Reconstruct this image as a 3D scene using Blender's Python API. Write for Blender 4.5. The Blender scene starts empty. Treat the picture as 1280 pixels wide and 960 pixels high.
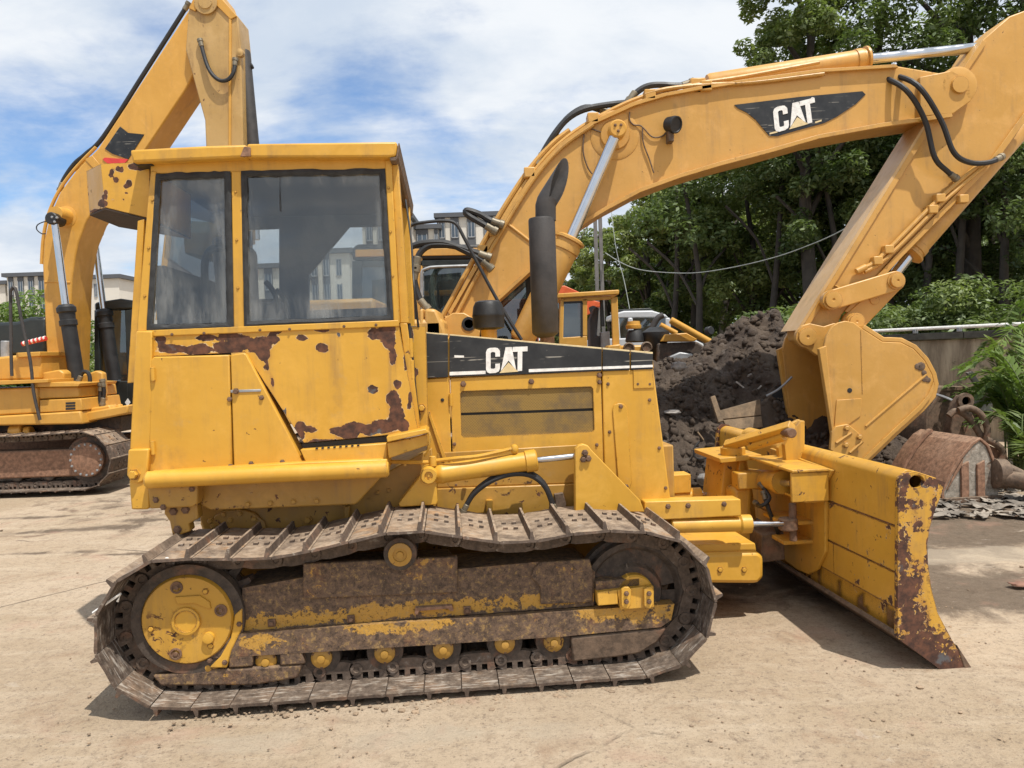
import bpy, bmesh, math, random
import numpy as np
from mathutils import Vector, Matrix, noise as mnoise
R = math.radians
SC = bpy.context.scene
COL = SC.collection
random.seed(7); RNG = np.random.default_rng(7)

# ------------------------------------------------------------------ camera
F = 961.0                                        # focal length in photo pixels (1280 wide)
CAMPOS = Vector((0, 0, 1.6))
RC = Matrix.Rotation(R(90-2.086), 3, 'X') @ Matrix.Rotation(R(-2.0), 3, 'Z')
cam_d = bpy.data.cameras.new('camera'); cam = bpy.data.objects.new('camera', cam_d); COL.objects.link(cam)
cam_d.sensor_width = 36; cam_d.lens = F/1280*36; cam_d.clip_start = .05; cam_d.clip_end = 3000
cam.matrix_world = Matrix.Translation(CAMPOS) @ RC.to_4x4()
SC.camera = cam

# ------------------------------------------------------------------ light
SUN_EL, SUN_AZ = R(66), R(38)                    # sun high behind the photographer, to the right
SDIR = Vector((math.cos(SUN_EL)*math.sin(SUN_AZ), -math.cos(SUN_EL)*math.cos(SUN_AZ), math.sin(SUN_EL)))
sl = bpy.data.lights.new('sun', 'SUN'); sl.energy = 4.3; sl.angle = R(.55); sl.color = (1, .955, .88)
so = bpy.data.objects.new('sun', sl); COL.objects.link(so); so.location = (0, 0, 30)
so.rotation_euler = SDIR.to_track_quat('Z', 'Y').to_euler()
SC.view_settings.view_transform = 'Standard'; SC.view_settings.look = 'None'
SC.view_settings.exposure = 0.16; SC.view_settings.gamma = 1
SC.view_settings.use_curve_mapping = False

def nd(nt, typ, ins=None, **kw):
    n = nt.nodes.new(typ)
    for k, v in kw.items(): setattr(n, k, v)
    for k, v in (ins or {}).items():
        s = n.inputs[k]
        if hasattr(v, 'is_output'): nt.links.new(v, s)
        else: s.default_value = v
    return n
def math_(nt, op, a, b=0.0, c=0.0, clamp=False):
    n = nt.nodes.new('ShaderNodeMath'); n.operation = op; n.use_clamp = clamp
    for i, v in enumerate((a, b, c)):
        if hasattr(v, 'is_output'): nt.links.new(v, n.inputs[i])
        else: n.inputs[i].default_value = v
    return n.outputs[0]
def step_(nt, x, lo, hi, a=0.0, b=1.0):
    n = nt.nodes.new('ShaderNodeMapRange'); n.interpolation_type = 'SMOOTHSTEP'
    nt.links.new(x, n.inputs[0])
    for i, v in zip((1, 2, 3, 4), (lo, hi, a, b)): n.inputs[i].default_value = v
    return n.outputs[0]
def mix_(nt, f, a, b, mode='MIX'):
    n = nt.nodes.new('ShaderNodeMix'); n.data_type = 'RGBA'; n.blend_type = mode
    for s, v in ((n.inputs[0], f), (n.inputs[6], a), (n.inputs[7], b)):
        if hasattr(v, 'is_output'): nt.links.new(v, s)
        elif isinstance(v, (tuple, list)): s.default_value = (*v, 1) if len(v) == 3 else v
        else: s.default_value = v
    return n.outputs[2]
def noise_(nt, vec, scale, detail=5, rough=.6, dist=0.0):
    n = nd(nt, 'ShaderNodeTexNoise', {'Scale': scale, 'Detail': detail, 'Roughness': rough, 'Distortion': dist})
    if vec is not None: nt.links.new(vec, n.inputs['Vector'])
    return n.outputs[0]
def mapping_(nt, vec, scale=(1, 1, 1), loc=(0, 0, 0), rot=(0, 0, 0)):
    n = nd(nt, 'ShaderNodeMapping', {'Vector': vec, 'Scale': scale, 'Location': loc, 'Rotation': rot})
    return n.outputs[0]

w = bpy.data.worlds.new('World'); SC.world = w; w.use_nodes = True
nt = w.node_tree; nt.nodes.clear()
sky = nd(nt, 'ShaderNodeTexSky', sky_type='NISHITA'); sky.sun_disc = False
sky.sun_elevation = SUN_EL; sky.sun_rotation = math.atan2(SDIR.x, SDIR.y)
sky.air_density = 1.0; sky.dust_density = .6; sky.ozone_density = 1.5
tc = nd(nt, 'ShaderNodeTexCoord').outputs['Generated']
sx = nd(nt, 'ShaderNodeSeparateXYZ', {0: tc})
zz = math_(nt, 'ADD', math_(nt, 'MAXIMUM', sx.outputs[2], 0.0), .22)
cx = math_(nt, 'DIVIDE', sx.outputs[0], zz); cy = math_(nt, 'DIVIDE', sx.outputs[1], zz)
cv = nd(nt, 'ShaderNodeCombineXYZ', {0: cx, 1: cy, 2: 3.1}).outputs[0]
n1 = noise_(nt, cv, 1.15, 9, .58, .35)
n2 = noise_(nt, mapping_(nt, cv, (1.2, 1.7, 1), (4, 2, 0)), 1.6, 8, .6, .2)
cov = math_(nt, 'ADD', math_(nt, 'MULTIPLY', n1, .65), math_(nt, 'MULTIPLY', n2, .35))
cov = math_(nt, 'ADD', cov, math_(nt, 'MULTIPLY', sx.outputs[0], .10))
cm = step_(nt, cov, .315, .49, .05, 1)
cm = math_(nt, 'MAXIMUM', cm, step_(nt, sx.outputs[2], .0, .16, .75, 0))     # pale bank near the horizon
shade = step_(nt, noise_(nt, mapping_(nt, cv, (1, 1.5, 1), (9, 5, 1)), 1.7, 7, .58, .3), .34, .66)
ccol = mix_(nt, shade, (5.7, 6.5, 7.6), (8.2, 8.5, 8.85))
blue = mix_(nt, 1.0, sky.outputs[0], (1.0, 1.25, 1.5), 'MULTIPLY')
skyc = mix_(nt, cm, blue, ccol)
bg = nd(nt, 'ShaderNodeBackground', {0: skyc, 1: .1})
nd(nt, 'ShaderNodeOutputWorld', {0: bg.outputs[0]})

# ------------------------------------------------------------------ frames: where a sight line meets a plane of a thing
class Frame:
    def __init__(s, origin, yaw=0.0):
        s.o = Vector(origin); s.yaw = yaw
        s.M = Matrix.Rotation(yaw, 3, 'Z'); s.Mi = s.M.transposed()
    def _hit(s, u, v, ax, val):
        c = s.Mi @ (CAMPOS - s.o); d = s.Mi @ (RC @ Vector(((u-640)/F, -(v-480)/F, -1)))
        return c + d*((val - c[ax])/d[ax])
    def X(s, u, v, x): return s._hit(u, v, 0, x)
    def Y(s, u, v, y): return s._hit(u, v, 1, y)
    def Z(s, u, v, z=0.0): return s._hit(u, v, 2, z)
    def pix(s, p):
        q = RC.transposed() @ (s.M @ Vector(p) + s.o - CAMPOS)
        return 640 - q.x/q.z*F, 480 + q.y/q.z*F
G = Frame((0, 0, 0))

# ------------------------------------------------------------------ builders
def put(name, me, mat, parent=None, kind=None, label=None):
    o = bpy.data.objects.new(name, me); COL.objects.link(o)
    if mat is not None and not me.materials: me.materials.append(mat)
    if parent: o.parent = parent
    if kind: o['kind'] = kind
    if label: o['label'] = label
    return o
def mesh(verts, faces, smooth=30, recalc=True, name='m'):
    me = bpy.data.meshes.new(name); me.from_pydata([tuple(v) for v in verts], [], faces)
    if recalc:
        bm = bmesh.new(); bm.from_mesh(me); bmesh.ops.recalc_face_normals(bm, faces=bm.faces); bm.to_mesh(me); bm.free()
    if smooth:
        me.shade_smooth(); me.set_sharp_from_angle(angle=R(smooth))
    return me
def bev(o, wd=.006, seg=2):
    m = o.modifiers.new('bevel', 'BEVEL'); m.width = wd; m.segments = seg; m.limit_method = 'ANGLE'; m.angle_limit = R(35)
    return o
def thing(name, label, cat, loc=(0, 0, 0), yaw=0.0, group=None):
    o = bpy.data.objects.new(name, None); COL.objects.link(o); o.empty_display_size = .2
    o.location = loc; o.rotation_euler = (0, 0, yaw); o['label'] = label; o['category'] = cat
    if group: o['group'] = group
    return o
def tag(o, label, cat, group=None):
    o['label'] = label; o['category'] = cat
    if group: o['group'] = group
    return o
def prism_raw(pts, a, b, ax=1):
    """pts: 2-D outline in the two other axes; extruded along ax from a to b."""
    n = len(pts)
    def mk(p, t):
        return {0: (t, p[0], p[1]), 1: (p[0], t, p[1]), 2: (p[0], p[1], t)}[ax]
    V = [mk(p, a) for p in pts] + [mk(p, b) for p in pts]
    Fc = [tuple(range(n)), tuple(range(2*n-1, n-1, -1))] + [(i, (i+1) % n, n+(i+1) % n, n+i) for i in range(n)]
    return V, Fc
def prism(name, pts, a, b, mat, parent=None, bevel=.006, ax=1, smooth=30, **kw):
    V, Fc = prism_raw(pts, a, b, ax)
    o = put(name, mesh(V, Fc, smooth), mat, parent, **kw)
    if bevel: bev(o, bevel)
    return o
def pp(fr, px, y):                                # photo outline -> X,Z outline in the plane Y=y of a frame
    return [(p.x, p.z) for p in (fr.Y(u, v, y) for u, v in px)]
def pxp(fr, name, px, y0, y1, mat, parent, bevel=.006, **kw):
    return prism(name, pp(fr, px, y0), y0, y1, mat, parent, bevel, **kw)
def box(name, a, b, mat, parent=None, bevel=.006, **kw):
    return prism(name, [(a[0], a[2]), (b[0], a[2]), (b[0], b[2]), (a[0], b[2])], a[1], b[1], mat, parent, bevel, **kw)
def axes(d):
    d = Vector(d).normalized(); t = Vector((0, 0, 1)) if abs(d.z) < .9 else Vector((1, 0, 0))
    a = d.cross(t).normalized(); return d, a, d.cross(a)
def lathe_raw(p0, d, prof, seg=24, cap=True):
    d, a, b = axes(d); p0 = Vector(p0); V = []; Fc = []
    for t, r in prof:
        for k in range(seg):
            th = 2*math.pi*(k+.5)/seg
            V.append(p0 + d*t + (a*math.cos(th) + b*math.sin(th))*r)
    for i in range(len(prof)-1):
        for k in range(seg):
            k2 = (k+1) % seg; Fc.append((i*seg+k, i*seg+k2, (i+1)*seg+k2, (i+1)*seg+k))
    if cap:
        Fc.append(tuple(range(seg-1, -1, -1))); Fc.append(tuple(range((len(prof)-1)*seg, len(prof)*seg)))
    return V, Fc
def lathe(name, p0, d, prof, mat, parent=None, seg=24, smooth=35, cap=True, **kw):
    V, Fc = lathe_raw(p0, d, prof, seg, cap)
    return put(name, mesh(V, Fc, smooth), mat, parent, **kw)
def cyl(name, p0, p1, r, mat, parent=None, seg=20, ch=.15, **kw):
    p0, p1 = Vector(p0), Vector(p1); L = (p1-p0).length; c = min(r*ch, L*.2)
    return lathe(name, p0, p1-p0, [(0, r-c), (c, r), (L-c, r), (L, r-c)], mat, parent, seg, **kw)
def spline(pts, n=6, closed=False):
    P = [Vector(p) for p in pts]; out = []; m = len(P)
    rng = m if closed else m-1
    for i in range(rng):
        if closed: a, b, c, d = P[(i-1) % m], P[i], P[(i+1) % m], P[(i+2) % m]
        else: a, b, c, d = P[max(i-1, 0)], P[i], P[i+1], P[min(i+2, m-1)]
        for k in range(n):
            t = k/n
            out.append(.5*((2*b) + (c-a)*t + (2*a-5*b+4*c-d)*t*t + (3*b-a-3*c+d)*t**3))
    if not closed: out.append(P[-1])
    return out
def tube_raw(pts, rad, seg=8):
    P = [Vector(p) for p in pts]; V = []; Fc = []; n = len(P)
    rs = rad if isinstance(rad, (list, tuple)) else [rad]*n
    T = [(P[min(i+1, n-1)]-P[max(i-1, 0)]).normalized() for i in range(n)]
    _, a, _ = axes(T[0])
    for i in range(n):
        a = (a - T[i]*a.dot(T[i])).normalized(); b = T[i].cross(a)
        for k in range(seg):
            th = 2*math.pi*k/seg; V.append(P[i] + (a*math.cos(th)+b*math.sin(th))*rs[i])
    for i in range(n-1):
        for k in range(seg):
            k2 = (k+1) % seg; Fc.append((i*seg+k, i*seg+k2, (i+1)*seg+k2, (i+1)*seg+k))
    Fc += [tuple(range(seg-1, -1, -1)), tuple(range((n-1)*seg, n*seg))]
    return V, Fc
def tube(name, pts, r, mat, parent=None, seg=8, n=6, **kw):
    P = spline(pts, n) if n else [Vector(p) for p in pts]
    if name == 'hydraulic_hose':                 # crimped metal ends
        for a, b in ((P[0], P[1]), (P[-1], P[-2])):
            d = (b-a).normalized()
            lathe('hose_fitting', a-d*r*.6, d, [(0, r*.8), (r*.2, r*1.45), (r*1.5, r*1.45), (r*1.6, r*1.2), (r*4, r*1.2), (r*4.2, r)], M['fitting'], parent, 12)
    V, Fc = tube_raw(P, r, seg)
    return put(name, mesh(V, Fc, 40), mat, parent, **kw)
def join_raw(parts):
    V = []; Fc = []
    for v, f in parts:
        k = len(V); V += list(v); Fc += [tuple(i+k for i in q) for q in f]
    return V, Fc
_bolt = {}
def bolt(p, d, r, h, mat, parent, name='bolt'):
    key = (round(r, 4), round(h, 4), mat.name)
    if key not in _bolt:
        V, Fc = lathe_raw((0, 0, 0), (0, 0, 1), [(-.01, r*1.35), (h*.25, r*1.35), (h*.26, r), (h*.85, r), (h, r*.8)], 6)
        me = mesh(V, Fc, 20); me.materials.append(mat); _bolt[key] = me
    o = put(name, _bolt[key], mat, parent)
    o.location = p; o.rotation_euler = Vector(d).to_track_quat('Z', 'Y').to_euler()
    return o
def arm_outline(a, ra, b, rb, n=10):
    """stadium round two pins, in 2-D"""
    a, b = Vector(a), Vector(b); d = b-a; th = math.atan2(d.y, d.x); out = []
    for k in range(n+1):
        t = th+math.pi/2+math.pi*k/n; out.append((a.x+ra*math.cos(t), a.y+ra*math.sin(t)))
    for k in range(n+1):
        t = th-math.pi/2+math.pi*k/n; out.append((b.x+rb*math.cos(t), b.y+rb*math.sin(t)))
    return out
def xz(p): return (p.x, p.z)

# ------------------------------------------------------------------ materials
def material(name):
    m = bpy.data.materials.new(name); m.use_nodes = True; nt = m.node_tree
    return m, nt, nt.nodes['Principled BSDF']
def plain(name, col, rough=.5, metal=0.0, var=.25, scale=6.0, bump=.15, spec=.5):
    m, nt, b = material(name); oc = nd(nt, 'ShaderNodeTexCoord').outputs['Object']
    n = noise_(nt, oc, scale, 7, .65)
    k = step_(nt, n, .25, .75)
    c = mix_(nt, k, [x*(1-var) for x in col], [min(1, x*(1+var)) for x in col])
    nt.links.new(c, b.inputs['Base Color']); b.inputs['Metallic'].default_value = metal
    nt.links.new(step_(nt, n, .3, .7, max(0, rough-.1), min(1, rough+.1)), b.inputs['Roughness'])
    b.inputs['Specular IOR Level'].default_value = spec
    if bump:
        bp = nd(nt, 'ShaderNodeBump', {'Strength': bump, 'Distance': .01, 'Height': noise_(nt, oc, scale*8, 5)})
        nt.links.new(bp.outputs[0], b.inputs['Normal'])
    return m
def paint(name, c0, c1, chips=.70, rough=.42, dust=.25, rustcol=((.045, .022, .016), (.15, .062, .034)), edge=True, dirt=(.27, .155, .06), streak=.5, chipscale=16, flake=13, flakeamp=.75):
    m, nt, b = material(name); oc = nd(nt, 'ShaderNodeTexCoord').outputs['Object']
    big = noise_(nt, oc, 1.1, 6, .6, .2)
    col = mix_(nt, step_(nt, big, .3, .7), c0, c1)
    # fading, chalky patches and grime runs of their own
    col = mix_(nt, math_(nt, 'MULTIPLY', step_(nt, noise_(nt, oc, 3.7, 8, .7, .4), .48, .72), .45), col, [min(1, x*1.15+.03) for x in c1])
    st = noise_(nt, mapping_(nt, oc, (9, 9, .7)), 1.0, 6, .65)
    gr = noise_(nt, oc, 2.3, 9, .72)
    g = math_(nt, 'MULTIPLY', step_(nt, st, .46, .70), step_(nt, gr, .40, .62))
    col = mix_(nt, math_(nt, 'MULTIPLY', g, streak), col, dirt)
    col = mix_(nt, math_(nt, 'MULTIPLY', step_(nt, noise_(nt, oc, 11, 10, .75), .55, .8), dust), col, (.36, .27, .16))
    # rust: small chips, worn edges, and big flaked areas given by the mesh attribute
    ch = step_(nt, noise_(nt, oc, chipscale, 10, .68, .5), chips, chips+.025)
    ch = math_(nt, 'MULTIPLY', ch, step_(nt, noise_(nt, oc, 1.6, 4, .5), .44, .56))
    at = nd(nt, 'ShaderNodeAttribute', attribute_name='rust').outputs['Fac']
    fl = math_(nt, 'ADD', at, math_(nt, 'MULTIPLY', math_(nt, 'SUBTRACT', noise_(nt, oc, flake, 9, .64, .3), .5), flakeamp))
    fl0 = fl; fl = step_(nt, fl, .49, .51)
    rim = math_(nt, 'MULTIPLY', step_(nt, fl0, .452, .475), step_(nt, noise_(nt, oc, 30, 3), .45, .6))
    col = mix_(nt, math_(nt, 'MULTIPLY', rim, .75), col, (.66, .55, .36))
    mask = math_(nt, 'MAXIMUM', ch, fl)
    if edge:
        bv = nd(nt, 'ShaderNodeBevel', {'Radius': .012}); bv.samples = 4
        ge = nd(nt, 'ShaderNodeNewGeometry')
        dt = nd(nt, 'ShaderNodeVectorMath', {0: bv.outputs[0], 1: ge.outputs['Normal']}, operation='DOT_PRODUCT').outputs['Value']
        ew = math_(nt, 'ADD', math_(nt, 'SUBTRACT', 1.0, dt), math_(nt, 'MULTIPLY', math_(nt, 'SUBTRACT', noise_(nt, oc, 19, 8, .7), .5), 1.35))
        mask = math_(nt, 'MAXIMUM', mask, step_(nt, ew, .225, .265))
    # brown stain running below the flakes
    halo = math_(nt, 'MULTIPLY', step_(nt, at, .22, .5), math_(nt, 'MULTIPLY', step_(nt, st, .42, .7), .45))
    col = mix_(nt, halo, col, (.33, .13, .04))
    rc = mix_(nt, step_(nt, noise_(nt, oc, 21, 9, .7), .35, .68), rustcol[0], rustcol[1])
    rc = mix_(nt, step_(nt, noise_(nt, oc, 7, 5, .6), .60, .68), rc, (.10, .10, .105))
    col = mix_(nt, mask, col, rc)
    nt.links.new(col, b.inputs['Base Color'])
    rg = math_(nt, 'ADD', math_(nt, 'MULTIPLY', mask, .42), step_(nt, gr, .3, .75, rough-.06, rough+.16))
    nt.links.new(rg, b.inputs['Roughness'])
    h = math_(nt, 'ADD', math_(nt, 'MULTIPLY', noise_(nt, oc, 55, 4), .18), math_(nt, 'MULTIPLY', mask, -.6))
    h = math_(nt, 'ADD', h, math_(nt, 'MULTIPLY', noise_(nt, oc, 4.5, 3), 2.4))
    bp = nd(nt, 'ShaderNodeBump', {'Strength': .3, 'Distance': .006, 'Height': h})
    nt.links.new(bp.outputs[0], b.inputs['Normal'])
    return m
def worn(name, base, dusty, bright=None, dust_up=.75, rough=.75, yellow=0.0, scale=5, shoe=False, speck=False):
    """bare, rusty, dust covered steel; dust settles on faces that look up, some old paint left"""
    m, nt, b = material(name); oc = nd(nt, 'ShaderNodeTexCoord').outputs['Object']
    oi = nd(nt, 'ShaderNodeObjectInfo').outputs['Random']
    ov = nd(nt, 'ShaderNodeVectorMath', {0: oc, 1: nd(nt, 'ShaderNodeCombineXYZ', {0: math_(nt, 'MULTIPLY', oi, 37), 1: math_(nt, 'MULTIPLY', oi, 11), 2: 0.0}).outputs[0]}, operation='ADD').outputs[0]
    n = noise_(nt, ov, scale, 9, .7, .3); n2 = noise_(nt, ov, scale*4.5, 8, .72, .2)
    col = mix_(nt, step_(nt, n2, .3, .7), [x*.55 for x in base], [x*1.35 for x in base])
    col = mix_(nt, step_(nt, n, .52, .72), col, (.20, .085, .045))
    if yellow:
        ym = math_(nt, 'ADD', n, math_(nt, 'MULTIPLY', math_(nt, 'SUBTRACT', n2, .5), .95))
        at = nd(nt, 'ShaderNodeAttribute', attribute_name='rust').outputs['Fac']
        ym = math_(nt, 'ADD', ym, math_(nt, 'MULTIPLY', at, .42))
        col = mix_(nt, step_(nt, ym, .655, .70), col, (.50, .27, .045))
    nz = nd(nt, 'ShaderNodeSeparateXYZ', {0: nd(nt, 'ShaderNodeNewGeometry').outputs['Normal']}).outputs[2]
    up = math_(nt, 'MULTIPLY', step_(nt, nz, .35, .9), dust_up)
    if shoe:                                     # dust cakes on the tread side, greasy mud with scraped streaks on the chain side
        tn = nd(nt, 'ShaderNodeSeparateXYZ', {0: nd(nt, 'ShaderNodeTexCoord').outputs['Normal']}).outputs[2]
        up = math_(nt, 'MULTIPLY', up, step_(nt, tn, -.5, .3, .22, 1))
        sk = noise_(nt, mapping_(nt, ov, (9, 70, 9)), 1.0, 5, .6)
        sk = math_(nt, 'MULTIPLY', math_(nt, 'MULTIPLY', step_(nt, sk, .52, .60), step_(nt, n, .42, .58)), step_(nt, tn, -.2, -.6, 0, .8))
        col = mix_(nt, step_(nt, tn, -.2, -.6, 0, .55), col, mix_(nt, step_(nt, n2, .35, .65), (.040, .028, .021), (.15, .115, .088)))
        col = mix_(nt, sk, col, (.46, .42, .37))
        ob = math_(nt, 'MULTIPLY', step_(nt, noise_(nt, ov, 7, 6, .6), .50, .62), step_(nt, oi, .35, .8, 0, .8))
        dusty = mix_(nt, ob, dusty, (.46, .27, .13))
    du = math_(nt, 'ADD', math_(nt, 'MULTIPLY', up, step_(nt, n, .25, .55)), math_(nt, 'MULTIPLY', step_(nt, n, .45, .8), .30), clamp=True)
    col = mix_(nt, du, col, mix_(nt, step_(nt, n2, .3, .7), mix_(nt, 1.0, dusty, (.55, .52, .5), 'MULTIPLY'), mix_(nt, 1.0, dusty, (1.2, 1.2, 1.2), 'MULTIPLY')))
    if speck:
        fs = noise_(nt, ov, 38, 10, .8, .3)
        col = mix_(nt, math_(nt, 'MULTIPLY', step_(nt, fs, .53, .60), .75), col, (.34, .215, .08))
        col = mix_(nt, math_(nt, 'MULTIPLY', step_(nt, fs, .47, .40), .8), col, (.035, .022, .015))
    if bright:
        col = mix_(nt, math_(nt, 'MULTIPLY', step_(nt, n2, .58, .66), .8), col, bright)
    nt.links.new(col, b.inputs['Base Color'])
    b.inputs['Roughness'].default_value = rough
    bp = nd(nt, 'ShaderNodeBump', {'Strength': .5, 'Distance': .008, 'Height': math_(nt, 'ADD', n2, math_(nt, 'MULTIPLY', noise_(nt, ov, 60, 5), .4))})
    nt.links.new(bp.outputs[0], b.inputs['Normal'])
    return m
M = {}
M['yellow'] = paint('weathered_yellow_paint', (.575, .303, .030), (.655, .360, .046), chips=.68, dust=.36, streak=.6)
M['hub'] = paint('chipped_greasy_yellow', (.50, .265, .030), (.58, .32, .044), chips=.57, dust=.5, streak=.9, chipscale=20)
M['end'] = paint('scraped_end_plate', (.52, .275, .030), (.60, .33, .046), chips=.535, dust=.3, streak=.9, chipscale=24, flake=36, flakeamp=2.1)
M['yellow_clean'] = paint('repainted_yellow', (.535, .282, .056), (.595, .325, .082), chips=.70, dust=.36, edge=True, streak=.45, dirt=(.25, .15, .07))
M['yellow_far'] = paint('yellow_paint_far', (.56, .285, .042), (.62, .33, .06), chips=.72, dust=.25, edge=False, streak=.4)
M['blade'] = paint('scraped_yellow_paint', (.545, .28, .030), (.62, .335, .044), chips=.615, dust=.34, streak=.9, chipscale=15, flake=30, flakeamp=1.7)
M['shaded_hull'] = paint('oily_shaded_yellow', (.36, .195, .034), (.50, .27, .042), chips=.60, dust=.5, streak=.9, edge=False)  # darker yellow: hull shade put into the base colour, plus oily grime
M['track'] = worn('dusty_track_steel', (.105, .074, .055), (.40, .305, .215), (.30, .26, .21), .75, shoe=True)
M['links'] = worn('dusty_chain_links', (.115, .082, .06), (.28, .21, .15), (.24, .21, .18), .5)
M['trackdark'] = worn('greasy_track_steel', (.070, .052, .040), (.22, .165, .115), dust_up=.5)
M['frame'] = worn('rusty_frame_with_old_paint', (.135, .085, .055), (.23, .15, .085), None, .5, yellow=.01, speck=True)
M['rust'] = worn('rusty_scrap_steel', (.26, .14, .085), (.40, .28, .19), None, .45)
M['brown'] = worn('brown_scrap_steel', (.13, .085, .055), (.25, .19, .13), None, .4)
M['rustdark'] = plain('dark_rusted_underside', (.05, .033, .027), .85, var=.5, scale=9)
M['black'] = plain('black_rubber', (.018, .018, .019), .55, var=.4)
M['gasket'] = plain('cracked_black_gasket', (.030, .031, .032), .7, var=.6, scale=22, bump=.5)
m, nt, b = material('scratched_black_band'); oc = nd(nt, 'ShaderNodeTexCoord').outputs['Object']
sc_ = None
for rot, sca in ((.45, 4.0), (-.6, 3.1), (.12, 5.0)):
    q_ = noise_(nt, mapping_(nt, oc, (1.1, .2, 62), rot=(0, rot, 0), loc=(rot*9, 0, sca)), 1.0, 2, .4)
    l_ = math_(nt, 'MULTIPLY', step_(nt, q_, .655, .675), step_(nt, noise_(nt, oc, sca, 3), .50, .56))
    sc_ = l_ if sc_ is None else math_(nt, 'MAXIMUM', sc_, l_)
sp_ = step_(nt, noise_(nt, oc, 34, 8, .7), .66, .70)
cc = mix_(nt, step_(nt, noise_(nt, oc, 5, 7, .65), .35, .7), (.010, .011, .013), (.032, .033, .034))
cc = mix_(nt, math_(nt, 'MULTIPLY', math_(nt, 'MAXIMUM', sc_, sp_), .7), cc, (.42, .39, .33))
nt.links.new(cc, b.inputs['Base Color']); b.inputs['Roughness'].default_value = .42; M['blackpaint'] = m
M['faded_skylit'] = paint('faded_dusty_skylit_yellow', (.54, .335, .13), (.61, .40, .19), chips=.75, dust=.5, edge=False)
M['muffler'] = plain('heat_stained_black_steel', (.045, .040, .038), .62, var=.35, scale=9)
M['white'] = plain('chalky_white_print', (.80, .78, .74), .6, var=.18, scale=25)
M['stick'] = paint('grimy_faded_yellow', (.44, .27, .085), (.50, .32, .12), chips=.63, dust=.4, edge=False, streak=.9)
M['tan'] = plain('faded_tan_print', (.70, .55, .30), .6, var=.12, scale=25)
M['red'] = plain('red_print', (.62, .045, .04), .5, var=.12)
M['chrome'] = plain('chrome_rod', (.62, .63, .65), .16, 1.0, var=.08, bump=0)
M['pale'] = worn('pale_scraped_steel', (.30, .26, .21), (.42, .36, .28), (.50, .48, .44), .4)
M['bolt'] = worn('rusty_bolt', (.16, .09, .055), (.30, .22, .13), None, .3)
M['interior'] = plain('dull_grey_interior', (.075, .073, .076), .85, var=.25)
M['seat'] = plain('worn_seat_vinyl', (.07, .07, .075), .7)
M['darkgreen'] = plain('dark_metal', (.02, .024, .023), .4)
M['orange'] = plain('orange_red_paint', (.62, .11, .03), .45, var=.18)
M['whitecar'] = plain('white_vehicle_paint', (.50, .51, .52), .35, var=.06, bump=0)
M['fitting'] = plain('dull_hose_fitting', (.20, .17, .12), .5, .4, var=.4)
M['galv'] = plain('dull_galvanised_steel', (.34, .35, .36), .5, .3)
M['mesh'] = None
def glass(name, tint, refl=.13, dust=.10, dustcol=(.42, .45, .45)):
    m, nt, b = material(name); nt.nodes.remove(b)
    oc = nd(nt, 'ShaderNodeTexCoord').outputs['Object']
    tr = nd(nt, 'ShaderNodeBsdfTransparent', {0: (*tint, 1)})
    gl = nd(nt, 'ShaderNodeBsdfGlossy', {0: (.9, .95, 1, 1), 'Roughness': .02})
    df = nd(nt, 'ShaderNodeBsdfDiffuse', {0: (*dustcol, 1)})
    fr = nd(nt, 'ShaderNodeFresnel', {0: 1.5}).outputs[0]
    a = nd(nt, 'ShaderNodeMixShader', {0: math_(nt, 'MULTIPLY', fr, refl/.04), 1: tr.outputs[0], 2: gl.outputs[0]})
    n = noise_(nt, mapping_(nt, oc, (5, 5, 1.3)), 1.5, 9, .7, .4)
    at = nd(nt, 'ShaderNodeAttribute', attribute_name='rust').outputs['Fac']
    d = math_(nt, 'ADD', step_(nt, n, .3, .8, dust*.4, dust*2), math_(nt, 'MULTIPLY', math_(nt, 'MULTIPLY', at, step_(nt, n, .35, .65)), .55))
    c = nd(nt, 'ShaderNodeMixShader', {0: d, 1: a.outputs[0], 2: df.outputs[0]})
    nt.links.new(c.outputs[0], nt.nodes['Material Output'].inputs[0])
    return m
M['glass'] = glass('dusty_cab_glass', (.84, .86, .86), .06, .03, (.40, .41, .40))
M['glassdark'] = glass('dark_tinted_glass', (.22, .27, .27), .14, .09, (.2, .25, .25))
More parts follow.
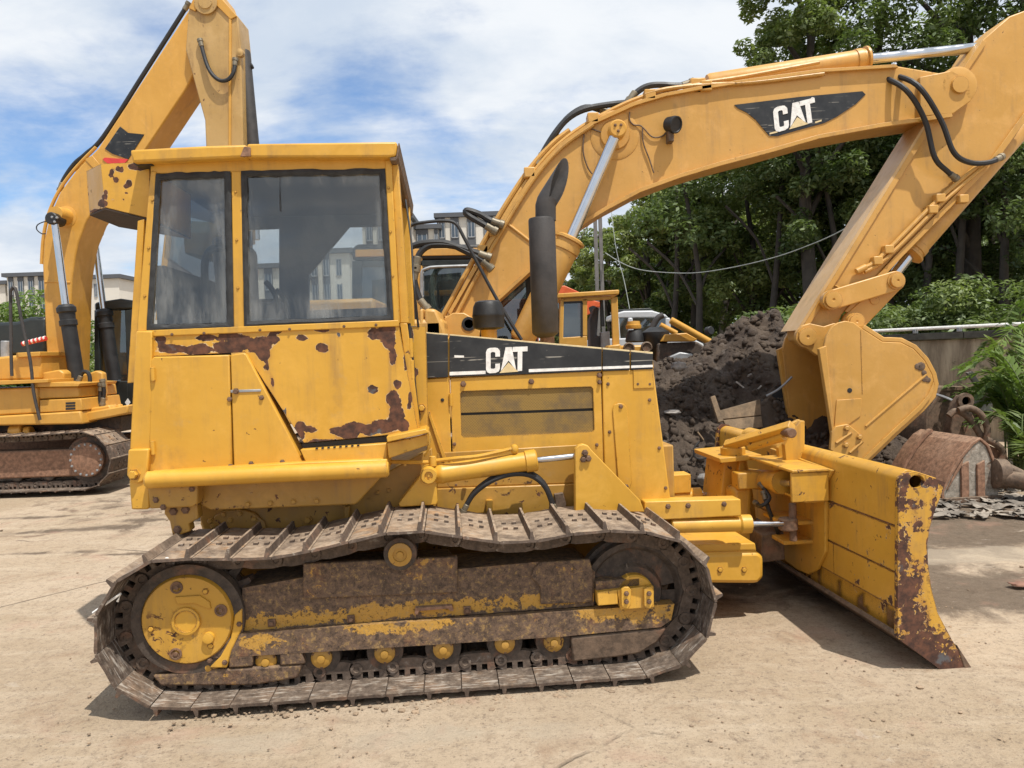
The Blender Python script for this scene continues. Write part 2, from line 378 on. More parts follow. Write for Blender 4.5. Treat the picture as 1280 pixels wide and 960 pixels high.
# ------------------------------------------------------------------ the yard
def smooth01(x): x = np.clip(x, 0, 1); return x*x*(3-2*x)
def build_ground():
    def axis(lo, hi, fine0, fine1, st):
        a = list(np.arange(fine0, fine1+1e-6, st)); g = st
        x = fine1
        while x < hi: g *= 1.35; x += g; a.append(min(x, hi))
        g = st; x = fine0; pre = []
        while x > lo: g *= 1.35; x -= g; pre.append(max(x, lo))
        return np.array(pre[::-1]+a)
    xs = axis(-900, 900, -9, 8, .07); ys = axis(-60, 1500, 2.2, 13, .07)
    X, Y = np.meshgrid(xs, ys); nx, ny = len(xs), len(ys)
    Z = np.zeros_like(X)
    near = smooth01((14-np.abs(Y-7))/4)*smooth01((12-np.abs(X))/3)
    # worn, slightly uneven surface
    for fx, fy, ph, am in ((.9, .5, 0, .006), (2.3, 1.7, 1.3, .004), (.4, 1.1, 2.1, .006), (5.1, 4.3, .4, .002)):
        Z += am*np.sin(X*fx+ph+.6*np.sin(Y*.8))*np.sin(Y*fy+ph*1.7)
    Z = (Z - .012)*near
    V = np.stack([X.ravel(), Y.ravel(), Z.ravel()], 1)
    i = np.arange(nx*ny).reshape(ny, nx)
    Fq = np.stack([i[:-1, :-1].ravel(), i[:-1, 1:].ravel(), i[1:, 1:].ravel(), i[1:, :-1].ravel()], 1)
    me = bpy.data.meshes.new('yard'); me.vertices.add(len(V)); me.vertices.foreach_set('co', V.ravel())
    me.loops.add(Fq.size); me.loops.foreach_set('vertex_index', Fq.ravel())
    me.polygons.add(len(Fq)); me.polygons.foreach_set('loop_start', np.arange(0, Fq.size, 4)); me.polygons.foreach_set('loop_total', np.full(len(Fq), 4))
    me.update(); me.shade_smooth()
    # wet earth and tracked dirt, with shadow painted into the same mask: (photo place, half sizes in metres)
    dark = np.zeros(len(V)); pale = np.zeros(len(V))
    def blob(arr, u, v, rx, ry, amp=1.0, yaw=0.0):
        p = G.Z(u, v); dx = V[:, 0]-p.x; dy = V[:, 1]-p.y; c, s = math.cos(yaw), math.sin(yaw)
        q = np.sqrt(((dx*c+dy*s)/rx)**2+((-dx*s+dy*c)/ry)**2)
        np.maximum(arr, amp*np.clip(1-.5*q, 0, 1), out=arr)
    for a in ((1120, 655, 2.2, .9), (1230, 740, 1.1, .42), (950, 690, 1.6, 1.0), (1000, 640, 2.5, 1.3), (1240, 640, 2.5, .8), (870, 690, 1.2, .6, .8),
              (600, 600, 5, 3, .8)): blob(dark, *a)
    for a in ((95, 660, 1.1, .16, .72, .1), (200, 648, .7, .13, .72), (40, 690, .9, .10, .62), (30, 645, .8, .12, .66), (160, 690, .6, .07, .6)): blob(dark, *a)  # shadow stripes at the left, painted as thin dark bands
    for a in ((1215, 692, 1.0, .22), (1120, 690, .7, .12, .8), (330, 925, .4, .12, .8), (560, 915, .8, .15, .7)): blob(pale, *a)
    for nm, ar in (('dirt_shade', dark), ('pale', pale)):
        at = me.attributes.new(nm, 'FLOAT', 'POINT'); at.data.foreach_set('value', ar.astype(np.float32))
    m, nt, b = material('dusty_yard_concrete'); oc = nd(nt, 'ShaderNodeTexCoord').outputs['Object']
    n0 = noise_(nt, oc, .55, 8, .62, .6); n1 = noise_(nt, oc, 2.6, 10, .7, .4); n2 = noise_(nt, oc, 17, 9, .75)
    n3 = noise_(nt, mapping_(nt, oc, (1.0, 4.5, 1), rot=(0, 0, .25)), 1.6, 9, .72, .5)
    col = mix_(nt, step_(nt, n0, .33, .66), (.395, .30, .20), (.50, .395, .285))
    col = mix_(nt, math_(nt, 'MULTIPLY', step_(nt, n3, .48, .68), .62), col, (.53, .43, .315))
    col = mix_(nt, math_(nt, 'MULTIPLY', step_(nt, n1, .52, .70), .60), col, (.29, .185, .115))
    col = mix_(nt, math_(nt, 'MULTIPLY', step_(nt, n2, .47, .72), .55), col, (.20, .145, .10))
    col = mix_(nt, math_(nt, 'MULTIPLY', step_(nt, noise_(nt, oc, 48, 9, .82), .53, .62), .65), col, (.13, .10, .08))
    # tread scrapes
    wv = noise_(nt, mapping_(nt, oc, (1.2, 26, 1), rot=(0, 0, .12)), 1.0, 7, .7, .8)
    col = mix_(nt, math_(nt, 'MULTIPLY', step_(nt, wv, .60, .72), math_(nt, 'MULTIPLY', step_(nt, n0, .42, .6), .45)), col, (.24, .18, .13))
    pa = nd(nt, 'ShaderNodeAttribute', attribute_name='pale').outputs['Fac']
    pm = step_(nt, math_(nt, 'ADD', pa, math_(nt, 'MULTIPLY', math_(nt, 'SUBTRACT', n1, .5), 1.1)), .42, .62)
    da = nd(nt, 'ShaderNodeAttribute', attribute_name='dirt_shade').outputs['Fac']
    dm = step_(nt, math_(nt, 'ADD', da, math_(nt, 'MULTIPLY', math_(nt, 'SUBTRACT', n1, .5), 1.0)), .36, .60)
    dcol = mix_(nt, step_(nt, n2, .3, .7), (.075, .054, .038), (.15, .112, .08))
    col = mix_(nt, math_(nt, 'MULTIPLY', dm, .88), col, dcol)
    col = mix_(nt, math_(nt, 'MULTIPLY', pm, .55), col, (.43, .36, .27))
    sx_ = noise_(nt, mapping_(nt, oc, (1, 1.6, 1), (3, 8, 0)), 5.5, 11, .78, .8)
    col = mix_(nt, math_(nt, 'MULTIPLY', step_(nt, sx_, .60, .66), .55), col, (.50, .42, .33))
    col = mix_(nt, math_(nt, 'MULTIPLY', step_(nt, sx_, .40, .35), .45), col, (.20, .135, .09))
    fg = noise_(nt, oc, 130, 7, .85)
    col = mix_(nt, math_(nt, 'MULTIPLY', step_(nt, fg, .55, .66), .5), col, (.60, .50, .38))
    col = mix_(nt, math_(nt, 'MULTIPLY', step_(nt, fg, .45, .36), .6), col, (.15, .105, .07))
    col = mix_(nt, math_(nt, 'MULTIPLY', step_(nt, noise_(nt, oc, 1.9, 6, .6, .5), .56, .68), .3), col, (.42, .24, .17))
    # cracks and slab joints
    vo = nd(nt, 'ShaderNodeTexVoronoi', {'Vector': mix_(nt, .16, oc, nd(nt, 'ShaderNodeTexNoise', {'Vector': oc, 'Scale': 1.2, 'Detail': 6}).outputs['Color']), 'Scale': .27}, feature='DISTANCE_TO_EDGE')
    cr = math_(nt, 'MULTIPLY', step_(nt, vo.outputs['Distance'], .0006, .0028, 1, 0), step_(nt, n0, .47, .56))
    col = mix_(nt, math_(nt, 'MULTIPLY', cr, .65), col, (.10, .075, .055))
    nt.links.new(col, b.inputs['Base Color'])
    nt.links.new(step_(nt, n1, .3, .7, .82, .95), b.inputs['Roughness']); b.inputs['Specular IOR Level'].default_value = .25
    h = math_(nt, 'ADD', math_(nt, 'MULTIPLY', n2, .5), math_(nt, 'MULTIPLY', noise_(nt, oc, 85, 6, .75), .35))
    h = math_(nt, 'ADD', math_(nt, 'ADD', h, math_(nt, 'MULTIPLY', n1, .9)), math_(nt, 'MULTIPLY', cr, -.8))
    bp = nd(nt, 'ShaderNodeBump', {'Strength': .9, 'Distance': .022, 'Height': h}); nt.links.new(bp.outputs[0], b.inputs['Normal'])
    return put('ground', me, m, kind='structure')
build_ground()
def pebble_mesh(seed, n=1):
    rnd = random.Random(seed); bm = bmesh.new(); bmesh.ops.create_icosphere(bm, subdivisions=1, radius=1)
    for v in bm.verts: v.co *= rnd.uniform(.65, 1.15); v.co.z *= .6
    V = [v.co.copy() for v in bm.verts]; Fc = [tuple(v.index for v in f.verts) for f in bm.faces]; bm.free(); return V, Fc
def gravel():
    parts = []; rnd = random.Random(3)
    base = [pebble_mesh(k) for k in range(5)]; O_ = G.Z(512, 877)
    for k in range(1250):
        if k >= 1000: t = rnd.uniform(-1.05, 1.15); x = O_[0]+t; y = O_[1]+t*.082-abs(rnd.gauss(0, .06))+.04
        elif k < 600: x, y = rnd.uniform(-2.2, 3.2), rnd.uniform(2.7, 4.6)
        else: x, y = rnd.uniform(-6, 6), rnd.uniform(3, 9)
        s = rnd.choice((.002, .003, .004, .004, .006, .009 if y > 3.2 else .006))*rnd.uniform(.7, 1.3)*(1 if k < 600 else 1.8)
        V, Fc = base[k % 5]; a = rnd.uniform(0, 6.28); c, sn = math.cos(a), math.sin(a)
        parts.append(([(x+s*(v.x*c-v.y*sn), y+s*(v.x*sn+v.y*c), s*v.z*.9-.004) for v in V], Fc))
    V, Fc = join_raw(parts)
    o = put('gravel', mesh(V, Fc, 0, recalc=False), plain('grit', (.31, .225, .15), .9, var=.5, scale=3), kind='stuff')
    o['label'] = 'loose grit and small stones scattered over the yard'
gravel()
# ------------------------------------------------------------------ the bulldozer
O0 = G.Z(512, 877)
D = Frame((O0.x, O0.y, 0), R(4.7))
DZ = thing('bulldozer', 'weathered yellow crawler bulldozer with peeling rusty cab filling the front of the yard', 'bulldozer', D.o, D.yaw)
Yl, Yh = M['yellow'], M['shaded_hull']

# ---- track: shoes and links, shared meshes
def shoe_mesh(w, x0=-.091, x1=.087, gh=.05, mat=None, bolts=True):
    L = x1-x0
    prof = [(x0, 0), (x1, -.002), (x1+.004, .010), (x1-.012, .014), (0, .011), (x0+.034, .013), (x0+.028, gh), (x0+.016, gh), (x0+.010, .013), (x0, .012)]
    parts = [prism_raw(prof, -w/2, w/2, 1)]
    # chamfered grouser ends
    V, Fc = parts[0]
    V = [(x, y*(.955 if z > .03 else 1), z) for x, y, z in V]; parts = [(V, Fc)]
    if bolts:
        for bx in (-.012, .042):
            for by in (-.06, .06):
                parts.append(prism_raw([(bx-.011, by-.013), (bx+.011, by-.013), (bx+.011, by+.013), (bx-.011, by+.013)], .008, .023, 2))
    V, Fc = join_raw(parts); me = mesh(V, Fc, 25, name='shoe'); me.materials.append(mat or M['track']); return me
def link_mesh(off=.105, th=.03, mat=None):
    out = [(-.098, -.018), (-.058, 0), (-.040, 0), (-.040, -.036), (-.012, -.036), (-.012, 0), (.014, 0), (.014, -.036), (.042, -.036), (.042, 0), (.066, 0), (.098, -.022), (.104, -.05), (.094, -.082), (.05, -.092), (-.05, -.092), (-.094, -.084), (-.104, -.055)]
    parts = []
    for s in (-1, 1):
        parts.append(prism_raw(out, s*off-th/2, s*off+th/2, 1))
        parts.append(lathe_raw((-.068, s*(off+th/2-.004) if s < 0 else s*off+th/2-.004, -.052), (0, s, 0), [(0, .030), (.010, .030), (.011, .016), (.005, .014)], 12))
    parts.append(lathe_raw((-.068, -off, -.052), (0, 1, 0), [(0, .022), (2*off, .022)], 10))
    V, Fc = join_raw(parts); me = mesh(V, Fc, 30, name='link'); me.materials.append(mat or M['links']); return me
def resample(P, n):
    P = list(P)+[P[0]]; d = [0]
    for a, b in zip(P, P[1:]): d.append(d[-1]+(b-a).length)
    out = []; j = 0
    for k in range(n):
        t = d[-1]*k/n
        while d[j+1] < t: j += 1
        out.append(P[j].lerp(P[j+1], (t-d[j])/(d[j+1]-d[j])))
    return out
def lay_track(path, yc, shoe, link, parent, pitch=.176):
    """path: closed list of (x,z), bottom run first going +x; returns nothing, links shoes and chain links as parts"""
    P = [Vector((x, 0, z)) for x, z in path]
    L = sum((b-a).length for a, b in zip(P, P[1:]+P[:1])); n = round(L/pitch); S = resample(P, n)
    for k in range(n):
        a, b = S[k], S[(k+1) % n]; t = (b-a).normalized(); c = (a+b)/2; o = Vector((t.z, 0, -t.x))
        Mx = Matrix(((t.x, 0, o.x, c.x), (0, -1, 0, yc), (t.z, 0, o.z, c.z), (0, 0, 0, 1)))
        s = L/n/.184
        for nm, me in (('track_shoe', shoe), ('track_link', link)):
            if me is None: continue
            q = put(nm, me, None, parent); q.matrix_local = Mx @ Matrix.Diagonal((s*(1.03 if nm == 'track_link' else 1), 1, 1, 1))
def arc(c, r, a0, a1, n): return [(c[0]+r*math.cos(R(a0+(a1-a0)*k/n)), c[1]+r*math.sin(R(a0+(a1-a0)*k/n))) for k in range(n+1)]
cf = xz(D.Y(806, 750, 0)); cr = xz(D.Y(216, 788, 0)); RT = .345; ZB = .042
cf = (cf[0], ZB+RT); cr = (cr[0], ZB+RT)
top_px = [(740, 664), (700, 673), (660, 680), (620, 680), (570, 672), (530, 666), (490, 667), (450, 676), (400, 688), (350, 699), (300, 701)]
path = arc(cf, RT, -90, 92, 18) + pp(D, top_px, 0) + arc(cr, RT, 95, 270, 18)
tk = [Vector((x, 0, z)) for x, z in path]
SHW = .62
shoe = shoe_mesh(SHW); link = link_mesh()
lay_track(path, SHW/2, shoe, link, DZ)
GA = 1.95                                        # far track sits this much farther from the viewer
lay_track(path, SHW/2+GA, shoe, link, DZ)

def gridded(px, y, thick, step_px, blobs, name, mat):
    """flat plate cut into small cells so that the flaking has a shape; 'rust' = closeness to the blobs"""
    bm = bmesh.new(); P = [D.Y(u, v, y) for u, v in px]; f = bm.faces.new([bm.verts.new(p) for p in P])
    us = [u for u, v in px]; vs = [v for u, v in px]; k = min(us)+step_px
    def cut(co, no):
        bmesh.ops.bisect_plane(bm, geom=bm.verts[:]+bm.edges[:]+bm.faces[:], dist=1e-5, plane_co=co, plane_no=no)
    while k < max(us): cut(D.Y(k, (min(vs)+max(vs))/2, y), (1, 0, 0)); k += step_px
    k = min(vs)+step_px
    while k < max(vs): cut(D.Y((min(us)+max(us))/2, k, y), (0, 0, 1)); k += step_px
    r = bmesh.ops.extrude_face_region(bm, geom=bm.faces[:])
    bmesh.ops.translate(bm, vec=(0, thick, 0), verts=[e for e in r['geom'] if isinstance(e, bmesh.types.BMVert)])
    bmesh.ops.recalc_face_normals(bm, faces=bm.faces)
    me = bpy.data.meshes.new(name); bm.to_mesh(me); bm.free(); me.shade_smooth(); me.set_sharp_from_angle(angle=R(30))
    vals = []
    for vtx in me.vertices:
        u, v = D.pix(vtx.co); m = 0
        for bu, bv, ru, rv in blobs: m = max(m, 1-.5*math.hypot((u-bu)/ru, (v-bv)/rv))
        vals.append(max(0, m))
    at = me.attributes.new('rust', 'FLOAT', 'POINT'); at.data.foreach_set('value', vals)
    return put(name, me, mat, DZ)
# ---- track frame (near side), seen between the runs
yf = .15
def frame_side(dy, near):
    yb = yf+dy
    A = lambda px, y0, y1, nm, mt, bv=.008: prism(nm, pp(D, px, yf), yb+y0, yb+y1, mt, DZ, bv)
    Fm = M['frame']
    up = [(303, 735), (378, 722), (384, 712), (560, 705), (566, 712), (676, 702), (730, 703), (744, 715), (742, 757), (302, 789)]
    strip = [(302+k*14.7, 779-k*1.12, 16, 7) for k in range(31)]
    q_ = gridded(up, yb+.03, .30, 9, strip if near else [], 'track_frame', Fm)
    low = [(299, 792), (843, 755), (839, 775), (826, 784), (700, 796), (400, 815), (262, 823), (285, 800)]
    q_ = gridded(low, yb-.005, .345, 9, [(470, 785, 40, 5), (560, 778, 34, 5), (770, 765, 40, 8), (830, 760, 20, 10), (330, 800, 20, 5)] if near else [], 'track_frame', Fm)
    A([(256, 838), (378, 831), (372, 848), (318, 857), (200, 858), (190, 845)], .0, .3, 'roller_guard', M['frame'], .01)
    A([(286, 819), (316, 817), (316, 833), (286, 835)], -.004, .05, 'roller_guard', Fm)
    A([(350, 815), (377, 814), (382, 830), (350, 832)], -.004, .05, 'roller_guard', Fm)
    A([(714, 797), (834, 785), (822, 803), (800, 817), (770, 822), (716, 828)], .0, .06, 'roller_guard', M['brown'], .01)
    A([(378, 706), (572, 697), (572, 742), (378, 750)], .015, .05, 'frame_plate', Fm, .005)
    A([(668, 712), (676, 704), (738, 700), (742, 716), (742, 754), (676, 757), (676, 735), (664, 722)], .015, .05, 'frame_plate', Fm, .005)
    if near:
        for u, v in ((340, 778), (439, 773), (584, 762)):
            p = D.Y(u, v, yb+.03); box('bolt_pad', (p.x-.018, p.y-.012, p.z-.018), (p.x+.018, p.y+.004, p.z+.018), M['bolt'], DZ, .003)
            bolt(p+Vector((0, -.01, 0)), (0, -1, 0), .011, .014, M['bolt'], DZ)
        A([(518, 768), (519, 760), (565, 757), (567, 764), (563, 764), (560, 761), (524, 764), (522, 769)], .0, .04, 'frame_step', M['rust'], .002)
    # track rollers
    for u, v in ((262, 832), (333, 826), (402, 822), (481, 816), (554, 811), (631, 804), (692, 802)):
        p = D.Y(u, v, yf+.03); p.y = yb+.035
        lathe('track_roller', p, (0, 1, 0), [(0, .05), (.004, .088), (.05, .092), (.06, .075), (.20, .075), (.21, .092), (.26, .09), (.262, .05)], M['trackdark'], DZ, 24)
        lathe('roller_cap', p, (0, -1, 0), [(-.01, .052), (.012, .050), (.022, .036), (.024, .020), (.034, .018), (.036, .008)], M['shaded_hull'], DZ, 20)
        for k in range(3):
            a = R(30+120*k); bolt(p+Vector((.042*math.cos(a), -.008, .042*math.sin(a))), (0, -1, 0), .008, .010, M['bolt'], DZ)
    # carrier roller
    p = D.Y(500, 693, .11); p.y += dy
    lathe('carrier_roller', p, (0, 1, 0), [(0, .05), (.003, .078), (.03, .082), (.04, .07), (.2, .07), (.21, .082), (.24, .08)], M['trackdark'], DZ, 24)
    lathe('carrier_cap', p, (0, -1, 0), [(-.01, .058), (.01, .056), (.015, .034), (.008, .032), (.008, .018), (.018, .016)], M['shaded_hull'], DZ, 24)
    cyl('carrier_shaft', p+Vector((0, .05, 0)), p+Vector((0, .5, 0)), .035, M['trackdark'], DZ)
    # idler: dished disc with two lightening holes
    p = D.Y(793, 731, .2); p.y = .2+dy; p.z = ZB+RT-.005; r = .262
    V = []; Fc = []; seg = 40; rad = [.085, .135, .150, .215, .235, r]; dep = [.0, .0, .03, .03, .0, .0]
    for q, dd in zip(rad, dep):
        for k in range(seg): a = 2*math.pi*k/seg; V.append((p.x+q*math.cos(a), p.y+dd, p.z+q*math.sin(a)))
    for i in range(len(rad)-1):
        for k in range(seg):
            if i == 2 and k in (0,): continue
            Fc.append((i*seg+k, i*seg+(k+1) % seg, (i+1)*seg+(k+1) % seg, (i+1)*seg+k))
    n0 = len(V)
    for k in range(seg): a = 2*math.pi*k/seg; V += [(p.x+r*math.cos(a), p.y+.16, p.z+r*math.sin(a))]
    for k in range(seg): Fc.append(((len(rad)-1)*seg+k, (len(rad)-1)*seg+(k+1) % seg, n0+(k+1) % seg, n0+k))
    put('idler', mesh(V, Fc, 35), M['trackdark'], DZ)
    lathe('idler_rim', (p.x, p.y+.05, p.z), (0, 1, 0), [(0, .262), (.0, .285), (.06, .285), (.06, .262)], M['trackdark'], DZ, 40, cap=False)
    lathe('idler_hub', (p.x-.01, p.y-.05, p.z+.01), (0, 1, 0), [(0, .09), (.008, .098), (.12, .10), (.14, .15)], M['yellow'], DZ, 32)
    A([(745, 738), (770, 735), (771, 753), (746, 755)], -.03, .05, 'idler_block', M['yellow'], .004)
    A([(770, 735), (815, 730), (816, 757), (774, 760)], -.03, .06, 'idler_block', M['yellow'], .004)
    A([(745, 727), (800, 722), (800, 737), (745, 739)], .0, .08, 'idler_block', Fm, .004)
    for u in (780, 808):
        A([(u-6, 733), (u-2, 730), (u+3, 730), (u+6, 734), (u+6, 752), (u+2, 757), (u-3, 757), (u-6, 753)], -.05, -.028, 'bolt_strap', M['yellow'], .003)
        for v in (738, 748):
            q = D.Y(u, v, yf); q.y = yb-.05; bolt(q, (0, -1, 0), .010, .012, M['bolt'], DZ)
    # final drive and sprocket
    p = D.Y(233, 776, .13); p.y = .13+dy
    lathe('final_drive', p, (0, 1, 0), [(0, .16), (.004, .205), (.03, .218), (.30, .23)], M['hub'], DZ, 48)
    lathe('final_drive_rim', p+Vector((0, .02, 0)), (0, 1, 0), [(0, .215), (0, .262), (.06, .262), (.06, .215)], M['trackdark'], DZ, 48, cap=False)
    lathe('hub_cap', p, (0, -1, 0), [(-.01, .068), (.012, .066), (.014, .052), (.008, .05), (.008, .006)], M['yellow'], DZ, 28)
    A([(221, 744), (252, 742), (264, 750), (266, 759), (258, 757), (246, 752), (224, 753)], -.03, .0, 'hub_plate', M['hub'], .003)
    for a in (103, 14, 55, 190, 250, 310):
        c = p+Vector((.165*math.cos(R(a)), 0, .165*math.sin(R(a))))
        if a in (103, 14, 250): lathe('plug', c, (0, -1, 0), [(-.01, .030), (.004, .029), (.005, .021), (.0, .02), (.0, .01), (.006, .009)], M['bolt'], DZ, 16)
        else: bolt(c, (0, -1, 0), .012, .010, M['yellow'], DZ)
    c = p+Vector((.10, 0, -.085)); lathe('boss', c, (0, -1, 0), [(-.01, .028), (.02, .026), (.022, .02)], M['yellow'], DZ, 18)
    teeth = []
    for k in range(25):
        for rr, off in ((.262, -.35), (.315, -.14), (.315, .14), (.262, .35)):
            a = 2*math.pi*(k+off)/25; teeth.append((p.x+rr*math.cos(a), p.z+rr*math.sin(a)))
    prism('sprocket', teeth, p.y+.10, p.y+.18, M['trackdark'], DZ, 0)
    A([(294, 768), (303, 760), (303, 785), (290, 812), (284, 834), (262, 834), (276, 820), (289, 797)], -.01, .08, 'sprocket_guard', M['yellow'], .006)
    for u, v in ((299, 780), (281, 828), (262, 826)):
        q = D.Y(u, v, yf-.01); q.y = yb-.01; bolt(q, (0, -1, 0), .010, .010, M['bolt'], DZ)
frame_side(0, True)
frame_side(GA, False)
# ---- pale chip and bent wire caught in the rear of the track
q = D.Y(209, 699, .02); lathe('paint_chip', q, (0, -1, 0), [(0, .010), (.003, .011), (.005, .006)], M['white'], DZ, 9)
tube('caught_wire', [D.Y(116, 766, .03), D.Y(151, 742, .03), D.Y(147, 752, .03)], .006, M['white'], DZ, 6, 0)

# ---- hull between the tracks
HY, HZ = .70, 1.97                               # near and far faces of the hull
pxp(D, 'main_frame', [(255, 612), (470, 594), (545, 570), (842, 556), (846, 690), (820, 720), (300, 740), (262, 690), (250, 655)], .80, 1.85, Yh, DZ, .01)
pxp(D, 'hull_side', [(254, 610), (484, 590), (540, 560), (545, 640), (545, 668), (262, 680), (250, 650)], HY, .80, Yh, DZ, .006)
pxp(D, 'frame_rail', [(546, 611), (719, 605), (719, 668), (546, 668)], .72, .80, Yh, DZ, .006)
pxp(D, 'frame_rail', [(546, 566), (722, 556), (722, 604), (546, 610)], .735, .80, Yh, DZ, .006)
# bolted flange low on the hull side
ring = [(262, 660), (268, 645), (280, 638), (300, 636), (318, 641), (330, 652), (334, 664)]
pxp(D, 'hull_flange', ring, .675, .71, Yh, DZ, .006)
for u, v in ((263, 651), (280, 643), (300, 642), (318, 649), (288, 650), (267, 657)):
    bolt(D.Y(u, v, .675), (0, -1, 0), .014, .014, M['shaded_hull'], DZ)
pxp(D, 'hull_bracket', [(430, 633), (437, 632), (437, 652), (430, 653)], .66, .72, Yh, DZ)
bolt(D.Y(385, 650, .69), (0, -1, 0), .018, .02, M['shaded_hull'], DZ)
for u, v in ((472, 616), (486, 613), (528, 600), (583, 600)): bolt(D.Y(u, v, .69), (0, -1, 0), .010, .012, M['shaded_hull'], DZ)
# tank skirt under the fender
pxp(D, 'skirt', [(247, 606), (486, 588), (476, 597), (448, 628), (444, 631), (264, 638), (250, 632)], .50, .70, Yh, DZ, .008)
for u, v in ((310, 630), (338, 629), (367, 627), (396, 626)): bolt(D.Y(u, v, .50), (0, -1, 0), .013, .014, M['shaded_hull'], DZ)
# rear bracket
pxp(D, 'rear_bracket', [(184, 606), (247, 604), (247, 630), (240, 634), (187, 636)], .40, .60, Yh, DZ, .008)
pxp(D, 'mount_plate', [(206, 632), (246, 627), (248, 648), (236, 655), (238, 664), (216, 672), (212, 652), (205, 642)], .46, .54, Yh, DZ, .006)
for u, v in ((217, 639), (232, 637), (222, 662)): bolt(D.Y(u, v, .46), (0, -1, 0), .017, .016, M['bolt'], DZ)
# rear post and its pinned foot
pxp(D, 'rear_post', [(181, 414), (190, 414), (188, 560), (186, 562), (162, 562), (170, 414)], .44, .56, Yl, DZ, .006)
pxp(D, 'rear_flange', [(172, 276), (180, 274), (170, 478), (159, 479)], .50, .54, Yl, DZ, .003)
pxp(D, 'post_foot', [(160, 562), (186, 561), (184, 592), (179, 602), (172, 605), (163, 602), (158, 594)], .40, .50, Yl, DZ, .008)
bolt(D.Y(168, 593, .40), (0, -1, 0), .022, .03, Yl, DZ)
pxp(D, 'post_foot', [(161, 600), (187, 598), (187, 634), (184, 637), (164, 637)], .41, .56, Yl, DZ, .008)
# fender: rounded front edge and deck
a = D.Y(182, 599, .36); b = D.Y(487, 587, .36); a.z = b.z = (a.z+b.z)/2 - .0
a = D.Y(182, 600, .37); b = D.Y(486, 586, .37)
cyl('fender_edge', a, b, .043, Yl, DZ, 24, .25)
pxp(D, 'fender', [(186, 590), (375, 578), (484, 574), (484, 592), (186, 606)], .38, .70, Yl, DZ, .006)
# battery box doors on the fender
pxp(D, 'box_door', [(188.5, 450), (192, 446), (286.5, 443.5), (290, 584), (185, 592)], .44, .60, Yl, DZ, .007)
pxp(D, 'box_door', [(288.2, 443.4), (305, 441), (308, 443), (378, 577), (292, 584)], .442, .60, Yl, DZ, .006)
for u, v in ((287, 499), (327, 497), (314, 579.5), (353, 577.5), (288, 583)): bolt(D.Y(u, v, .442), (0, -1, 0), .010, .012, M['bolt'], DZ)
pxp(D, 'door_latch', [(288, 487.5), (326, 486.5), (326, 489.5), (288, 491)], .436, .446, M['galv'], DZ, .002)
bolt(D.Y(295, 489, .436), (0, -1, 0), .012, .014, M['bolt'], DZ, name='latch_bolt')

# ---- cab side wall with its flaked paint
cab_px = [(186, 418), (498, 404), (523, 540), (380, 553.5), (306, 440), (188, 446)]
blobs = [(200, 423, 7, 7), (215, 436, 20, 6), (250, 437, 26, 6.5), (285, 434, 24, 8), (258, 422, 13, 5), (300, 428, 14, 11), (322, 430, 16, 11), (330, 443, 8, 9), (340, 424, 9, 6), (285, 419, 14, 5),
         (378, 422, 8, 4), (403, 435, 9, 6), (424, 419, 4, 3), (402, 413, 10, 3), (472, 418, 13, 8), (486, 426, 9, 12), (491, 446, 5, 11), (484, 412, 10, 6),
         (466, 487, 8, 6), (497, 480, 5, 5), (492, 500, 9, 10), (496, 520, 10, 12), (480, 533, 16, 9), (462, 538, 14, 7), (442, 534, 14, 8), (425, 540, 12, 6), (435, 545, 12, 5), (505, 532, 7, 9),
         (370, 543, 11, 9), (388, 537, 9, 4), (396, 551, 13, 3.2), (375, 532, 6, 6), (356, 516, 3, 7), (340, 478, 2.5, 7), (333, 460, 3, 8), (185, 446, 6, 4), (507, 455, 2.2, 14), (513, 500, 2.5, 12), (505, 425, 2.2, 10), (430, 551, 40, 1.6), (455, 405, 14, 2), (346, 413, 8, 2.5), (367, 452, 1.6, 3)]
gridded(cab_px, .47, .05, 5, blobs, 'cab_side', Yl)
pxp(D, 'sill_plate', [(375, 562), (484, 554), (484, 574), (382, 578)], .43, .60, Yl, DZ, .005)
for k in range(8):
    q = D.Y(396+k*7.4, 560.6-k*.55, .43); box('drain_slot', (q.x-.006, q.y-.003, q.z-.004), (q.x+.006, q.y+.01, q.z+.004), M['black'], DZ, 0)
pxp(D, 'sill_gap', [(378, 555), (486, 545), (486, 553), (380, 561)], .49, .60, M['black'], DZ, 0)
# step at the cab door
pxp(D, 'step_plate', [(483, 546), (532, 536), (536, 541), (484, 553)], .36, .62, Yl, DZ, .004)
pxp(D, 'step_bracket', [(484, 554), (534, 543), (536, 556), (486, 573)], .40, .44, Yl, DZ, .004)
tube('grab_wire', [D.Y(530, 537, .40), D.Y(537, 543, .38), D.Y(536, 560, .38), D.Y(531, 570, .42)], .006, Yl, DZ, 6)
# posts round the windows
WY = .47
pxp(D, 'window_post', [(289, 214), (301, 214), (305, 410), (292, 411)], WY-.008, WY+.07, Yl, DZ, .005)
pxp(D, 'window_post', [(481, 200), (489, 199), (500, 404), (492, 405)], WY-.008, WY+.09, Yl, DZ, .005)
pxp(D, 'window_post', [(489, 199), (497, 199), (512, 404), (500, 404)], WY+.02, WY+.12, Yl, DZ, .005)
pxp(D, 'window_post', [(188, 214), (195, 214), (183, 418), (170, 418)], WY-.008, WY+.09, Yl, DZ, .005)
pxp(D, 'window_rail', [(188, 201), (490, 196), (490, 214), (188, 217)], WY, WY+.07, Yl, DZ, .004)
pxp(D, 'window_sill', [(182, 413), (498, 400), (499, 408), (183, 421)], WY-.010, WY+.07, Yl, DZ, .004)
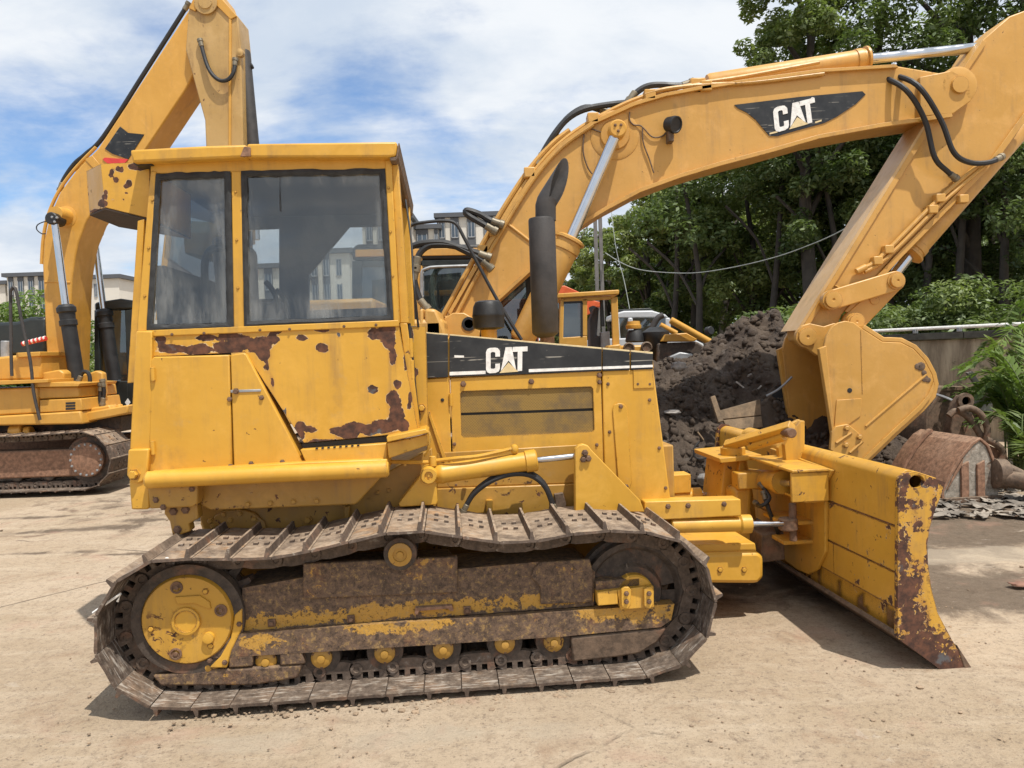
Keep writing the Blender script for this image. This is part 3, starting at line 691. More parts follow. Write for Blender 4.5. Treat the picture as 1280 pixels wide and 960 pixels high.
# hinge side of the cab front
pxp(D, 'hinge_strip', [(500, 404), (509, 404), (526, 540), (518, 541)], .49, .53, Yl, DZ, .004)
pxp(D, 'door_gap', [(507, 404), (513, 404), (525, 537), (522, 541)], .52, .56, M['black'], DZ, 0)
blob2 = [(511, 425, 5, 16), (513, 450, 4, 14), (516, 485, 4, 14), (521, 520, 4, 12), (519, 465, 4, 9)]
def rusty(o, bl):
    me = o.data; vals = []
    for vtx in me.vertices:
        u, v = D.pix(vtx.co); vals.append(max([0]+[1-.5*math.hypot((u-a)/c, (v-b)/d) for a, b, c, d in bl]))
    at = me.attributes.new('rust', 'FLOAT', 'POINT'); at.data.foreach_set('value', vals); return o
gridded([(513, 408), (532, 408), (535, 536), (526, 540)], .58, .1, 5, blob2, 'cowl_panel', Yl)
bolt(D.Y(527, 510, .575), (0, -1, 0), .017, .016, Yl, DZ)
for u, v in ((513.5, 435), (515, 462)):
    p = D.Y(u, v, .50); cyl('hinge', p-Vector((0, 0, .05)), p+Vector((0, 0, .05)), .012, Yl, DZ, 10)

# ---- windows: gasket ring and pane
def window(px, gw=7, name='window', y=WY+.012, dirt=()):
    C = Vector((sum(p[0] for p in px)/len(px), sum(p[1] for p in px)/len(px)))
    n = len(px); inn = []
    for i in range(n):                             # inset outline
        a, b, c = (Vector(px[(i-1) % n]), Vector(px[i]), Vector(px[(i+1) % n]))
        n1 = (b-a).normalized(); n2 = (c-b).normalized(); n1 = Vector((-n1.y, n1.x)); n2 = Vector((-n2.y, n2.x))
        if n1.dot(C-b) < 0: n1 = -n1
        if n2.dot(C-b) < 0: n2 = -n2
        bis = (n1+n2).normalized(); inn.append(b+bis*gw/max(.35, bis.dot(n1)))
    rnd = random.Random(len(px)+int(px[0][0]))
    V = []; Fc = []; m = 0; seg = 14
    outer = []; inner = []
    for i in range(n):
        for k in range(seg):
            t = k/seg; o = Vector(px[i]).lerp(Vector(px[(i+1) % n]), t); q = inn[i].lerp(inn[(i+1) % n], t)
            outer.append(o+(o-C).normalized()*rnd.uniform(-.6, 1.5)); inner.append(q+(q-C).normalized()*rnd.uniform(-1.2, .8))
    m = len(outer)
    rows = []
    for lst, yy in ((outer, y+.01), (outer, y-.016), ([a.lerp(b, .5) for a, b in zip(outer, inner)], y-.022), (inner, y-.012), (inner, y+.012)):
        rows.append([D.Y(p.x, p.y, yy) for p in lst])
    V = [p for r_ in rows for p in r_]
    for j in range(len(rows)-1):
        for k in range(m): Fc.append((j*m+k, j*m+(k+1) % m, (j+1)*m+(k+1) % m, (j+1)*m+k))
    put('window_gasket', mesh(V, Fc, 50), M['gasket'], DZ)
    o = gridded([(p.x, p.y) for p in inn], y, .006, 9, dirt, 'window_pane', M['glass'])
    return o
window([(193, 217), (288, 214), (292, 411), (181, 414)], 8, dirt=[(205, 310, 14, 110), (235, 395, 60, 16), (280, 300, 10, 110), (215, 375, 20, 20), (240, 228, 45, 9)])
window([(301, 213.5), (481, 211), (492, 401), (305, 409)], 7, dirt=[(308, 300, 10, 80), (400, 392, 90, 12), (484, 300, 8, 80), (390, 221, 80, 6), (315, 390, 14, 14)])
# ---- roof
def roof_py(px, y0, y1, nm, mt, bv=.008): return pxp(D, nm, px, y0, y1, mt, DZ, bv)
RFAR = 2.0
roof_py([(162, 187), (256, 182), (308, 180.5), (308, 196.5), (165, 203)], .40, RFAR, 'roof', Yl, .012)
roof_py([(308.5, 179.5), (494, 177), (497, 179), (495, 195), (487, 196), (308.5, 196.5)], .402, RFAR, 'roof', Yl, .010)
roof_py([(487, 197), (495, 196), (498, 178.5), (499.5, 178.5), (498, 197), (495, 201), (488, 201)], .405, RFAR-.005, 'roof_fascia', M['brown'], .003)
roof_py([(300, 195.5), (313, 195), (313, 184), (305, 183)], .392, .405, 'roof_strap', M['rust'], .002)
roof_py([(166, 203), (190, 202), (190, 206), (170, 207)], .44, 1.9, 'roof_seam', M['black'], 0)
tube('hanging_cable', [D.Y(507, 250, 1.2), D.Y(514, 300, .9), D.Y(517, 350, .55), D.Y(523, 409, .58)], .006, M['black'], DZ, 6)
# ---- air box behind the cab
fx = [(D.Y(126, 205, .52), D.Y(131, 259, .52)), (D.Y(187, 202, .52), D.Y(187, 273, .52)), (D.Y(108, 214, .78), D.Y(112, 267, .78))]
z1 = D.Y(140, 205, .52).z
A0, A1 = fx[0]; B0, B1 = fx[1]; C0, C1 = fx[2]
Bt = lambda p, y: Vector((p.x, y, p.z))
V = [A0, A1, B1, B0, C0, C1, Bt(B1, 1.15), Bt(B0, 1.15), Vector((C0.x, 1.15, C0.z)), Vector((C1.x, 1.15, C1.z))]
Fc = [(0, 1, 2, 3), (4, 5, 1, 0), (8, 9, 5, 4), (8, 7, 6, 9), (3, 2, 6, 7), (0, 3, 7, 8, 4), (1, 5, 9, 6, 2)]
bm = bmesh.new(); vs = [bm.verts.new(v) for v in V]; [bm.faces.new([vs[i] for i in f]) for f in Fc]
bmesh.ops.subdivide_edges(bm, edges=bm.edges[:], cuts=22, use_grid_fill=True); bmesh.ops.recalc_face_normals(bm, faces=bm.faces)
me = bpy.data.meshes.new('air_box'); bm.to_mesh(me); bm.free()
ab = put('air_box', me, Yl, DZ)
vfl = [A1, C1, Vector((C1.x, 1.15, C1.z)), Bt(B1, 1.15), B1]
put('air_box_floor', mesh([v-Vector((0, 0, .004)) for v in vfl]+[v-Vector((0, 0, .010)) for v in vfl], [(0, 1, 2, 3, 4), (9, 8, 7, 6, 5)]+[(i, (i+1) % 5, 5+(i+1) % 5, 5+i) for i in range(5)], 0), M['rustdark'], DZ)
rusty(ab, [(140, 215, 3, 4), (147, 211, 2.5, 4), (152, 212, 3, 4), (139, 219, 3, 3), (145, 225, 4, 4), (161, 229, 4.5, 5), (157, 233, 3, 3), (131, 246, 4, 4), (129, 254, 7, 5), (120, 264, 8, 3), (108, 234, 2, 3), (109, 243, 2, 3), (158, 241, 2, 2), (141, 250, 2, 2), (154, 250, 2, 2), (172, 208, 14, 5), (132, 240, 3, 3)])
# ---- cab inside: far wall, floor, seat, levers
FY = 1.72
In = M['interior']
def far(px, nm='cab_far_wall', mt=In, d=.04): return pxp(D, nm, px, FY, FY+d, mt, DZ, 0)
far([(200, 205), (486, 190), (488, 282), (352, 285), (300, 287), (200, 262)])
far([(349, 285.2), (437, 282.4), (386, 343), (386, 425), (349, 427)])
far([(300, 375), (349, 373), (349, 430), (300, 432)])
far([(386, 388), (492, 384), (494, 425), (386, 428)])
far([(286, 290), (314, 288), (314, 374), (300, 376), (300, 432), (286, 432)])
far([(210, 322), (286, 372), (286, 432), (200, 436)], mt=M['interior'])
far([(213, 228), (222, 228), (204, 400), (194, 400)], 'far_post', Yl, .06)
pane = far([(314, 286), (350, 285), (350, 374), (314, 375)], 'far_pane', M['glass'], .006)
far([(437, 282), (488, 281), (492, 385), (386, 388), (386, 343)], 'far_pane', M['glass'], .006)
far([(213, 228), (286, 280), (286, 372), (205, 322)], 'far_pane', M['glassdark'], .006)
fl = D.Y(340, 480, .6).z
p0 = D.Y(190, 440, WY); p1 = D.Y(498, 440, WY)
box('cab_floor', (p0.x, WY+.06, fl-.05), (p1.x+.05, FY, fl), In, DZ, 0)
zt = D.Y(300, 203, .5).z
box('cab_rear_wall', (p0.x+.0, .56, fl), (p0.x+.05, FY, D.Y(200, 330, .5).z), In, DZ, 0)
box('cab_roof_lining', (p0.x+.1, WY+.08, zt-.05), (p1.x-.05, FY, zt-.01), In, DZ, 0)
st = Frame(D.o, D.yaw)
pxp(D, 'seat_back', [(262, 296), (284, 292), (296, 300), (300, 404), (272, 408)], .95, 1.45, M['seat'], DZ, .04)
pxp(D, 'seat_cushion', [(272, 402), (352, 396), (356, 416), (276, 424)], .93, 1.47, M['seat'], DZ, .04)
tube('seat_arm', [D.Y(247, 400, .9), D.Y(256, 372, .9), D.Y(256, 330, .9), D.Y(264, 312, .9), D.Y(280, 309, .9)], .022, M['black'], DZ, 8)
pxp(D, 'seat_headrest', [(268, 262), (284, 258), (294, 262), (296, 290), (270, 294)], 1.05, 1.35, M['seat'], DZ, .03)
tube('lever', [D.Y(352, 420, 1.2), D.Y(345, 372, 1.2), D.Y(332, 352, 1.2)], .016, M['black'], DZ, 8)
tube('lever', [D.Y(362, 420, 1.5), D.Y(357, 378, 1.5), D.Y(345, 362, 1.5)], .016, M['black'], DZ, 8)
pxp(D, 'console', [(305, 378), (352, 376), (358, 424), (305, 428)], 1.55, 1.75, M['seat'], DZ, .02)
tube('wiper', [D.Y(350, 214, WY+.02), D.Y(350.5, 264, WY+.01)], .004, M['black'], DZ, 5, 0)
# front frame of the cab
box('windscreen_post', (p1.x-.04, FY-.07, fl), (p1.x+.04, FY, zt), Yl, DZ, .01)
box('dashboard', (p1.x-.06, .6, fl), (p1.x+.10, FY, D.Y(500, 408, .6).z), In, DZ, .01)

# ---- hood
HN, HF = .74, 1.72
hood = [(532, 416), (816, 441), (839, 622), (842, 640), (536, 640)]
pxp(D, 'hood', [(532, 419), (816, 444), (818, 462), (532, 474)], HN+.006, HF, Yl, DZ, .012)
pxp(D, 'cowl', [(532, 474), (561, 472), (565, 600), (566, 640), (536, 640)], HN, HF, Yl, DZ, .004)
pxp(D, 'cowl_gusset', [(534, 515), (537, 514), (564, 590), (562, 600)], HN-.015, HN, Yl, DZ, .002)
q = D.Y(553, 500, HN); lathe('cowl_hole', q, (0, -1, 0), [(-.01, .010), (.003, .010), (.004, .008)], M['black'], DZ, 14)
# engine door with recessed grille
X0 = [(563, 473), (751, 463), (755, 602), (567, 612)]
g0 = [(575, 489), (741, 483), (743, 540), (577, 547)]
def ring_plate(fr, nm, outer, inner, y, th, mat, parent, bv=.003):
    bm = bmesh.new()
    es = []
    for px in (outer, inner):
        vs = [bm.verts.new(fr.Y(u, v, y)) for u, v in px]; es += [bm.edges.new((vs[i], vs[(i+1) % len(vs)])) for i in range(len(vs))]
    bmesh.ops.triangle_fill(bm, edges=es, use_beauty=True)
    r = bmesh.ops.extrude_face_region(bm, geom=bm.faces[:]); bmesh.ops.translate(bm, vec=(0, th, 0), verts=[e for e in r['geom'] if isinstance(e, bmesh.types.BMVert)])
    bmesh.ops.dissolve_limit(bm, angle_limit=R(1), verts=bm.verts[:], edges=bm.edges[:])
    bmesh.ops.recalc_face_normals(bm, faces=bm.faces); me = bpy.data.meshes.new(nm); bm.to_mesh(me); bm.free(); me.shade_smooth(); me.set_sharp_from_angle(angle=R(30))
    return put(nm, me, mat, parent)
ring_plate(D, 'engine_door', [(563, 473), (751, 463.5), (755, 603), (567, 612)], [(578, 489), (739, 483.2), (741.5, 486), (743, 537), (740.5, 540), (580, 546.8), (577, 544), (575.5, 492)], HN, .055, Yl, DZ)
pxp(D, 'engine_bay', [(566, 476), (752, 466), (812, 470), (822, 640), (566, 640)], HN+.062, HF-.02, M['black'], DZ, 0)
m, nt, b = material('dusty_grille_mesh'); oc = nd(nt, 'ShaderNodeTexCoord').outputs['Object']
sp = nd(nt, 'ShaderNodeSeparateXYZ', {0: oc})
hx = math_(nt, 'PINGPONG', math_(nt, 'ADD', math_(nt, 'MULTIPLY', sp.outputs[0], 1.0), math_(nt, 'MULTIPLY', sp.outputs[2], .577)), .0045)
hz = math_(nt, 'PINGPONG', math_(nt, 'SUBTRACT', math_(nt, 'MULTIPLY', sp.outputs[0], 1.0), math_(nt, 'MULTIPLY', sp.outputs[2], .577)), .0045)
hole = step_(nt, math_(nt, 'MINIMUM', hx, hz), .0013, .0022)
nn = noise_(nt, oc, 5, 8, .7)
colm = mix_(nt, step_(nt, nn, .42, .62), (.31, .19, .042), (.19, .125, .05)); colm = mix_(nt, math_(nt, 'MULTIPLY', hole, .62), colm, (.03, .022, .014))
nt.links.new(colm, b.inputs['Base Color']); b.inputs['Roughness'].default_value = .7; M['mesh'] = m
pxp(D, 'grille', [(575, 489.5), (741, 483.5), (742, 510), (576, 516)], HN+.012, HN+.03, M['mesh'], DZ, 0)
pxp(D, 'grille', [(576, 519.5), (742, 513.5), (743, 540), (577, 546.5)], HN+.010, HN+.03, M['mesh'], DZ, 0)
pxp(D, 'grille_gap', [(575, 515), (743, 509), (743, 514.5), (575, 520)], HN+.03, HN+.04, M['black'], DZ, 0)
for u, v in ((579, 480), (664, 477)): bolt(D.Y(u, v, HN), (0, -1, 0), .013, .014, M['bolt'], DZ)
p = D.Y(749, 469, HN); bolt(p, (0, -1, 0), .012, .014, M['bolt'], DZ); bolt(p-Vector((0, 0, .04)), (0, -1, 0), .010, .02, M['bolt'], DZ)
# radiator end
pxp(D, 'radiator_side', [(753, 463), (817, 461), (838, 622), (841, 645), (756, 645)], HN, HF, Yl, DZ, .008)
pxp(D, 'slot_cover', [(766, 512), (768, 506), (774, 504), (780, 505), (784, 511), (790, 603), (787, 611), (778, 613), (773, 606)], HN-.010, HN, Yl, DZ, .003)
for u, v in ((776, 508), (783, 608)): bolt(D.Y(u, v, HN-.01), (0, -1, 0), .010, .010, M['bolt'], DZ)
pxp(D, 'access_plate', [(791, 443), (815, 444), (818, 485), (792, 486)], HN-.006, HN+.0005, Yl, DZ, .002)
# black band with white line and lettering
def band(u0, u1):
    f = lambda a, b, u: a+(b-a)*(u-532)/(815-532)
    q = lambda a, b: [(u0, f(*a, u0)), (u1, f(*a, u1)), (u1, f(*b, u1)), (u0, f(*b, u0))]
    t = (416.5, 442); bt = (472.5, 461.5)
    pxp(D, 'band', q(t, bt), HN-.010, HN+.004, M['blackpaint'], DZ, .001)
    pxp(D, 'band_edge', q((415, 440), (417.5, 443)), HN-.006, HN+.02, M['tan'], DZ, .001)
    return q
for a_, b_ in ((531, 560), (562, 752), (753.5, 787), (789, 816)):
    q = band(a_, b_)
for a_, b_ in ((562, 607), (661, 752), (753.5, 787), (789, 816)):
    f = lambda a, b, u: a+(b-a)*(u-532)/(815-532)
    pxp(D, 'band_stripe', [(a_, f(466, 456, a_)), (b_, f(466, 456, b_)), (b_, f(470.5, 459, b_)), (a_, f(470.5, 459, a_))], HN-.0135, HN-.009, M['white'], DZ, 0)
LET = {'C': [(.60, .64), (.60, .86), (.50, .98), (.40, 1), (.16, 1), (.05, .95), (0, .84), (0, .16), (.05, .05), (.16, 0), (.42, 0), (.55, .05), (.60, .16), (.60, .36), (.40, .36), (.40, .20), (.36, .17), (.24, .17), (.20, .21), (.20, .79), (.24, .83), (.36, .83), (.40, .79), (.40, .64)],
       'A': [(.64, .06), (.84, 1), (1.10, 1), (1.30, .06), (1.22, .14), (.97, .46), (.72, .14)],
       'T': [(1.14, 1), (1.78, 1), (1.78, .80), (1.56, .80), (1.56, 0), (1.36, 0), (1.36, .80), (1.14, .80)],
       '^': [(.58, -.02), (.97, .38), (1.40, -.02)]}
def lettering(fr, quad, y, parent, mats, th=.004, names=('letter', 'letter', 'letter', 'emblem_triangle')):
    """quad: photo corners bottom-left, bottom-right, top-right, top-left"""
    q = [Vector(c) for c in quad]
    for ch, nm, mt in zip('CAT^', names, mats):
        px = []
        for x, z in LET[ch]:
            s = x/1.78; a = q[0].lerp(q[1], s); b = q[3].lerp(q[2], s); c = a.lerp(b, z); px.append((c.x, c.y))
        pxp(fr, nm, px, y-th, y+.002, mt, parent, 0)
lettering(D, [(607.5, 467), (659, 463), (659.5, 433), (607.5, 435)], HN-.010, DZ, (M['white'], M['white'], M['white'], M['tan']))
pxp(D, 'scuff', [(568, 444), (580, 444.5), (580, 447), (568, 447)], HN-.0125, HN-.009, M['white'], DZ, 0)
# ---- exhaust stack and air cleaner on the hood
yS = 1.02
a = D.Y(682, 424, yS); rM = (D.Y(699, 350, yS).x-D.Y(666, 350, yS).x)/2
zb = D.Y(682, 418, yS).z; zm = D.Y(682, 273, yS).z; zh = D.Y(682, 445, yS).z
lathe('muffler', (a.x, yS, zb), (0, 0, 1), [(-.02, rM*.55), (0, rM*.9), (.012, rM), (zm-zb-.01, rM), (zm-zb, rM*.94), (zm-zb+.002, rM*.7)], M['muffler'], DZ, 32)
cyl('muffler_neck', (a.x+.01, yS, zh-.15), (a.x+.01, yS, zb), rM*.55, M['bolt'], DZ)
P = [D.Y(u, v, yS) for u, v in ((682, 276), (682, 257), (683.5, 252), (686, 247.5), (699, 227))]
rp = .062
V, Fc = tube_raw(P, rp, 24); Fc = Fc[:-2]
# slanted cut at the mouth, and a wall thickness
n = len(P); ax = (P[-1]-P[-2]).normalized()
cutn = Vector((.66, -.75, .0)).normalized()
for k in range(24):
    v = V[(n-1)*24+k]; c = P[-1]; t = cutn.dot(c-v)/cutn.dot(ax); V[(n-1)*24+k] = v+ax*t
inner = []
for i in range(n-1, n-3, -1):
    for k in range(24):
        v = V[i*24+k]; c = P[i]; V.append(c+(v-c)*.93 if i == n-1 else c+(v-c)*.9)
b0 = n*24
for k in range(24):
    k2 = (k+1) % 24; Fc += [((n-1)*24+k, (n-1)*24+k2, b0+k2, b0+k), (b0+k, b0+k2, b0+24+k2, b0+24+k)]
put('exhaust_pipe', mesh(V, Fc, 40), M['muffler'], DZ)
yP = 1.25
q = D.Y(611, 410, yP); rP = (D.Y(631, 395, yP).x-D.Y(591, 395, yP).x)/2; hP = D.Y(611, 376, yP).z-q.z
lathe('air_cleaner', q, (0, 0, 1), [(-.012, rP*.55), (-.004, rP*.84), (0, rP*.97), (hP*.42, rP), (hP*.45, rP*1.02), (hP*.5, rP), (hP*.8, rP*.93), (hP*.95, rP*.8), (hP, rP*.6)], M['black'], DZ, 32)
cyl('cleaner_neck', (q.x, yP, q.z-.25), (q.x, yP, q.z), rP*.5, Yl, DZ)
# ---- blade lift cylinder on the hull side
yC = .50
pxp(D, 'cylinder_bracket', [(529, 590), (536, 584), (545, 585), (547, 626), (546, 631), (500, 634), (498, 630)], yC+.03, yC+.16, Yl, DZ, .006)
pe = D.Y(536, 594, yC); lathe('cylinder_eye', pe, (0, -1, 0), [(-.12, .045), (.02, .045), (.03, .040), (.03, .022), (.02, .020), (.02, .008), (.03, .007)], Yl, DZ, 24)
c0 = D.Y(545, 593, yC+.06); c1 = D.Y(657, 577, yC+.06); dC = (c1-c0).normalized()
rC = .052
lathe('lift_cylinder', c0, c1-c0, [(-.03, .03), (0, rC*.95), (.02, rC), (.026, rC*1.05), (.04, rC*1.05), (.046, rC), ((c1-c0).length, rC)], Yl, DZ, 28)
lathe('cylinder_gland', c1, dC, [(-.005, rC*1.0), (0, rC*1.14), (.055, rC*1.16), (.062, rC*1.0), (.064, .03)], Yl, DZ, 28)
cyl('cylinder_rod', c1+dC*.05, D.Y(724, 569.5, yC+.06), .017, M['chrome'], DZ, 16)
pxp(D, 'lift_bracket', [(719, 562), (723, 557), (729, 555), (735, 557), (740, 563), (800, 625), (806, 640), (719, 640)], yC, yC+.05, Yl, DZ, .005)
pxp(D, 'lift_bracket', [(719, 562), (723, 557), (729, 555), (735, 557), (740, 563), (800, 625), (806, 640), (719, 640)], yC+.12, yC+.17, Yl, DZ, .005)
for u, v in ((731, 566), (729, 574), (735, 573)): bolt(D.Y(u, v, yC), (0, -1, 0), .014, .02, M['bolt'], DZ)
tube('hydraulic_pipe', [D.Y(480, 577, .58), D.Y(530, 578, yC+.05), D.Y(545, 576, yC+.05), D.Y(570, 573, yC+.02), D.Y(600, 570, yC+.02), D.Y(640, 561, yC+.04)], .011, Yl, DZ, 8)
q = D.Y(541, 576, yC+.04); cyl('pipe_fitting', q-Vector((0, 0, .03)), q+Vector((0, 0, .025)), .020, Yl, DZ, 12)
q = D.Y(643, 560, yC+.05); lathe('pipe_fitting', q-Vector((0, 0, .03)), (0, 0, 1), [(0, .012), (.01, .020), (.03, .023), (.045, .016), (.05, .006)], Yl, DZ, 14)
for e, o in enumerate((0, 7)):
    tube('hydraulic_hose', [D.Y(579, 640, .56+.03*e), D.Y(592, 618-o*.3, .55+.03*e), D.Y(615, 601-o*.5, .54+.03*e), D.Y(640, 593-o*.6, .54+.03*e), D.Y(664, 595-o*.5, .55+.03*e), D.Y(682, 610-o*.4, .56+.03*e), D.Y(693+o*.3, 640, .58+.03*e)], .013, M['black'], DZ, 8)
pxp(D, 'bracket', [(693, 618), (704, 616), (708, 630), (706, 640), (696, 640)], .69, .73, M['brown'], DZ, .004)
pxp(D, 'drain_lug', [(608, 626), (616, 626), (616, 640), (608, 640)], .68, .74, Yl, DZ, .004)
# ---- push frame in front of the hull
pxp(D, 'push_arm', [(842, 693), (948, 690), (955, 696), (955, 722), (948, 730), (842, 729)], .74, 1.70, Yl, DZ, .03)
pxp(D, 'push_arm_cap', [(862, 681), (944, 679), (946, 691), (862, 694)], .78, 1.6, Yl, DZ, .006)
pxp(D, 'support_beam', [(806, 627), (926, 624), (927, 645), (806, 651)], .66, .78, Yl, DZ, .006)
a = D.Y(838, 657, .70); b = D.Y(925, 655, .70); d = (b-a).normalized(); rA = .043
cyl('angle_cylinder', a, b, rA, Yl, DZ, 24); lathe('cylinder_gland', b, d, [(-.01, rA), (0, rA*1.25), (.06, rA*1.25), (.065, rA*.6)], Yl, DZ, 24)
cyl('cylinder_rod', b+d*.05, D.Y(980, 654.5, .70), .017, M['chrome'], DZ, 16)
for yy, sc in ((1.62, 1.0),):
    a = D.Y(820, 622, yy); b = D.Y(872, 619, yy); d = (b-a).normalized()
    box('support_beam', (a.x-.1, yy-.05, a.z+.03), (b.x-.06, yy+.10, a.z+.16), Yl, DZ, .006)
    cyl('angle_cylinder', a, b, rA, Yl, DZ, 20); lathe('cylinder_gland', b-d*.04, d, [(-.01, rA), (0, rA*1.25), (.06, rA*1.25), (.065, rA*.6)], Yl, DZ, 24)
    cyl('cylinder_rod', b, D.Y(905, 616, yy), .017, M['chrome'], DZ, 14)

# hinges, screws and small fittings
for v in (468, 560):
    a = D.Y(191, v, .432); cyl('door_hinge', a-Vector((0, 0, .035)), a+Vector((0, 0, .035)), .011, Yl, DZ, 10)
for v in (500, 580):
    a = D.Y(563.5, v, HN-.006); cyl('door_hinge', a-Vector((0, 0, .035)), a+Vector((0, 0, .035)), .010, Yl, DZ, 10)
for u, v in ((325, 412.5), (362, 411.5), (430, 408), (470, 406), (215, 418), (255, 416.5)): bolt(D.Y(u, v, WY-.010), (0, -1, 0), .006, .006, M['bolt'], DZ, 'screw')
for u, v in ((294.5, 240), (296, 300), (297.5, 360), (485.5, 235), (488, 290), (491, 345), (190.5, 250), (186, 310), (181, 370)): bolt(D.Y(u, v, WY-.008), (0, -1, 0), .006, .006, Yl, DZ, 'screw')
for u, v in ((760, 480), (762, 540), (812, 500), (824, 560), (832, 610), (570, 606), (620, 604), (680, 601), (745, 598), (746, 556), (568, 555), (797, 449), (811, 449), (797, 480), (812, 480)): bolt(D.Y(u, v, HN), (0, -1, 0), .008, .008, M['bolt'], DZ)
for u, v in ((835, 633), (860, 632), (905, 630)): bolt(D.Y(u, v, .66), (0, -1, 0), .012, .012, M['bolt'], DZ)
for u in (868, 900, 930): bolt(D.Y(u, 712, .74), (0, -1, 0), .014, .010, Yl, DZ)
for u, v in ((204, 634), (240, 611), (195, 625)): bolt(D.Y(u, v, .40), (0, -1, 0), .012, .012, M['bolt'], DZ)
# ------------------------------------------------------------------ dozer blade (part of the bulldozer)
Bl = M['blade']
YN, YFAR = -.05, 2.50
end_px = [(1123, 606), (1125, 598), (1131, 592), (1145, 590), (1182, 603), (1176, 620), (1168, 640), (1162, 660), (1159, 680), (1160, 705), (1164, 735), (1172, 766), (1190, 800), (1215, 840), (1243, 876),
          (1228, 882), (1190, 848), (1150, 818), (1122, 798)]
EP = pp(D, end_px, YN)
# end plates with the lifting hole
def end_plate(y0, y1, nm, hole_px):
    hc = xz(D.Y(*hole_px, YN)); hr = .034; n = 20
    ring = [(hc[0]+hr*1.15*math.cos(2*math.pi*k/n), hc[1]+hr*.95*math.sin(2*math.pi*k/n)) for k in range(n)]
    bm = bmesh.new()
    def loop(pts, y): 
        vs = [bm.verts.new((x, y, z)) for x, z in pts]
        es = [bm.edges.new((vs[i], vs[(i+1) % len(vs)])) for i in range(len(vs))]; return es
    es = loop(EP, y0)+loop(ring, y0)
    bmesh.ops.triangle_fill(bm, edges=es, use_beauty=True)
    us = [p[0] for p in EP]; zs = [p[1] for p in EP]
    for k in np.arange(min(us), max(us), .025): bmesh.ops.bisect_plane(bm, geom=bm.verts[:]+bm.edges[:]+bm.faces[:], dist=1e-5, plane_co=(k, 0, 0), plane_no=(1, 0, 0))
    for k in np.arange(min(zs), max(zs), .025): bmesh.ops.bisect_plane(bm, geom=bm.verts[:]+bm.edges[:]+bm.faces[:], dist=1e-5, plane_co=(0, 0, k), plane_no=(0, 0, 1))
    r = bmesh.ops.extrude_face_region(bm, geom=bm.faces[:])
    bmesh.ops.translate(bm, vec=(0, y1-y0, 0), verts=[e for e in r['geom'] if isinstance(e, bmesh.types.BMVert)])
    bmesh.ops.recalc_face_normals(bm, faces=bm.faces)
    me = bpy.data.meshes.new(nm); bm.to_mesh(me); bm.free(); me.shade_smooth(); me.set_sharp_from_angle(angle=R(30))
    o = put(nm, me, M['end'], DZ); return o
ep = end_plate(YN, YN+.028, 'blade_end_plate', (1146, 602))
rusty(ep, [(1130, 600, 7, 10), (1165, 603, 17, 5), (1127, 625, 7, 14), (1142, 630, 12, 6), (1128, 690, 10, 30), (1131, 745, 16, 30), (1142, 775, 18, 24), (1180, 835, 60, 30), (1150, 805, 40, 22), (1222, 862, 30, 22), (1178, 607, 4, 10), (1167, 640, 3, 26), (1160, 690, 2.5, 26), (1148, 655, 7, 8), (1148, 720, 6, 20)])
fp = end_plate(YFAR-.028, YFAR, 'blade_end_plate', (1146, 602))
rusty(fp, [(0, 0, 1, 1)])
me = fp.data; at = me.attributes['rust']; zt_ = max(v.co.z for v in me.vertices)
at.data.foreach_set('value', [max(0, 1-.5*math.hypot(0, (zt_-v.co.z)/.10)) for v in me.vertices])
# skin: a curved front sheet, the rolled top, and four back plates with weld seams between them
def sheet(nm, pts, y0, y1, th, mat, bv=.004):
    """open profile thickened by th towards +normal"""
    P = [Vector((x, z)) for x, z in pts]; n = len(P); off = []
    for i in range(n):
        t = (P[min(i+1, n-1)]-P[max(i-1, 0)]).normalized(); off.append(P[i]+Vector((t.y, -t.x))*th)
    return prism(nm, [tuple(p) for p in P]+[tuple(p) for p in off[::-1]], y0, y1, mat, DZ, bv, smooth=40)
front = [(p.x, p.y) for p in [Vector(q) for q in EP[4:15]]]
front = [(x-.02, z) for x, z in front]
sheet('moldboard', front, YN+.03, YFAR-.03, .02, Bl)
def on_back(v): return D.Y(1123, v, YN)
xb = EP[0][0]+.012
zs = {v: on_back(v).z for v in (606, 661, 720, 766, 798)}
top = [(xb, zs[661]+.006), (xb, zs[606]+.0), (xb+.006, zs[606]+.03), (xb+.03, zs[606]+.055), (xb+.075, zs[606]+.062), (xb+.20, zs[606]+.018)]
def roll(nm, pts, y0, y1):
    q = [Vector((a, 0, b)) for a, b in pts]; s = [pts[0]]+[(v.x, v.z) for v in spline(q[1:], 5)]
    return sheet(nm, s, y0, y1, .02, Bl, .003)
roll('blade_top', top, YN+.03, YFAR-.03)
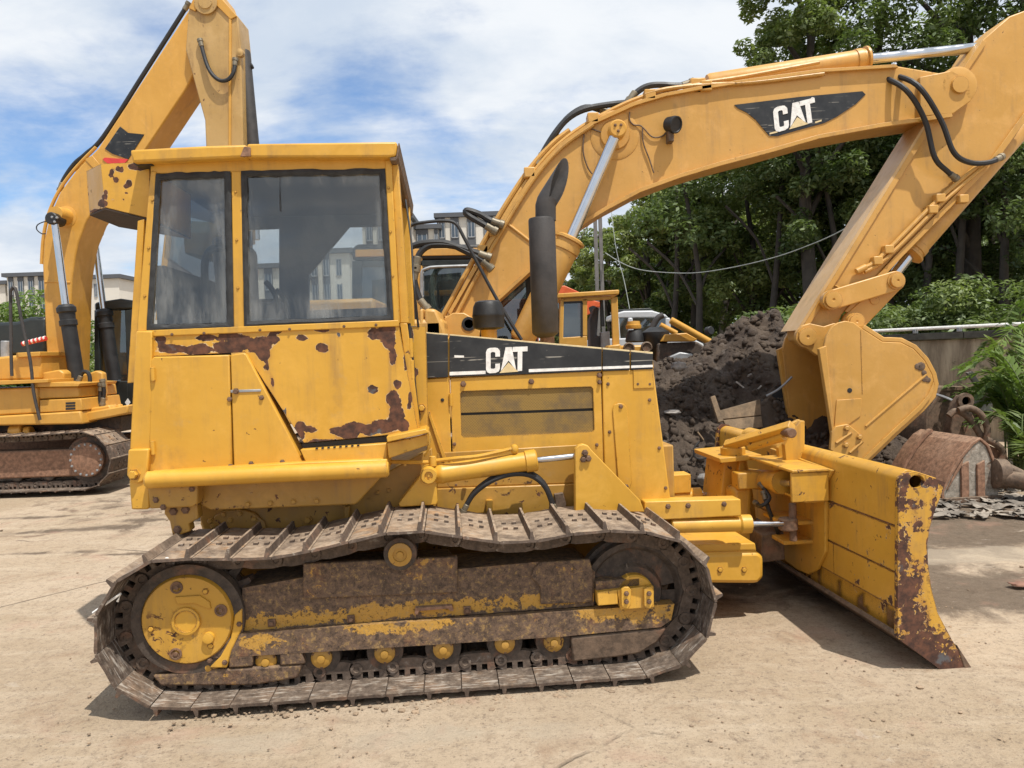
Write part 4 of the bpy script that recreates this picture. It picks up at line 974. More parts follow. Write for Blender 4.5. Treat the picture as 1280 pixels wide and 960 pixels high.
for v0, v1 in ((661, 720), (720, 766), (766, 798)):
    yb0, yb1 = YN+.03, YFAR-.03
    mid = .62 if v0 == 720 else None
    for (a_, b_) in ([(yb0, mid-.003), (mid+.003, yb1)] if mid else [(yb0, yb1)]):
        dx = .0 if v0 != 766 else .012
        V, Fc = prism_raw([(xb+dx, zs[v1]+.005), (xb+.03+dx, zs[v1]+.005), (xb+.03+dx, zs[v0]-.005), (xb+dx, zs[v0]-.005)], a_, b_, 1)
        bm = bmesh.new(); vs = [bm.verts.new(v) for v in V]; [bm.faces.new([vs[i] for i in f]) for f in Fc]
        for k in np.arange(a_+.04, b_, .04): bmesh.ops.bisect_plane(bm, geom=bm.verts[:]+bm.edges[:]+bm.faces[:], dist=1e-5, plane_co=(0, k, 0), plane_no=(0, 1, 0))
        for k in np.arange(zs[v1]+.03, zs[v0]-.02, .03): bmesh.ops.bisect_plane(bm, geom=bm.verts[:]+bm.edges[:]+bm.faces[:], dist=1e-5, plane_co=(0, 0, k), plane_no=(0, 0, 1))
        bmesh.ops.recalc_face_normals(bm, faces=bm.faces); me = bpy.data.meshes.new('blade_plate'); bm.to_mesh(me); bm.free(); me.shade_smooth(); me.set_sharp_from_angle(angle=R(30))
        o = put('blade_plate', me, Bl, DZ)
        soot = [(960+k*12, 705+k*7.2, 11, 9) for k in range(15)]+[(1108, 752, 12, 12), (1070, 728, 5, 10), (1085, 700, 3, 14), (1112, 660, 5, 14), (1103, 705, 6, 8), (1060, 680, 2, 8), (1000, 720, 20, 10)]
        me = o.data; at = me.attributes.new('rust', 'FLOAT', 'POINT'); vals = []
        for vtx in me.vertices:
            u, v = D.pix(vtx.co); vals.append(max([0]+[.62*(1-.5*math.hypot((u-a)/c, (v-b)/d)) for a, b, c, d in soot]))
        at.data.foreach_set('value', vals)
box('blade_core', (xb+.012, YN+.03, zs[798]+.01), (xb+.05, YFAR-.03, zs[606]-.01), M['rust'], DZ, 0)
# cutting edge and lower back
lo = [xz(D.Y(u, v, YN)) for u, v in ((1122, 797), (1150, 817), (1190, 847), (1226, 880))]
sheet('blade_bottom', lo, YN+.03, YFAR-.03, -.025, M['brown'])
ce = [xz(D.Y(u, v, YN)) for u, v in ((1196, 806), (1218, 840), (1246, 877), (1250, 886), (1232, 886), (1210, 850))]
prism('cutting_edge', ce, YN-.004, YFAR+.004, M['brown'], DZ, .004)
# ---- middle of the blade back: stiffener plate, cylinder pockets, links (X = xb plane)
def back(u, v, x=0.0): p = D.X(u, v, xb-x); return p.y, p.z
def bplate(nm, px, x0, x1, mat=Bl, bv=.005):
    """outline seen on the back of the blade, thickness from x0 to x1 behind it"""
    pts = [back(u, v, x1) for u, v in px]
    return prism(nm, pts, xb-x0, xb-x1, mat, DZ, bv, ax=0)
bplate('stiffener', [(962, 560), (1040, 588), (1031, 604), (1031, 690), (1021, 712), (1010, 718), (996, 712), (975, 696), (972, 640)], .0, .022)
# tilt cylinder pocket: top plate, side plate, floor
p0 = D.X(1036, 600, xb-.02); p1 = D.X(985, 587, xb-.02)
zt1 = D.X(1010, 587, xb-.1).z; zb1 = zt1-.17; yA = p0.y; yB = p0.y+.62
box('pocket_top', (xb-.24, yA-.01, zt1), (xb-.02, yB, zt1+.016), Bl, DZ, .004)
box('pocket_side', (xb-.24, yA, zb1), (xb-.02, yA+.02, zt1-.002), Bl, DZ, .004)
box('pocket_floor', (xb-.15, yA+.022, zb1-.012), (xb-.02, yB, zb1+.004), Bl, DZ, .004)
ya2 = yA+.12
cyl('tilt_eye', (xb-.13, ya2, zt1-.09), (xb-.13, ya2+.05, zt1-.09), .05, M['bolt'], DZ, 20)
a = Vector((xb-.15, ya2+.02, zt1-.09)); b = D.Y(936, 598, 1.42)
d = (b-a).normalized()
cyl('cylinder_rod', a, a+d*.22, .024, M['chrome'], DZ, 14)
lathe('tilt_cylinder', a+d*.16, d, [(0, .03), (.002, .072), (.05, .075), (.06, .066), ((b-a).length-.16, .066), ((b-a).length-.14, .05)], Bl, DZ, 28)
q = D.Y(938, 600, 1.20); box('tilt_anchor', (q.x-.10, q.y-.05, q.z-.05), (q.x+.10, q.y+.07, q.z+.055), Bl, DZ, .008)
# angle cylinder ears
for v in (646, 669):
    y_, z_ = back(1000, v, .02); box('angle_ear', (xb-.20, y_-.17, z_-.012), (xb, y_+.14, z_+.012), Bl, DZ, .006)
e = D.Y(985, 655, .72); cyl('angle_eye', e-Vector((0, 0, .035)), e+Vector((0, 0, .035)), .055, M['bolt'], DZ, 20)
cyl('angle_pin', e-Vector((-.03, 0, .10)), e+Vector((.03, 0, .12)), .022, M['bolt'], DZ, 12)
# mast, shelf, nose of the push frame
ym = 1.35
pxp(D, 'mast', [(905, 577), (934, 574), (941, 610), (948, 664), (952, 690), (893, 694), (898, 640)], ym, ym+.35, Bl, DZ, .012)
pxp(D, 'mast_rib', [(925, 576), (931, 576), (928, 645), (918, 660), (915, 640)], ym-.05, ym, Bl, DZ, .005)
pxp(D, 'mast_column', [(916, 610), (942, 606), (940, 640), (948, 672), (954, 692), (922, 694), (918, 650)], ym-.16, ym-.01, Bl, DZ, .03)
pxp(D, 'mast_shelf', [(899, 573), (952, 568), (952, 574), (901, 579)], ym-.12, ym+.4, Bl, DZ, .004)
q = D.Y(916, 562, ym); lathe('mast_cap', q-Vector((0, 0, .045)), (0, 0, 1), [(0, .075), (.02, .08), (.06, .08), (.075, .06)], Bl, DZ, 24)
a = D.Y(908, 557, ym); b = D.Y(990, 533, ym-.45)
dd = (b-a).normalized()
V, Fc = tube_raw([a, b], .040, 4); put('brace_arm', mesh(V, Fc, 20), Bl, DZ); bev(DZ.children[-1] if False else bpy.data.objects['brace_arm'], .006)
cyl('brace_screw', a+dd*.2-Vector((0, 0, .055)), b-dd*.06-Vector((0, 0, .05)), .026, Bl, DZ, 14)
q = D.Y(983, 540, ym-.42); cyl('brace_pin', q-Vector((0, .08, 0)), q+Vector((0, .06, 0)), .03, M['bolt'], DZ, 16)
# ear on top of the blade
yE = D.X(1000, 560, xb).y
pxp(D, 'top_ear', [(983, 582), (981, 556), (990, 540), (1001, 526), (1006, 526), (1006, 562), (1012, 575), (1000, 584)], yE-.02, yE+.03, Bl, DZ, .004)
pxp(D, 'top_ear', [(974, 578), (973, 560), (984, 545), (988, 530), (1000, 524), (1001, 570)], yE+.13, yE+.17, Bl, DZ, .004)
lathe('blade_tube', (xb+.08, yE+.25, zs[606]+.02), (0, 1, 0), [(0, .06), (.01, .068), (.75, .068), (.76, .06)], Bl, DZ, 24)
pxp(D, 'nose_block', [(952, 668), (980, 664), (982, 700), (952, 704)], 1.0, 1.6, M['brown'], DZ, .01)
tube('hydraulic_hose', [D.Y(944, 628, 1.1), D.Y(952, 632, 1.0), D.Y(962, 622, 1.0), D.Y(950, 605, 1.1)], .012, M['black'], DZ, 8)
tube('hydraulic_hose', [D.Y(954, 615, 1.05), D.Y(962, 640, 1.0), D.Y(972, 664, 1.0), D.Y(976, 690, 1.05)], .014, M['black'], DZ, 8)

fe = gridded_plain = [(896, 545), (898, 535), (903, 530), (911, 531), (920, 538), (925, 549), (914, 580), (907, 625), (902, 664), (890, 664)]
o = gridded(fe, YFAR-.06, .03, 4, [(904, 536, 8, 9), (915, 540, 8, 7), (898, 560, 3, 20)], 'blade_end_gusset', Bl)
q = D.Y(904, 541, YFAR-.065); lathe('gusset_hole', q, (0, -1, 0), [(-.004, .032), (.003, .032), (.004, .026)], M['rustdark'], DZ, 16)
# ------------------------------------------------------------------ big excavator reaching over the bulldozer
EO = Vector((-1.6, 8.55, 0)); E = Frame(EO)
EX = thing('excavator', 'large yellow excavator whose lettered boom arches over the bulldozer bonnet', 'excavator', EO)
Ye = M['yellow_clean']
def ep(nm, px, y0, y1, mat=None, bv=.008, par=None): return pxp(E, nm, px, y0, y1, mat or Ye, par or EX, bv)
yB = -.30                                        # near face of the boom
boom_px = [(548, 412), (560, 392), (600, 322), (640, 256), (668, 216), (700, 181), (740, 153), (790, 130), (830, 118), (872, 110), (930, 101), (1024, 88), (1120, 82), (1180, 92), (1204, 108), (1206, 130), (1190, 143),
           (1100, 156), (1024, 170), (961, 188), (900, 204), (850, 219), (800, 238), (757, 261), (734, 276), (700, 303), (665, 337), (619, 378), (596, 412), (575, 424)]
ep('boom', boom_px, yB, .30, bv=.015)
# flange lip standing proud along the lower edge
low = [(1190, 141), (1100, 154), (1024, 168), (961, 186), (900, 202), (850, 217), (800, 235), (757, 258), (734, 272), (700, 299), (665, 332), (619, 374)]
lowp = low+[(u+1, v+5) for u, v in low[::-1]]
ep('boom_flange', lowp, yB-.05, yB-.001, bv=.003)
up = [(560, 390), (600, 320), (640, 254), (668, 214), (700, 179), (740, 151), (790, 128), (830, 116), (872, 108), (930, 99), (1024, 86), (1120, 80)]
upp = up+[(u+3, v+4) for u, v in up[::-1]]
ep('boom_flange', upp, yB-.05, yB-.001, bv=.003)
for a, b in (((632, 278), (668, 306)), ((556, 396), (590, 420))):
    tube('weld_seam', [E.Y(*a, yB), E.Y(*b, yB)], .018, Ye, EX, 8, 0)
# decal with lettering
dec = [(918, 131), (1000, 121), (1078, 114), (1082, 118), (1070, 130), (1046, 146), (1030, 154), (1000, 162), (972, 170), (962, 170), (955, 162), (945, 150), (934, 141), (922, 135)]
ep('decal', dec, yB-.008, yB-.0005, M['blackpaint'], 0)
lettering(E, [(969, 166), (1022, 151), (1018, 122), (966, 135)], yB-.008, EX, (M['white'], M['white'], M['white'], M['tan']), .006)
ep('decal_dash', [(962, 166), (972, 163.5), (972, 165.5), (962, 168)], yB-.012, yB-.007, M['tan'], 0)
ep('decal_dash', [(1019, 152), (1027, 149.5), (1027, 151.5), (1019, 154)], yB-.012, yB-.007, M['tan'], 0)
q = E.Y(1015.5, 123.5, yB-.008); lathe('registered_mark', q, (0, -1, 0), [(-.004, .016), (.004, .016), (.005, .010), (.0, .009)], M['white'], EX, 14)
# boom foot
ep('boom_foot', [(555, 398), (566, 391), (580, 391), (594, 399), (600, 412), (598, 430), (560, 430)], yB-.12, yB+.02, bv=.01)
q = E.Y(586, 405, yB-.12); lathe('foot_pin', q, (0, -1, 0), [(-.02, .075), (.01, .075), (.012, .05), (.0, .045)], M['black'], EX, 20)
# boom cylinder pair
def hyd(fr, par, a, b, c, r, rr, body, nm='boom_cylinder', glr=1.22, rod=None, glen=.16):
    """barrel a->b, chrome rod b->c"""
    d = (b-a).normalized(); L = (b-a).length
    lathe(nm, a, d, [(0, r*.9), (.03, r), (L-glen, r), (L-glen+.004, r*1.1), (L-glen*.55, r*1.1), (L-glen*.5, r*1.02), (L-glen*.3, r*1.02), (L-glen*.28, r*glr), (L-.02, r*glr), (L, r*.9), (L+.002, rr)], body, par, 28)
    cyl('cylinder_rod', b-d*.02, c, rr, M['chrome'], par, 20)
for yy in (yB-.17, .30+.17):
    hyd(E, EX, E.Y(652, 425, yB-.17)*1.0 + Vector((0, yy-(yB-.17), 0)), E.Y(714, 297, yB-.17)+Vector((0, yy-(yB-.17), 0)), E.Y(768, 172, yB-.17)+Vector((0, yy-(yB-.17), 0)), .135, .060, Ye)
q = E.Y(768.5, 169, yB)
lathe('pin_boss', q, (0, -1, 0), [(-.02, .27), (.004, .26), (.012, .235), (.010, .16), (.03, .15)], Ye, EX, 36)
cyl('rod_eye', q+Vector((0, -.26, 0)), q+Vector((0, -.08, 0)), .092, M['yellow_far'], EX, 24)
for dx, dz in ((-.03, .03), (.03, .03), (0, -.03)): bolt(q+Vector((dx, -.262, dz)), (0, -1, 0), .012, .012, M['bolt'], EX)
tube('pin_boss_far', [E.Y(768, 170, .31), E.Y(768, 170, .46)], .09, Ye, EX, 16, 0)
# steel pipes along the back of the boom, clamps, hoses
def along(pts, y, r, nm='hydraulic_pipe', mt=None): tube(nm, [E.Y(u, v, y) for u, v in pts], r, mt or Ye, EX, 8, 4)
along([(552, 398), (596, 318), (636, 250), (664, 209), (690, 180), (712, 163)], yB+.06, .030)
along([(560, 398), (602, 321), (641, 254), (669, 213), (699, 180), (740, 151), (790, 126), (830, 113.5)], yB+.02, .026)
along([(568, 398), (607, 324), (645, 258), (672, 217), (702, 184), (742, 155.5)], yB-.03, .022)
along([(786, 132), (830, 115), (872, 104.5), (930, 95.5), (1024, 78)], yB+.02, .022)
along([(806, 118), (834, 111), (880, 106), (940, 103), (1030, 92)], yB-.03, .022)
for u, v in ((604, 314), (619, 290), (662, 217), (741, 149), (812, 120), (882, 109)):
    p = E.Y(u, v, yB); box('pipe_clamp', (p.x-.06, yB-.05, p.z-.05), (p.x+.06, yB+.13, p.z+.06), Ye, EX, .012)
along([(672, 205), (681, 187), (695, 165), (710, 148), (730, 137), (760, 131), (800, 127), (812, 126)], yB+.08, .034, 'hydraulic_hose', M['black'])
along([(690, 178), (697, 163), (712, 145), (732, 134), (752, 138), (762, 142)], yB+.16, .032, 'hydraulic_hose', M['black'])
along([(786, 127), (793, 118), (806, 109), (822, 106), (850, 107), (866, 103)], yB+.12, .034, 'hydraulic_hose', M['black'])
p = E.Y(873, 105, yB); box('pipe_block', (p.x-.08, yB+.0, p.z-.10), (p.x+.08, yB+.5, p.z+.07), Ye, EX, .015)
# stick cylinder lying on the boom
hyd(E, EX, E.Y(884, 106, .0), E.Y(1086, 74, .0), E.Y(1238, 58, .0), .115, .055, Ye, 'stick_cylinder')
ep('cylinder_lug', [(858, 118), (868, 104), (880, 98), (892, 104), (902, 112)], -.14, -.08, bv=.01)
ep('cylinder_lug', [(858, 118), (868, 104), (880, 98), (892, 104), (902, 112)], .10, .16, bv=.01)
# work lamp with its bracket and loose wiring
p = E.Y(836, 172, yB); box('lamp_bracket', (p.x-.03, yB-.12, p.z-.07), (p.x+.03, yB+.01, p.z+.06), M['brown'], EX, .006)
p = E.Y(841, 155, yB-.14); lathe('lamp', p+Vector((-.05, .1, .03)), (.55, -.75, -.28), [(0, .03), (.03, .075), (.12, .09), (.15, .088), (.151, .075), (.14, .07)], M['black'], EX, 20)
for pts in ([(731, 160), (733, 158), (745, 163), (758, 167)], [(787, 140), (787, 150), (792, 156), (800, 157), (805, 161), (815, 171), (826, 171), (834, 165)], [(803, 160), (804, 178), (812, 200), (817, 216)], [(730, 168), (729, 190), (735, 210), (743, 220)]):
    tube('loose_wire', [E.Y(u, v, yB-.02) for u, v in pts], .008, M['brown'], EX, 5)
# stick
yS0 = -.22
st_px = [(1003, 425), (1001, 409), (1135, 194), (1182, 118), (1230, 48), (1262, 20), (1300, 6), (1322, 30), (1312, 90), (1282, 140), (1238, 202), (1116, 322), (1052, 394), (1040, 424), (1022, 436)]
ep('stick', st_px, yS0, .22, bv=.012)
le = [(1006, 412), (1139, 196), (1186, 120), (1233, 50)]
ep('stick_flange', [(u-5, v) for u, v in le]+[(u+1, v+3) for u, v in le[::-1]], yS0-.03, yS0-.001, bv=.003)
ep('stick_face', [(996, 413), (1130, 196), (1177, 121), (1182, 122), (1135, 196), (1001, 412)], yS0-.028, .25, M['faded_skylit'], bv=.003)  # pale plate: sky light on this face put into the colour, with fading paint
re_ = [(1060, 392), (1124, 322), (1244, 200), (1290, 136)]
ep('stick_flange', [(u-4, v-3) for u, v in re_]+[(u+3, v) for u, v in re_[::-1]], yS0-.03, yS0-.001, bv=.003)
tube('weld_seam', [E.Y(1036, 353, yS0), E.Y(1056, 364, yS0)], .014, Ye, EX, 8, 0)
q = E.Y(1190, 112, yS0); lathe('stick_pivot', q, (0, -1, 0), [(-.02, .20), (.12, .20), (.13, .17), (.13, .09), (.16, .085)], Ye, EX, 28)
ep('boom_fork', [(1150, 96), (1190, 88), (1212, 100), (1214, 126), (1192, 142), (1150, 146)], yB-.05, yB+.06, bv=.01)
# bucket cylinder and pipes on the stick
hyd(E, EX, E.Y(1270, 172, .0)+Vector((.05, 0, .1)), E.Y(1136, 320, .0), E.Y(1119, 342, .0), .118, .06, Ye, 'bucket_cylinder')
for off in (0, 9):
    tube('hydraulic_pipe', [E.Y(1076+off*.5, 336+off*.4, yS0-.05), E.Y(1100+off, 322, yS0-.05), E.Y(1170+off, 252, yS0-.05), E.Y(1226+off, 204, yS0-.05)], .024, Ye, EX, 8, 3)
for u, v in ((1110, 312), (1096, 326), (1174, 248), (1203, 249), (1165, 262)):
    p = E.Y(u, v, yS0-.05); box('pipe_clamp', (p.x-.05, yS0-.09, p.z-.045), (p.x+.05, yS0, p.z+.045), Ye, EX, .01)
q = E.Y(1077, 337, yS0-.05); cyl('pipe_end', q-Vector((.06, 0, .02)), q+Vector((.05, 0, .03)), .035, Ye, EX, 14)
tube('hydraulic_hose', [E.Y(1100, 95, yB+.1), E.Y(1132, 112, yB-.14), E.Y(1156, 150, yS0-.16), E.Y(1168, 196, yS0-.14), E.Y(1184, 214, yS0-.1), E.Y(1195, 223, yS0-.05)], .028, M['black'], EX, 8)
tube('hydraulic_hose', [E.Y(1108, 92, yB+.2), E.Y(1146, 106, yB-.18), E.Y(1176, 150, yS0-.22), E.Y(1192, 190, yS0-.2), E.Y(1212, 203, yS0-.12), E.Y(1236, 203, yS0-.1), E.Y(1252, 196, yS0-.04)], .028, M['black'], EX, 8)
# bucket linkage
def pin2(nm, a, ra, b, rb, y0, y1, bv=.01):
    A, B = E.Y(*a, y0), E.Y(*b, y0); return prism(nm, arm_outline(xz(A), ra, xz(B), rb), y0, y1, Ye, EX, bv)
for y0, y1 in ((-.36, -.28), (.28, .36)): pin2('tipping_link', (1040, 375), .105, (1120, 351), .105, y0, y1)
for y0, y1 in ((-.26, -.18), (.18, .26)): pin2('bucket_link', (1120, 351), .10, (1068, 402), .12, y0, y1)
def pinhead(u, v, y, r, L=.05):
    q = E.Y(u, v, y); lathe('pin', q, (0, -1, 0), [(-.05, r*1.25), (L*.3, r*1.25), (L*.32, r), (L, r), (L*1.05, r*.8), (L, r*.2), (L*.8, r*.1)], Ye, EX, 24)
pinhead(1040, 375, -.36, .085); pinhead(1120, 351, -.36, .075); pinhead(1008, 421, -.34, .095); pinhead(1070, 402, -.42, .075, .03)
tube('pin_shaft', [E.Y(1120, 351, -.3), E.Y(1120, 351, .34)], .06, Ye, EX, 14, 0)
q = E.Y(1093, 375, -.26); lathe('grease_boss', q, (0, -1, 0), [(-.01, .05), (.01, .05), (.012, .03)], Ye, EX, 16)
# ---- bucket
b0, b1 = -.62, .62
side = [(1029, 437), (1033, 420), (1040, 408), (1048, 403), (1057, 401), (1067, 403), (1078, 411), (1103, 427), (1112, 427.5), (1126, 428), (1142, 436), (1156, 451), (1165, 468), (1168, 480), (1165, 494), (1152, 509), (1120, 538), (1081, 575), (1062, 572), (1045, 560), (1036, 500)]
S = pp(E, side, b0)
prism('bucket_side', S, b0, b0+.045, Ye, EX, .008)
prism('bucket_side', S, b1-.045, b1, Ye, EX, .008)
sh = S[6:18]; P = [Vector(a) for a in sh]; off = []
for i in range(len(P)):
    t = (P[min(i+1, len(P)-1)]-P[max(i-1, 0)]).normalized(); off.append(tuple(P[i]+Vector((-t.y, t.x))*.05))
V, Fc = prism_raw(sh+off[::-1], b0+.002, b1-.002, 1); o = put('bucket_shell', mesh(V, Fc, 40), Ye, EX); bev(o, .008)
# front upper plate and lips
tp = [xz(E.Y(u, v, b0)) for u, v in ((1078, 411), (1057, 403), (1045, 420), (1052, 424), (1060, 414), (1076, 420))]
prism('bucket_top', tp, b0+.002, b1-.002, Ye, EX, .006)
ep('bucket_lip', [(1024, 436), (1033, 432), (1043, 540), (1049, 563), (1043, 561), (1034, 500)], b0-.03, b0+.04, bv=.006)
pxp(E, 'bucket_lip', [(1024, 436), (1033, 432), (1043, 540), (1049, 563), (1043, 561), (1034, 500)], b0-.03, b0+.04, Ye, EX, .006).location.y = b1-b0-.01
rim = [(1168, 476), (1168, 486), (1164, 497), (1152, 512), (1120, 541), (1082, 578), (1079, 573), (1118, 536), (1149, 507), (1161, 493)]
ep('bucket_wear_strip', rim, b0-.02, b0+.001, bv=.004)
tube('weld_seam', [E.Y(1158, 468, b0), E.Y(1082, 533, b0)], .014, Ye, EX, 8, 0)
tube('weld_seam', [E.Y(1076, 413, b0), E.Y(1078, 492, b0)], .006, Ye, EX, 6, 0)
ep('bucket_patch', [(1046, 500), (1077, 498), (1076, 520), (1062, 530), (1042, 545)], b0-.012, b0+.001, bv=.004)
q = E.Y(1062, 488, b0); lathe('lifting_hole', q, (0, -1, 0), [(-.01, .025), (.003, .025), (.004, .02)], M['black'], EX, 14)
for u, v, r_ in ((1151, 458, .05), (1147, 458, .035), (1155, 466, .03), (1156, 473, .04), (1160, 475, .03)):
    q = E.Y(u, v, b0); lathe('weld_repair', q, (0, -1, 0), [(-.01, r_), (.006, r_*.9), (.010, r_*.5)], M['brown'], EX, 9)
ep('side_cutter', [(1040, 540), (1045, 533), (1060, 530), (1078, 545), (1078, 552), (1064, 566), (1052, 572), (1038, 562)], b0-.05, b0-.001, bv=.006)
for u, v in ((1058, 535), (1074, 546), (1057, 556)): bolt(E.Y(u, v, b0-.05), (0, -1, 0), .026, .03, Ye, EX)
for a, b in (((1045, 554), (1064, 541)), ((1062, 566), (1078, 552))): tube('cutter_rib', [E.Y(*a, b0-.05), E.Y(*b, b0-.05)], .018, Ye, EX, 6, 0)
for k in range(5):
    yy = b0+.08+k*(b1-b0-.16)/4; q = E.Y(1081, 575, b0)
    o = prism('bucket_tooth', [(q.x-.03, q.z+.06), (q.x+.05, q.z+.0), (q.x-.06, q.z-.13), (q.x-.09, q.z-.12), (q.x-.12, q.z+.02)], yy-.05, yy+.05, M['brown'], EX, .006)
pinear = [(1000, 408), (1012, 404), (1026, 404), (1034, 412), (1036, 430), (1026, 443), (1010, 437), (1000, 428)]
for a, b in ((-.36, -.28), (.28, .36)): ep('bucket_ear', [(997, 415), (1003, 407), (1012, 404), (1030, 408), (1042, 404), (1052, 404), (1040, 430), (1022, 445), (1004, 432)], a, b, bv=.008)
# ---- upper body, cab and undercarriage (mostly behind the bulldozer)
zdk = 1.15
box('upper_frame', (-.8, -.95, zdk-.15), (2.5, 1.45, zdk), Ye, EX, .02)
box('engine_house', (-.98, -.95, zdk), (.28, 1.45, 2.22), Ye, EX, .04)
box('counterweight', (-1.7, -.95, .95), (-1.0, 1.45, 2.1), Ye, EX, .12)
box('fuel_tank', (.3, -.95, zdk), (.95, -.42, 2.0), Ye, EX, .05)
ep('tool_box', [(524, 387), (529, 385), (529, 440), (524, 440)], -.95, -.40, bv=.02)
ep('tool_box', [(530.5, 385.5), (545, 386), (556, 412), (560, 440), (530.5, 440)], -.95, -.40, bv=.03)
tube('handrail', [E.Y(521, 405, -.9), E.Y(515, 340, -.9), E.Y(512, 290, -.9), E.Y(516, 281, -.9), E.Y(530, 278, -.9), E.Y(556, 276, -.9), E.Y(570, 280, -.9), E.Y(580, 297, -.9), E.Y(600, 335, -.9), E.Y(625, 381, -.9), E.Y(652, 425, -.9)], .017, M['black'], EX, 8, 4)
for pts in ([(498, 318), (520, 306), (545, 303), (562, 305), (580, 313), (600, 324), (614, 336)], [(520, 335), (524, 318), (535, 308), (550, 306), (570, 308), (590, 314), (612, 322)], [(628, 281), (612, 275), (600, 268), (584, 263), (584, 268), (600, 278), (620, 289)], [(520, 336), (518, 350), (524, 372), (534, 386)]):
    tube('hydraulic_hose', [E.Y(u, v, -.40) for u, v in pts], .034, M['black'], EX, 8, 5)
# cab on the far side
cy0, cy1 = .45, 1.42
ep('cab_roof', [(440, 310), (446, 305), (640, 305), (655, 312), (655, 325), (440, 325)], cy0, cy1, M['black'], .03)
ep('cab_roof_skirt', [(444, 312), (650, 309), (650, 318), (444, 321)], cy0-.02, cy0-.001, Ye, .006)
ep('cab_post', [(440, 326), (452, 326), (452, 470), (440, 470)], cy0, cy1, M['darkgreen'], .01)
ep('cab_post', [(520, 322), (528, 322), (529, 470), (521, 470)], cy0, cy0+.07, Ye, .01)
ep('cab_post', [(655, 322), (664, 322), (676, 470), (664, 470)], cy0, cy0+.07, M['darkgreen'], .01)
ep('cab_post', [(655, 322), (664, 322), (676, 470), (664, 470)], cy1-.07, cy1, M['darkgreen'], .01)
ep('cab_sill', [(453, 425), (664, 425), (666, 475), (453, 475)], cy0, cy0+.07, M['darkgreen'], .01)
ep('cab_far_side', [(453, 400), (664, 400), (666, 475), (453, 475)], cy1-.07, cy1, M['darkgreen'], .01)
ep('cab_frame_top', [(453, 326), (664, 323), (664, 331), (453, 334)], cy0, cy0+.06, M['darkgreen'], .01)
ep('cab_window', [(530, 334), (656, 331), (663, 424), (530, 424)], cy0+.02, cy0+.03, M['glassdark'], 0)
ep('cab_window', [(453, 334), (520, 333), (520, 424), (453, 424)], cy0+.02, cy0+.03, M['glassdark'], 0)
ep('cab_seat', [(545, 352), (566, 348), (576, 430), (550, 432)], .75, 1.15, M['seat'], .04)
tube('cab_seal', [E.Y(u, v, cy0-.005) for u, v in ((529, 424), (527, 350), (532, 336), (560, 333), (640, 331))], .018, M['galv'], EX, 6, 3)
def undercarriage(par, x0, x1, ys, shm, lkm, zc=.46, r=.40, sag=.03):
    P = arc((x1, zc), r, -90, 90, 12)
    n = 8
    for k in range(1, n):
        t = k/n; P.append((x1+(x0-x1)*t, zc+r-sag*math.sin(math.pi*t)*(1+.4*math.sin(9*t))))
    P += arc((x0, zc), r, 90, 270, 12)
    for y in ys:
        lay_track(P, y, shm, lkm, par, .19)
        prism('track_frame', [(x0-.05, zc-.22), (x1+.05, zc-.22), (x1+.1, zc+.02), (x1-.1, zc+.14), (x0+.2, zc+.14), (x0-.1, zc+.02)], y-.14, y+.14, M['rust'], par, .02)
        for xx in (x0, x1): lathe('drive_wheel', (xx, y-.16, zc), (0, 1, 0), [(0, .17), (.02, .20), (.03, .30), (.29, .30), (.30, .2)], M['trackdark'], par, 28)
        k = 0; xx = x0+.45
        while xx < x1-.3:
            lathe('track_roller', (xx, y-.13, zc-r+.19), (0, 1, 0), [(0, .06), (.01, .085), (.25, .085), (.26, .06)], M['trackdark'], par, 16); xx += .42
shoe2 = shoe_mesh(.6, -.096, .096, .03); link2 = link_mesh(.09, .03)
undercarriage(EX, -.7, 2.7, (-.95, 1.35), shoe2, link2)
cyl('slew_ring', (1.0, .2, .8), (1.0, .2, 1.0), .65, M['trackdark'], EX, 28)
box('car_body', (.2, -.65, .45), (1.8, 1.05, .8), M['rust'], EX, .04)

# ------------------------------------------------------------------ second excavator, at the left edge
LO = Vector((-7.2, 10.2, 0)); Lf = Frame(LO)
LX = thing('excavator', 'yellow excavator with raised boom and black rams, half hidden by the bulldozer cab', 'excavator', LO)
Yf = M['yellow_far']
def lp(nm, px, y0, y1, mat=None, bv=.01): return pxp(Lf, nm, px, y0, y1, mat or Yf, LX, bv)
yb = .85; yb1 = 1.40
# boom with its bend, continuing up towards the right
lp('boom', [(60, 478), (57, 420), (53, 330), (55, 300), (62, 270), (75, 240), (95, 213), (108, 200), (122, 186), (176, 104), (236, 12), (256, -18), (276, -10), (285, 14),
            (232, 112), (176, 196), (140, 232), (109, 275), (98, 302), (94, 320), (90, 347), (89, 372), (86, 478)], yb, yb1, M['yellow_far'], bv=.02)
lp('boom_band', [(106, 199), (115, 194), (126, 207), (118, 212)], yb-.012, yb-.001)
lp('decal', [(131, 186), (150, 158), (160, 166), (180, 168), (160, 199), (140, 192)], yb-.010, yb-.001, M['blackpaint'], 0)
lp('decal_stripe', [(128, 199), (131, 197), (160, 199), (154, 206), (134, 204)], yb-.013, yb-.001, M['red'], 0)
q = Lf.Y(72, 272, yb); q_ = Lf.Y(258, 4, .73); lathe('stick_pin', q_, (0, -1, 0), [(-.02, .16), (.03, .16), (.035, .10), (.05, .09)], M['stick'], LX, 24)
lathe('pin_boss', Lf.Y(82, 271, yb), (0, -1, 0), [(-.02, .16), (.005, .155), (.012, .12), (.25, .10)], Yf, LX, 28)
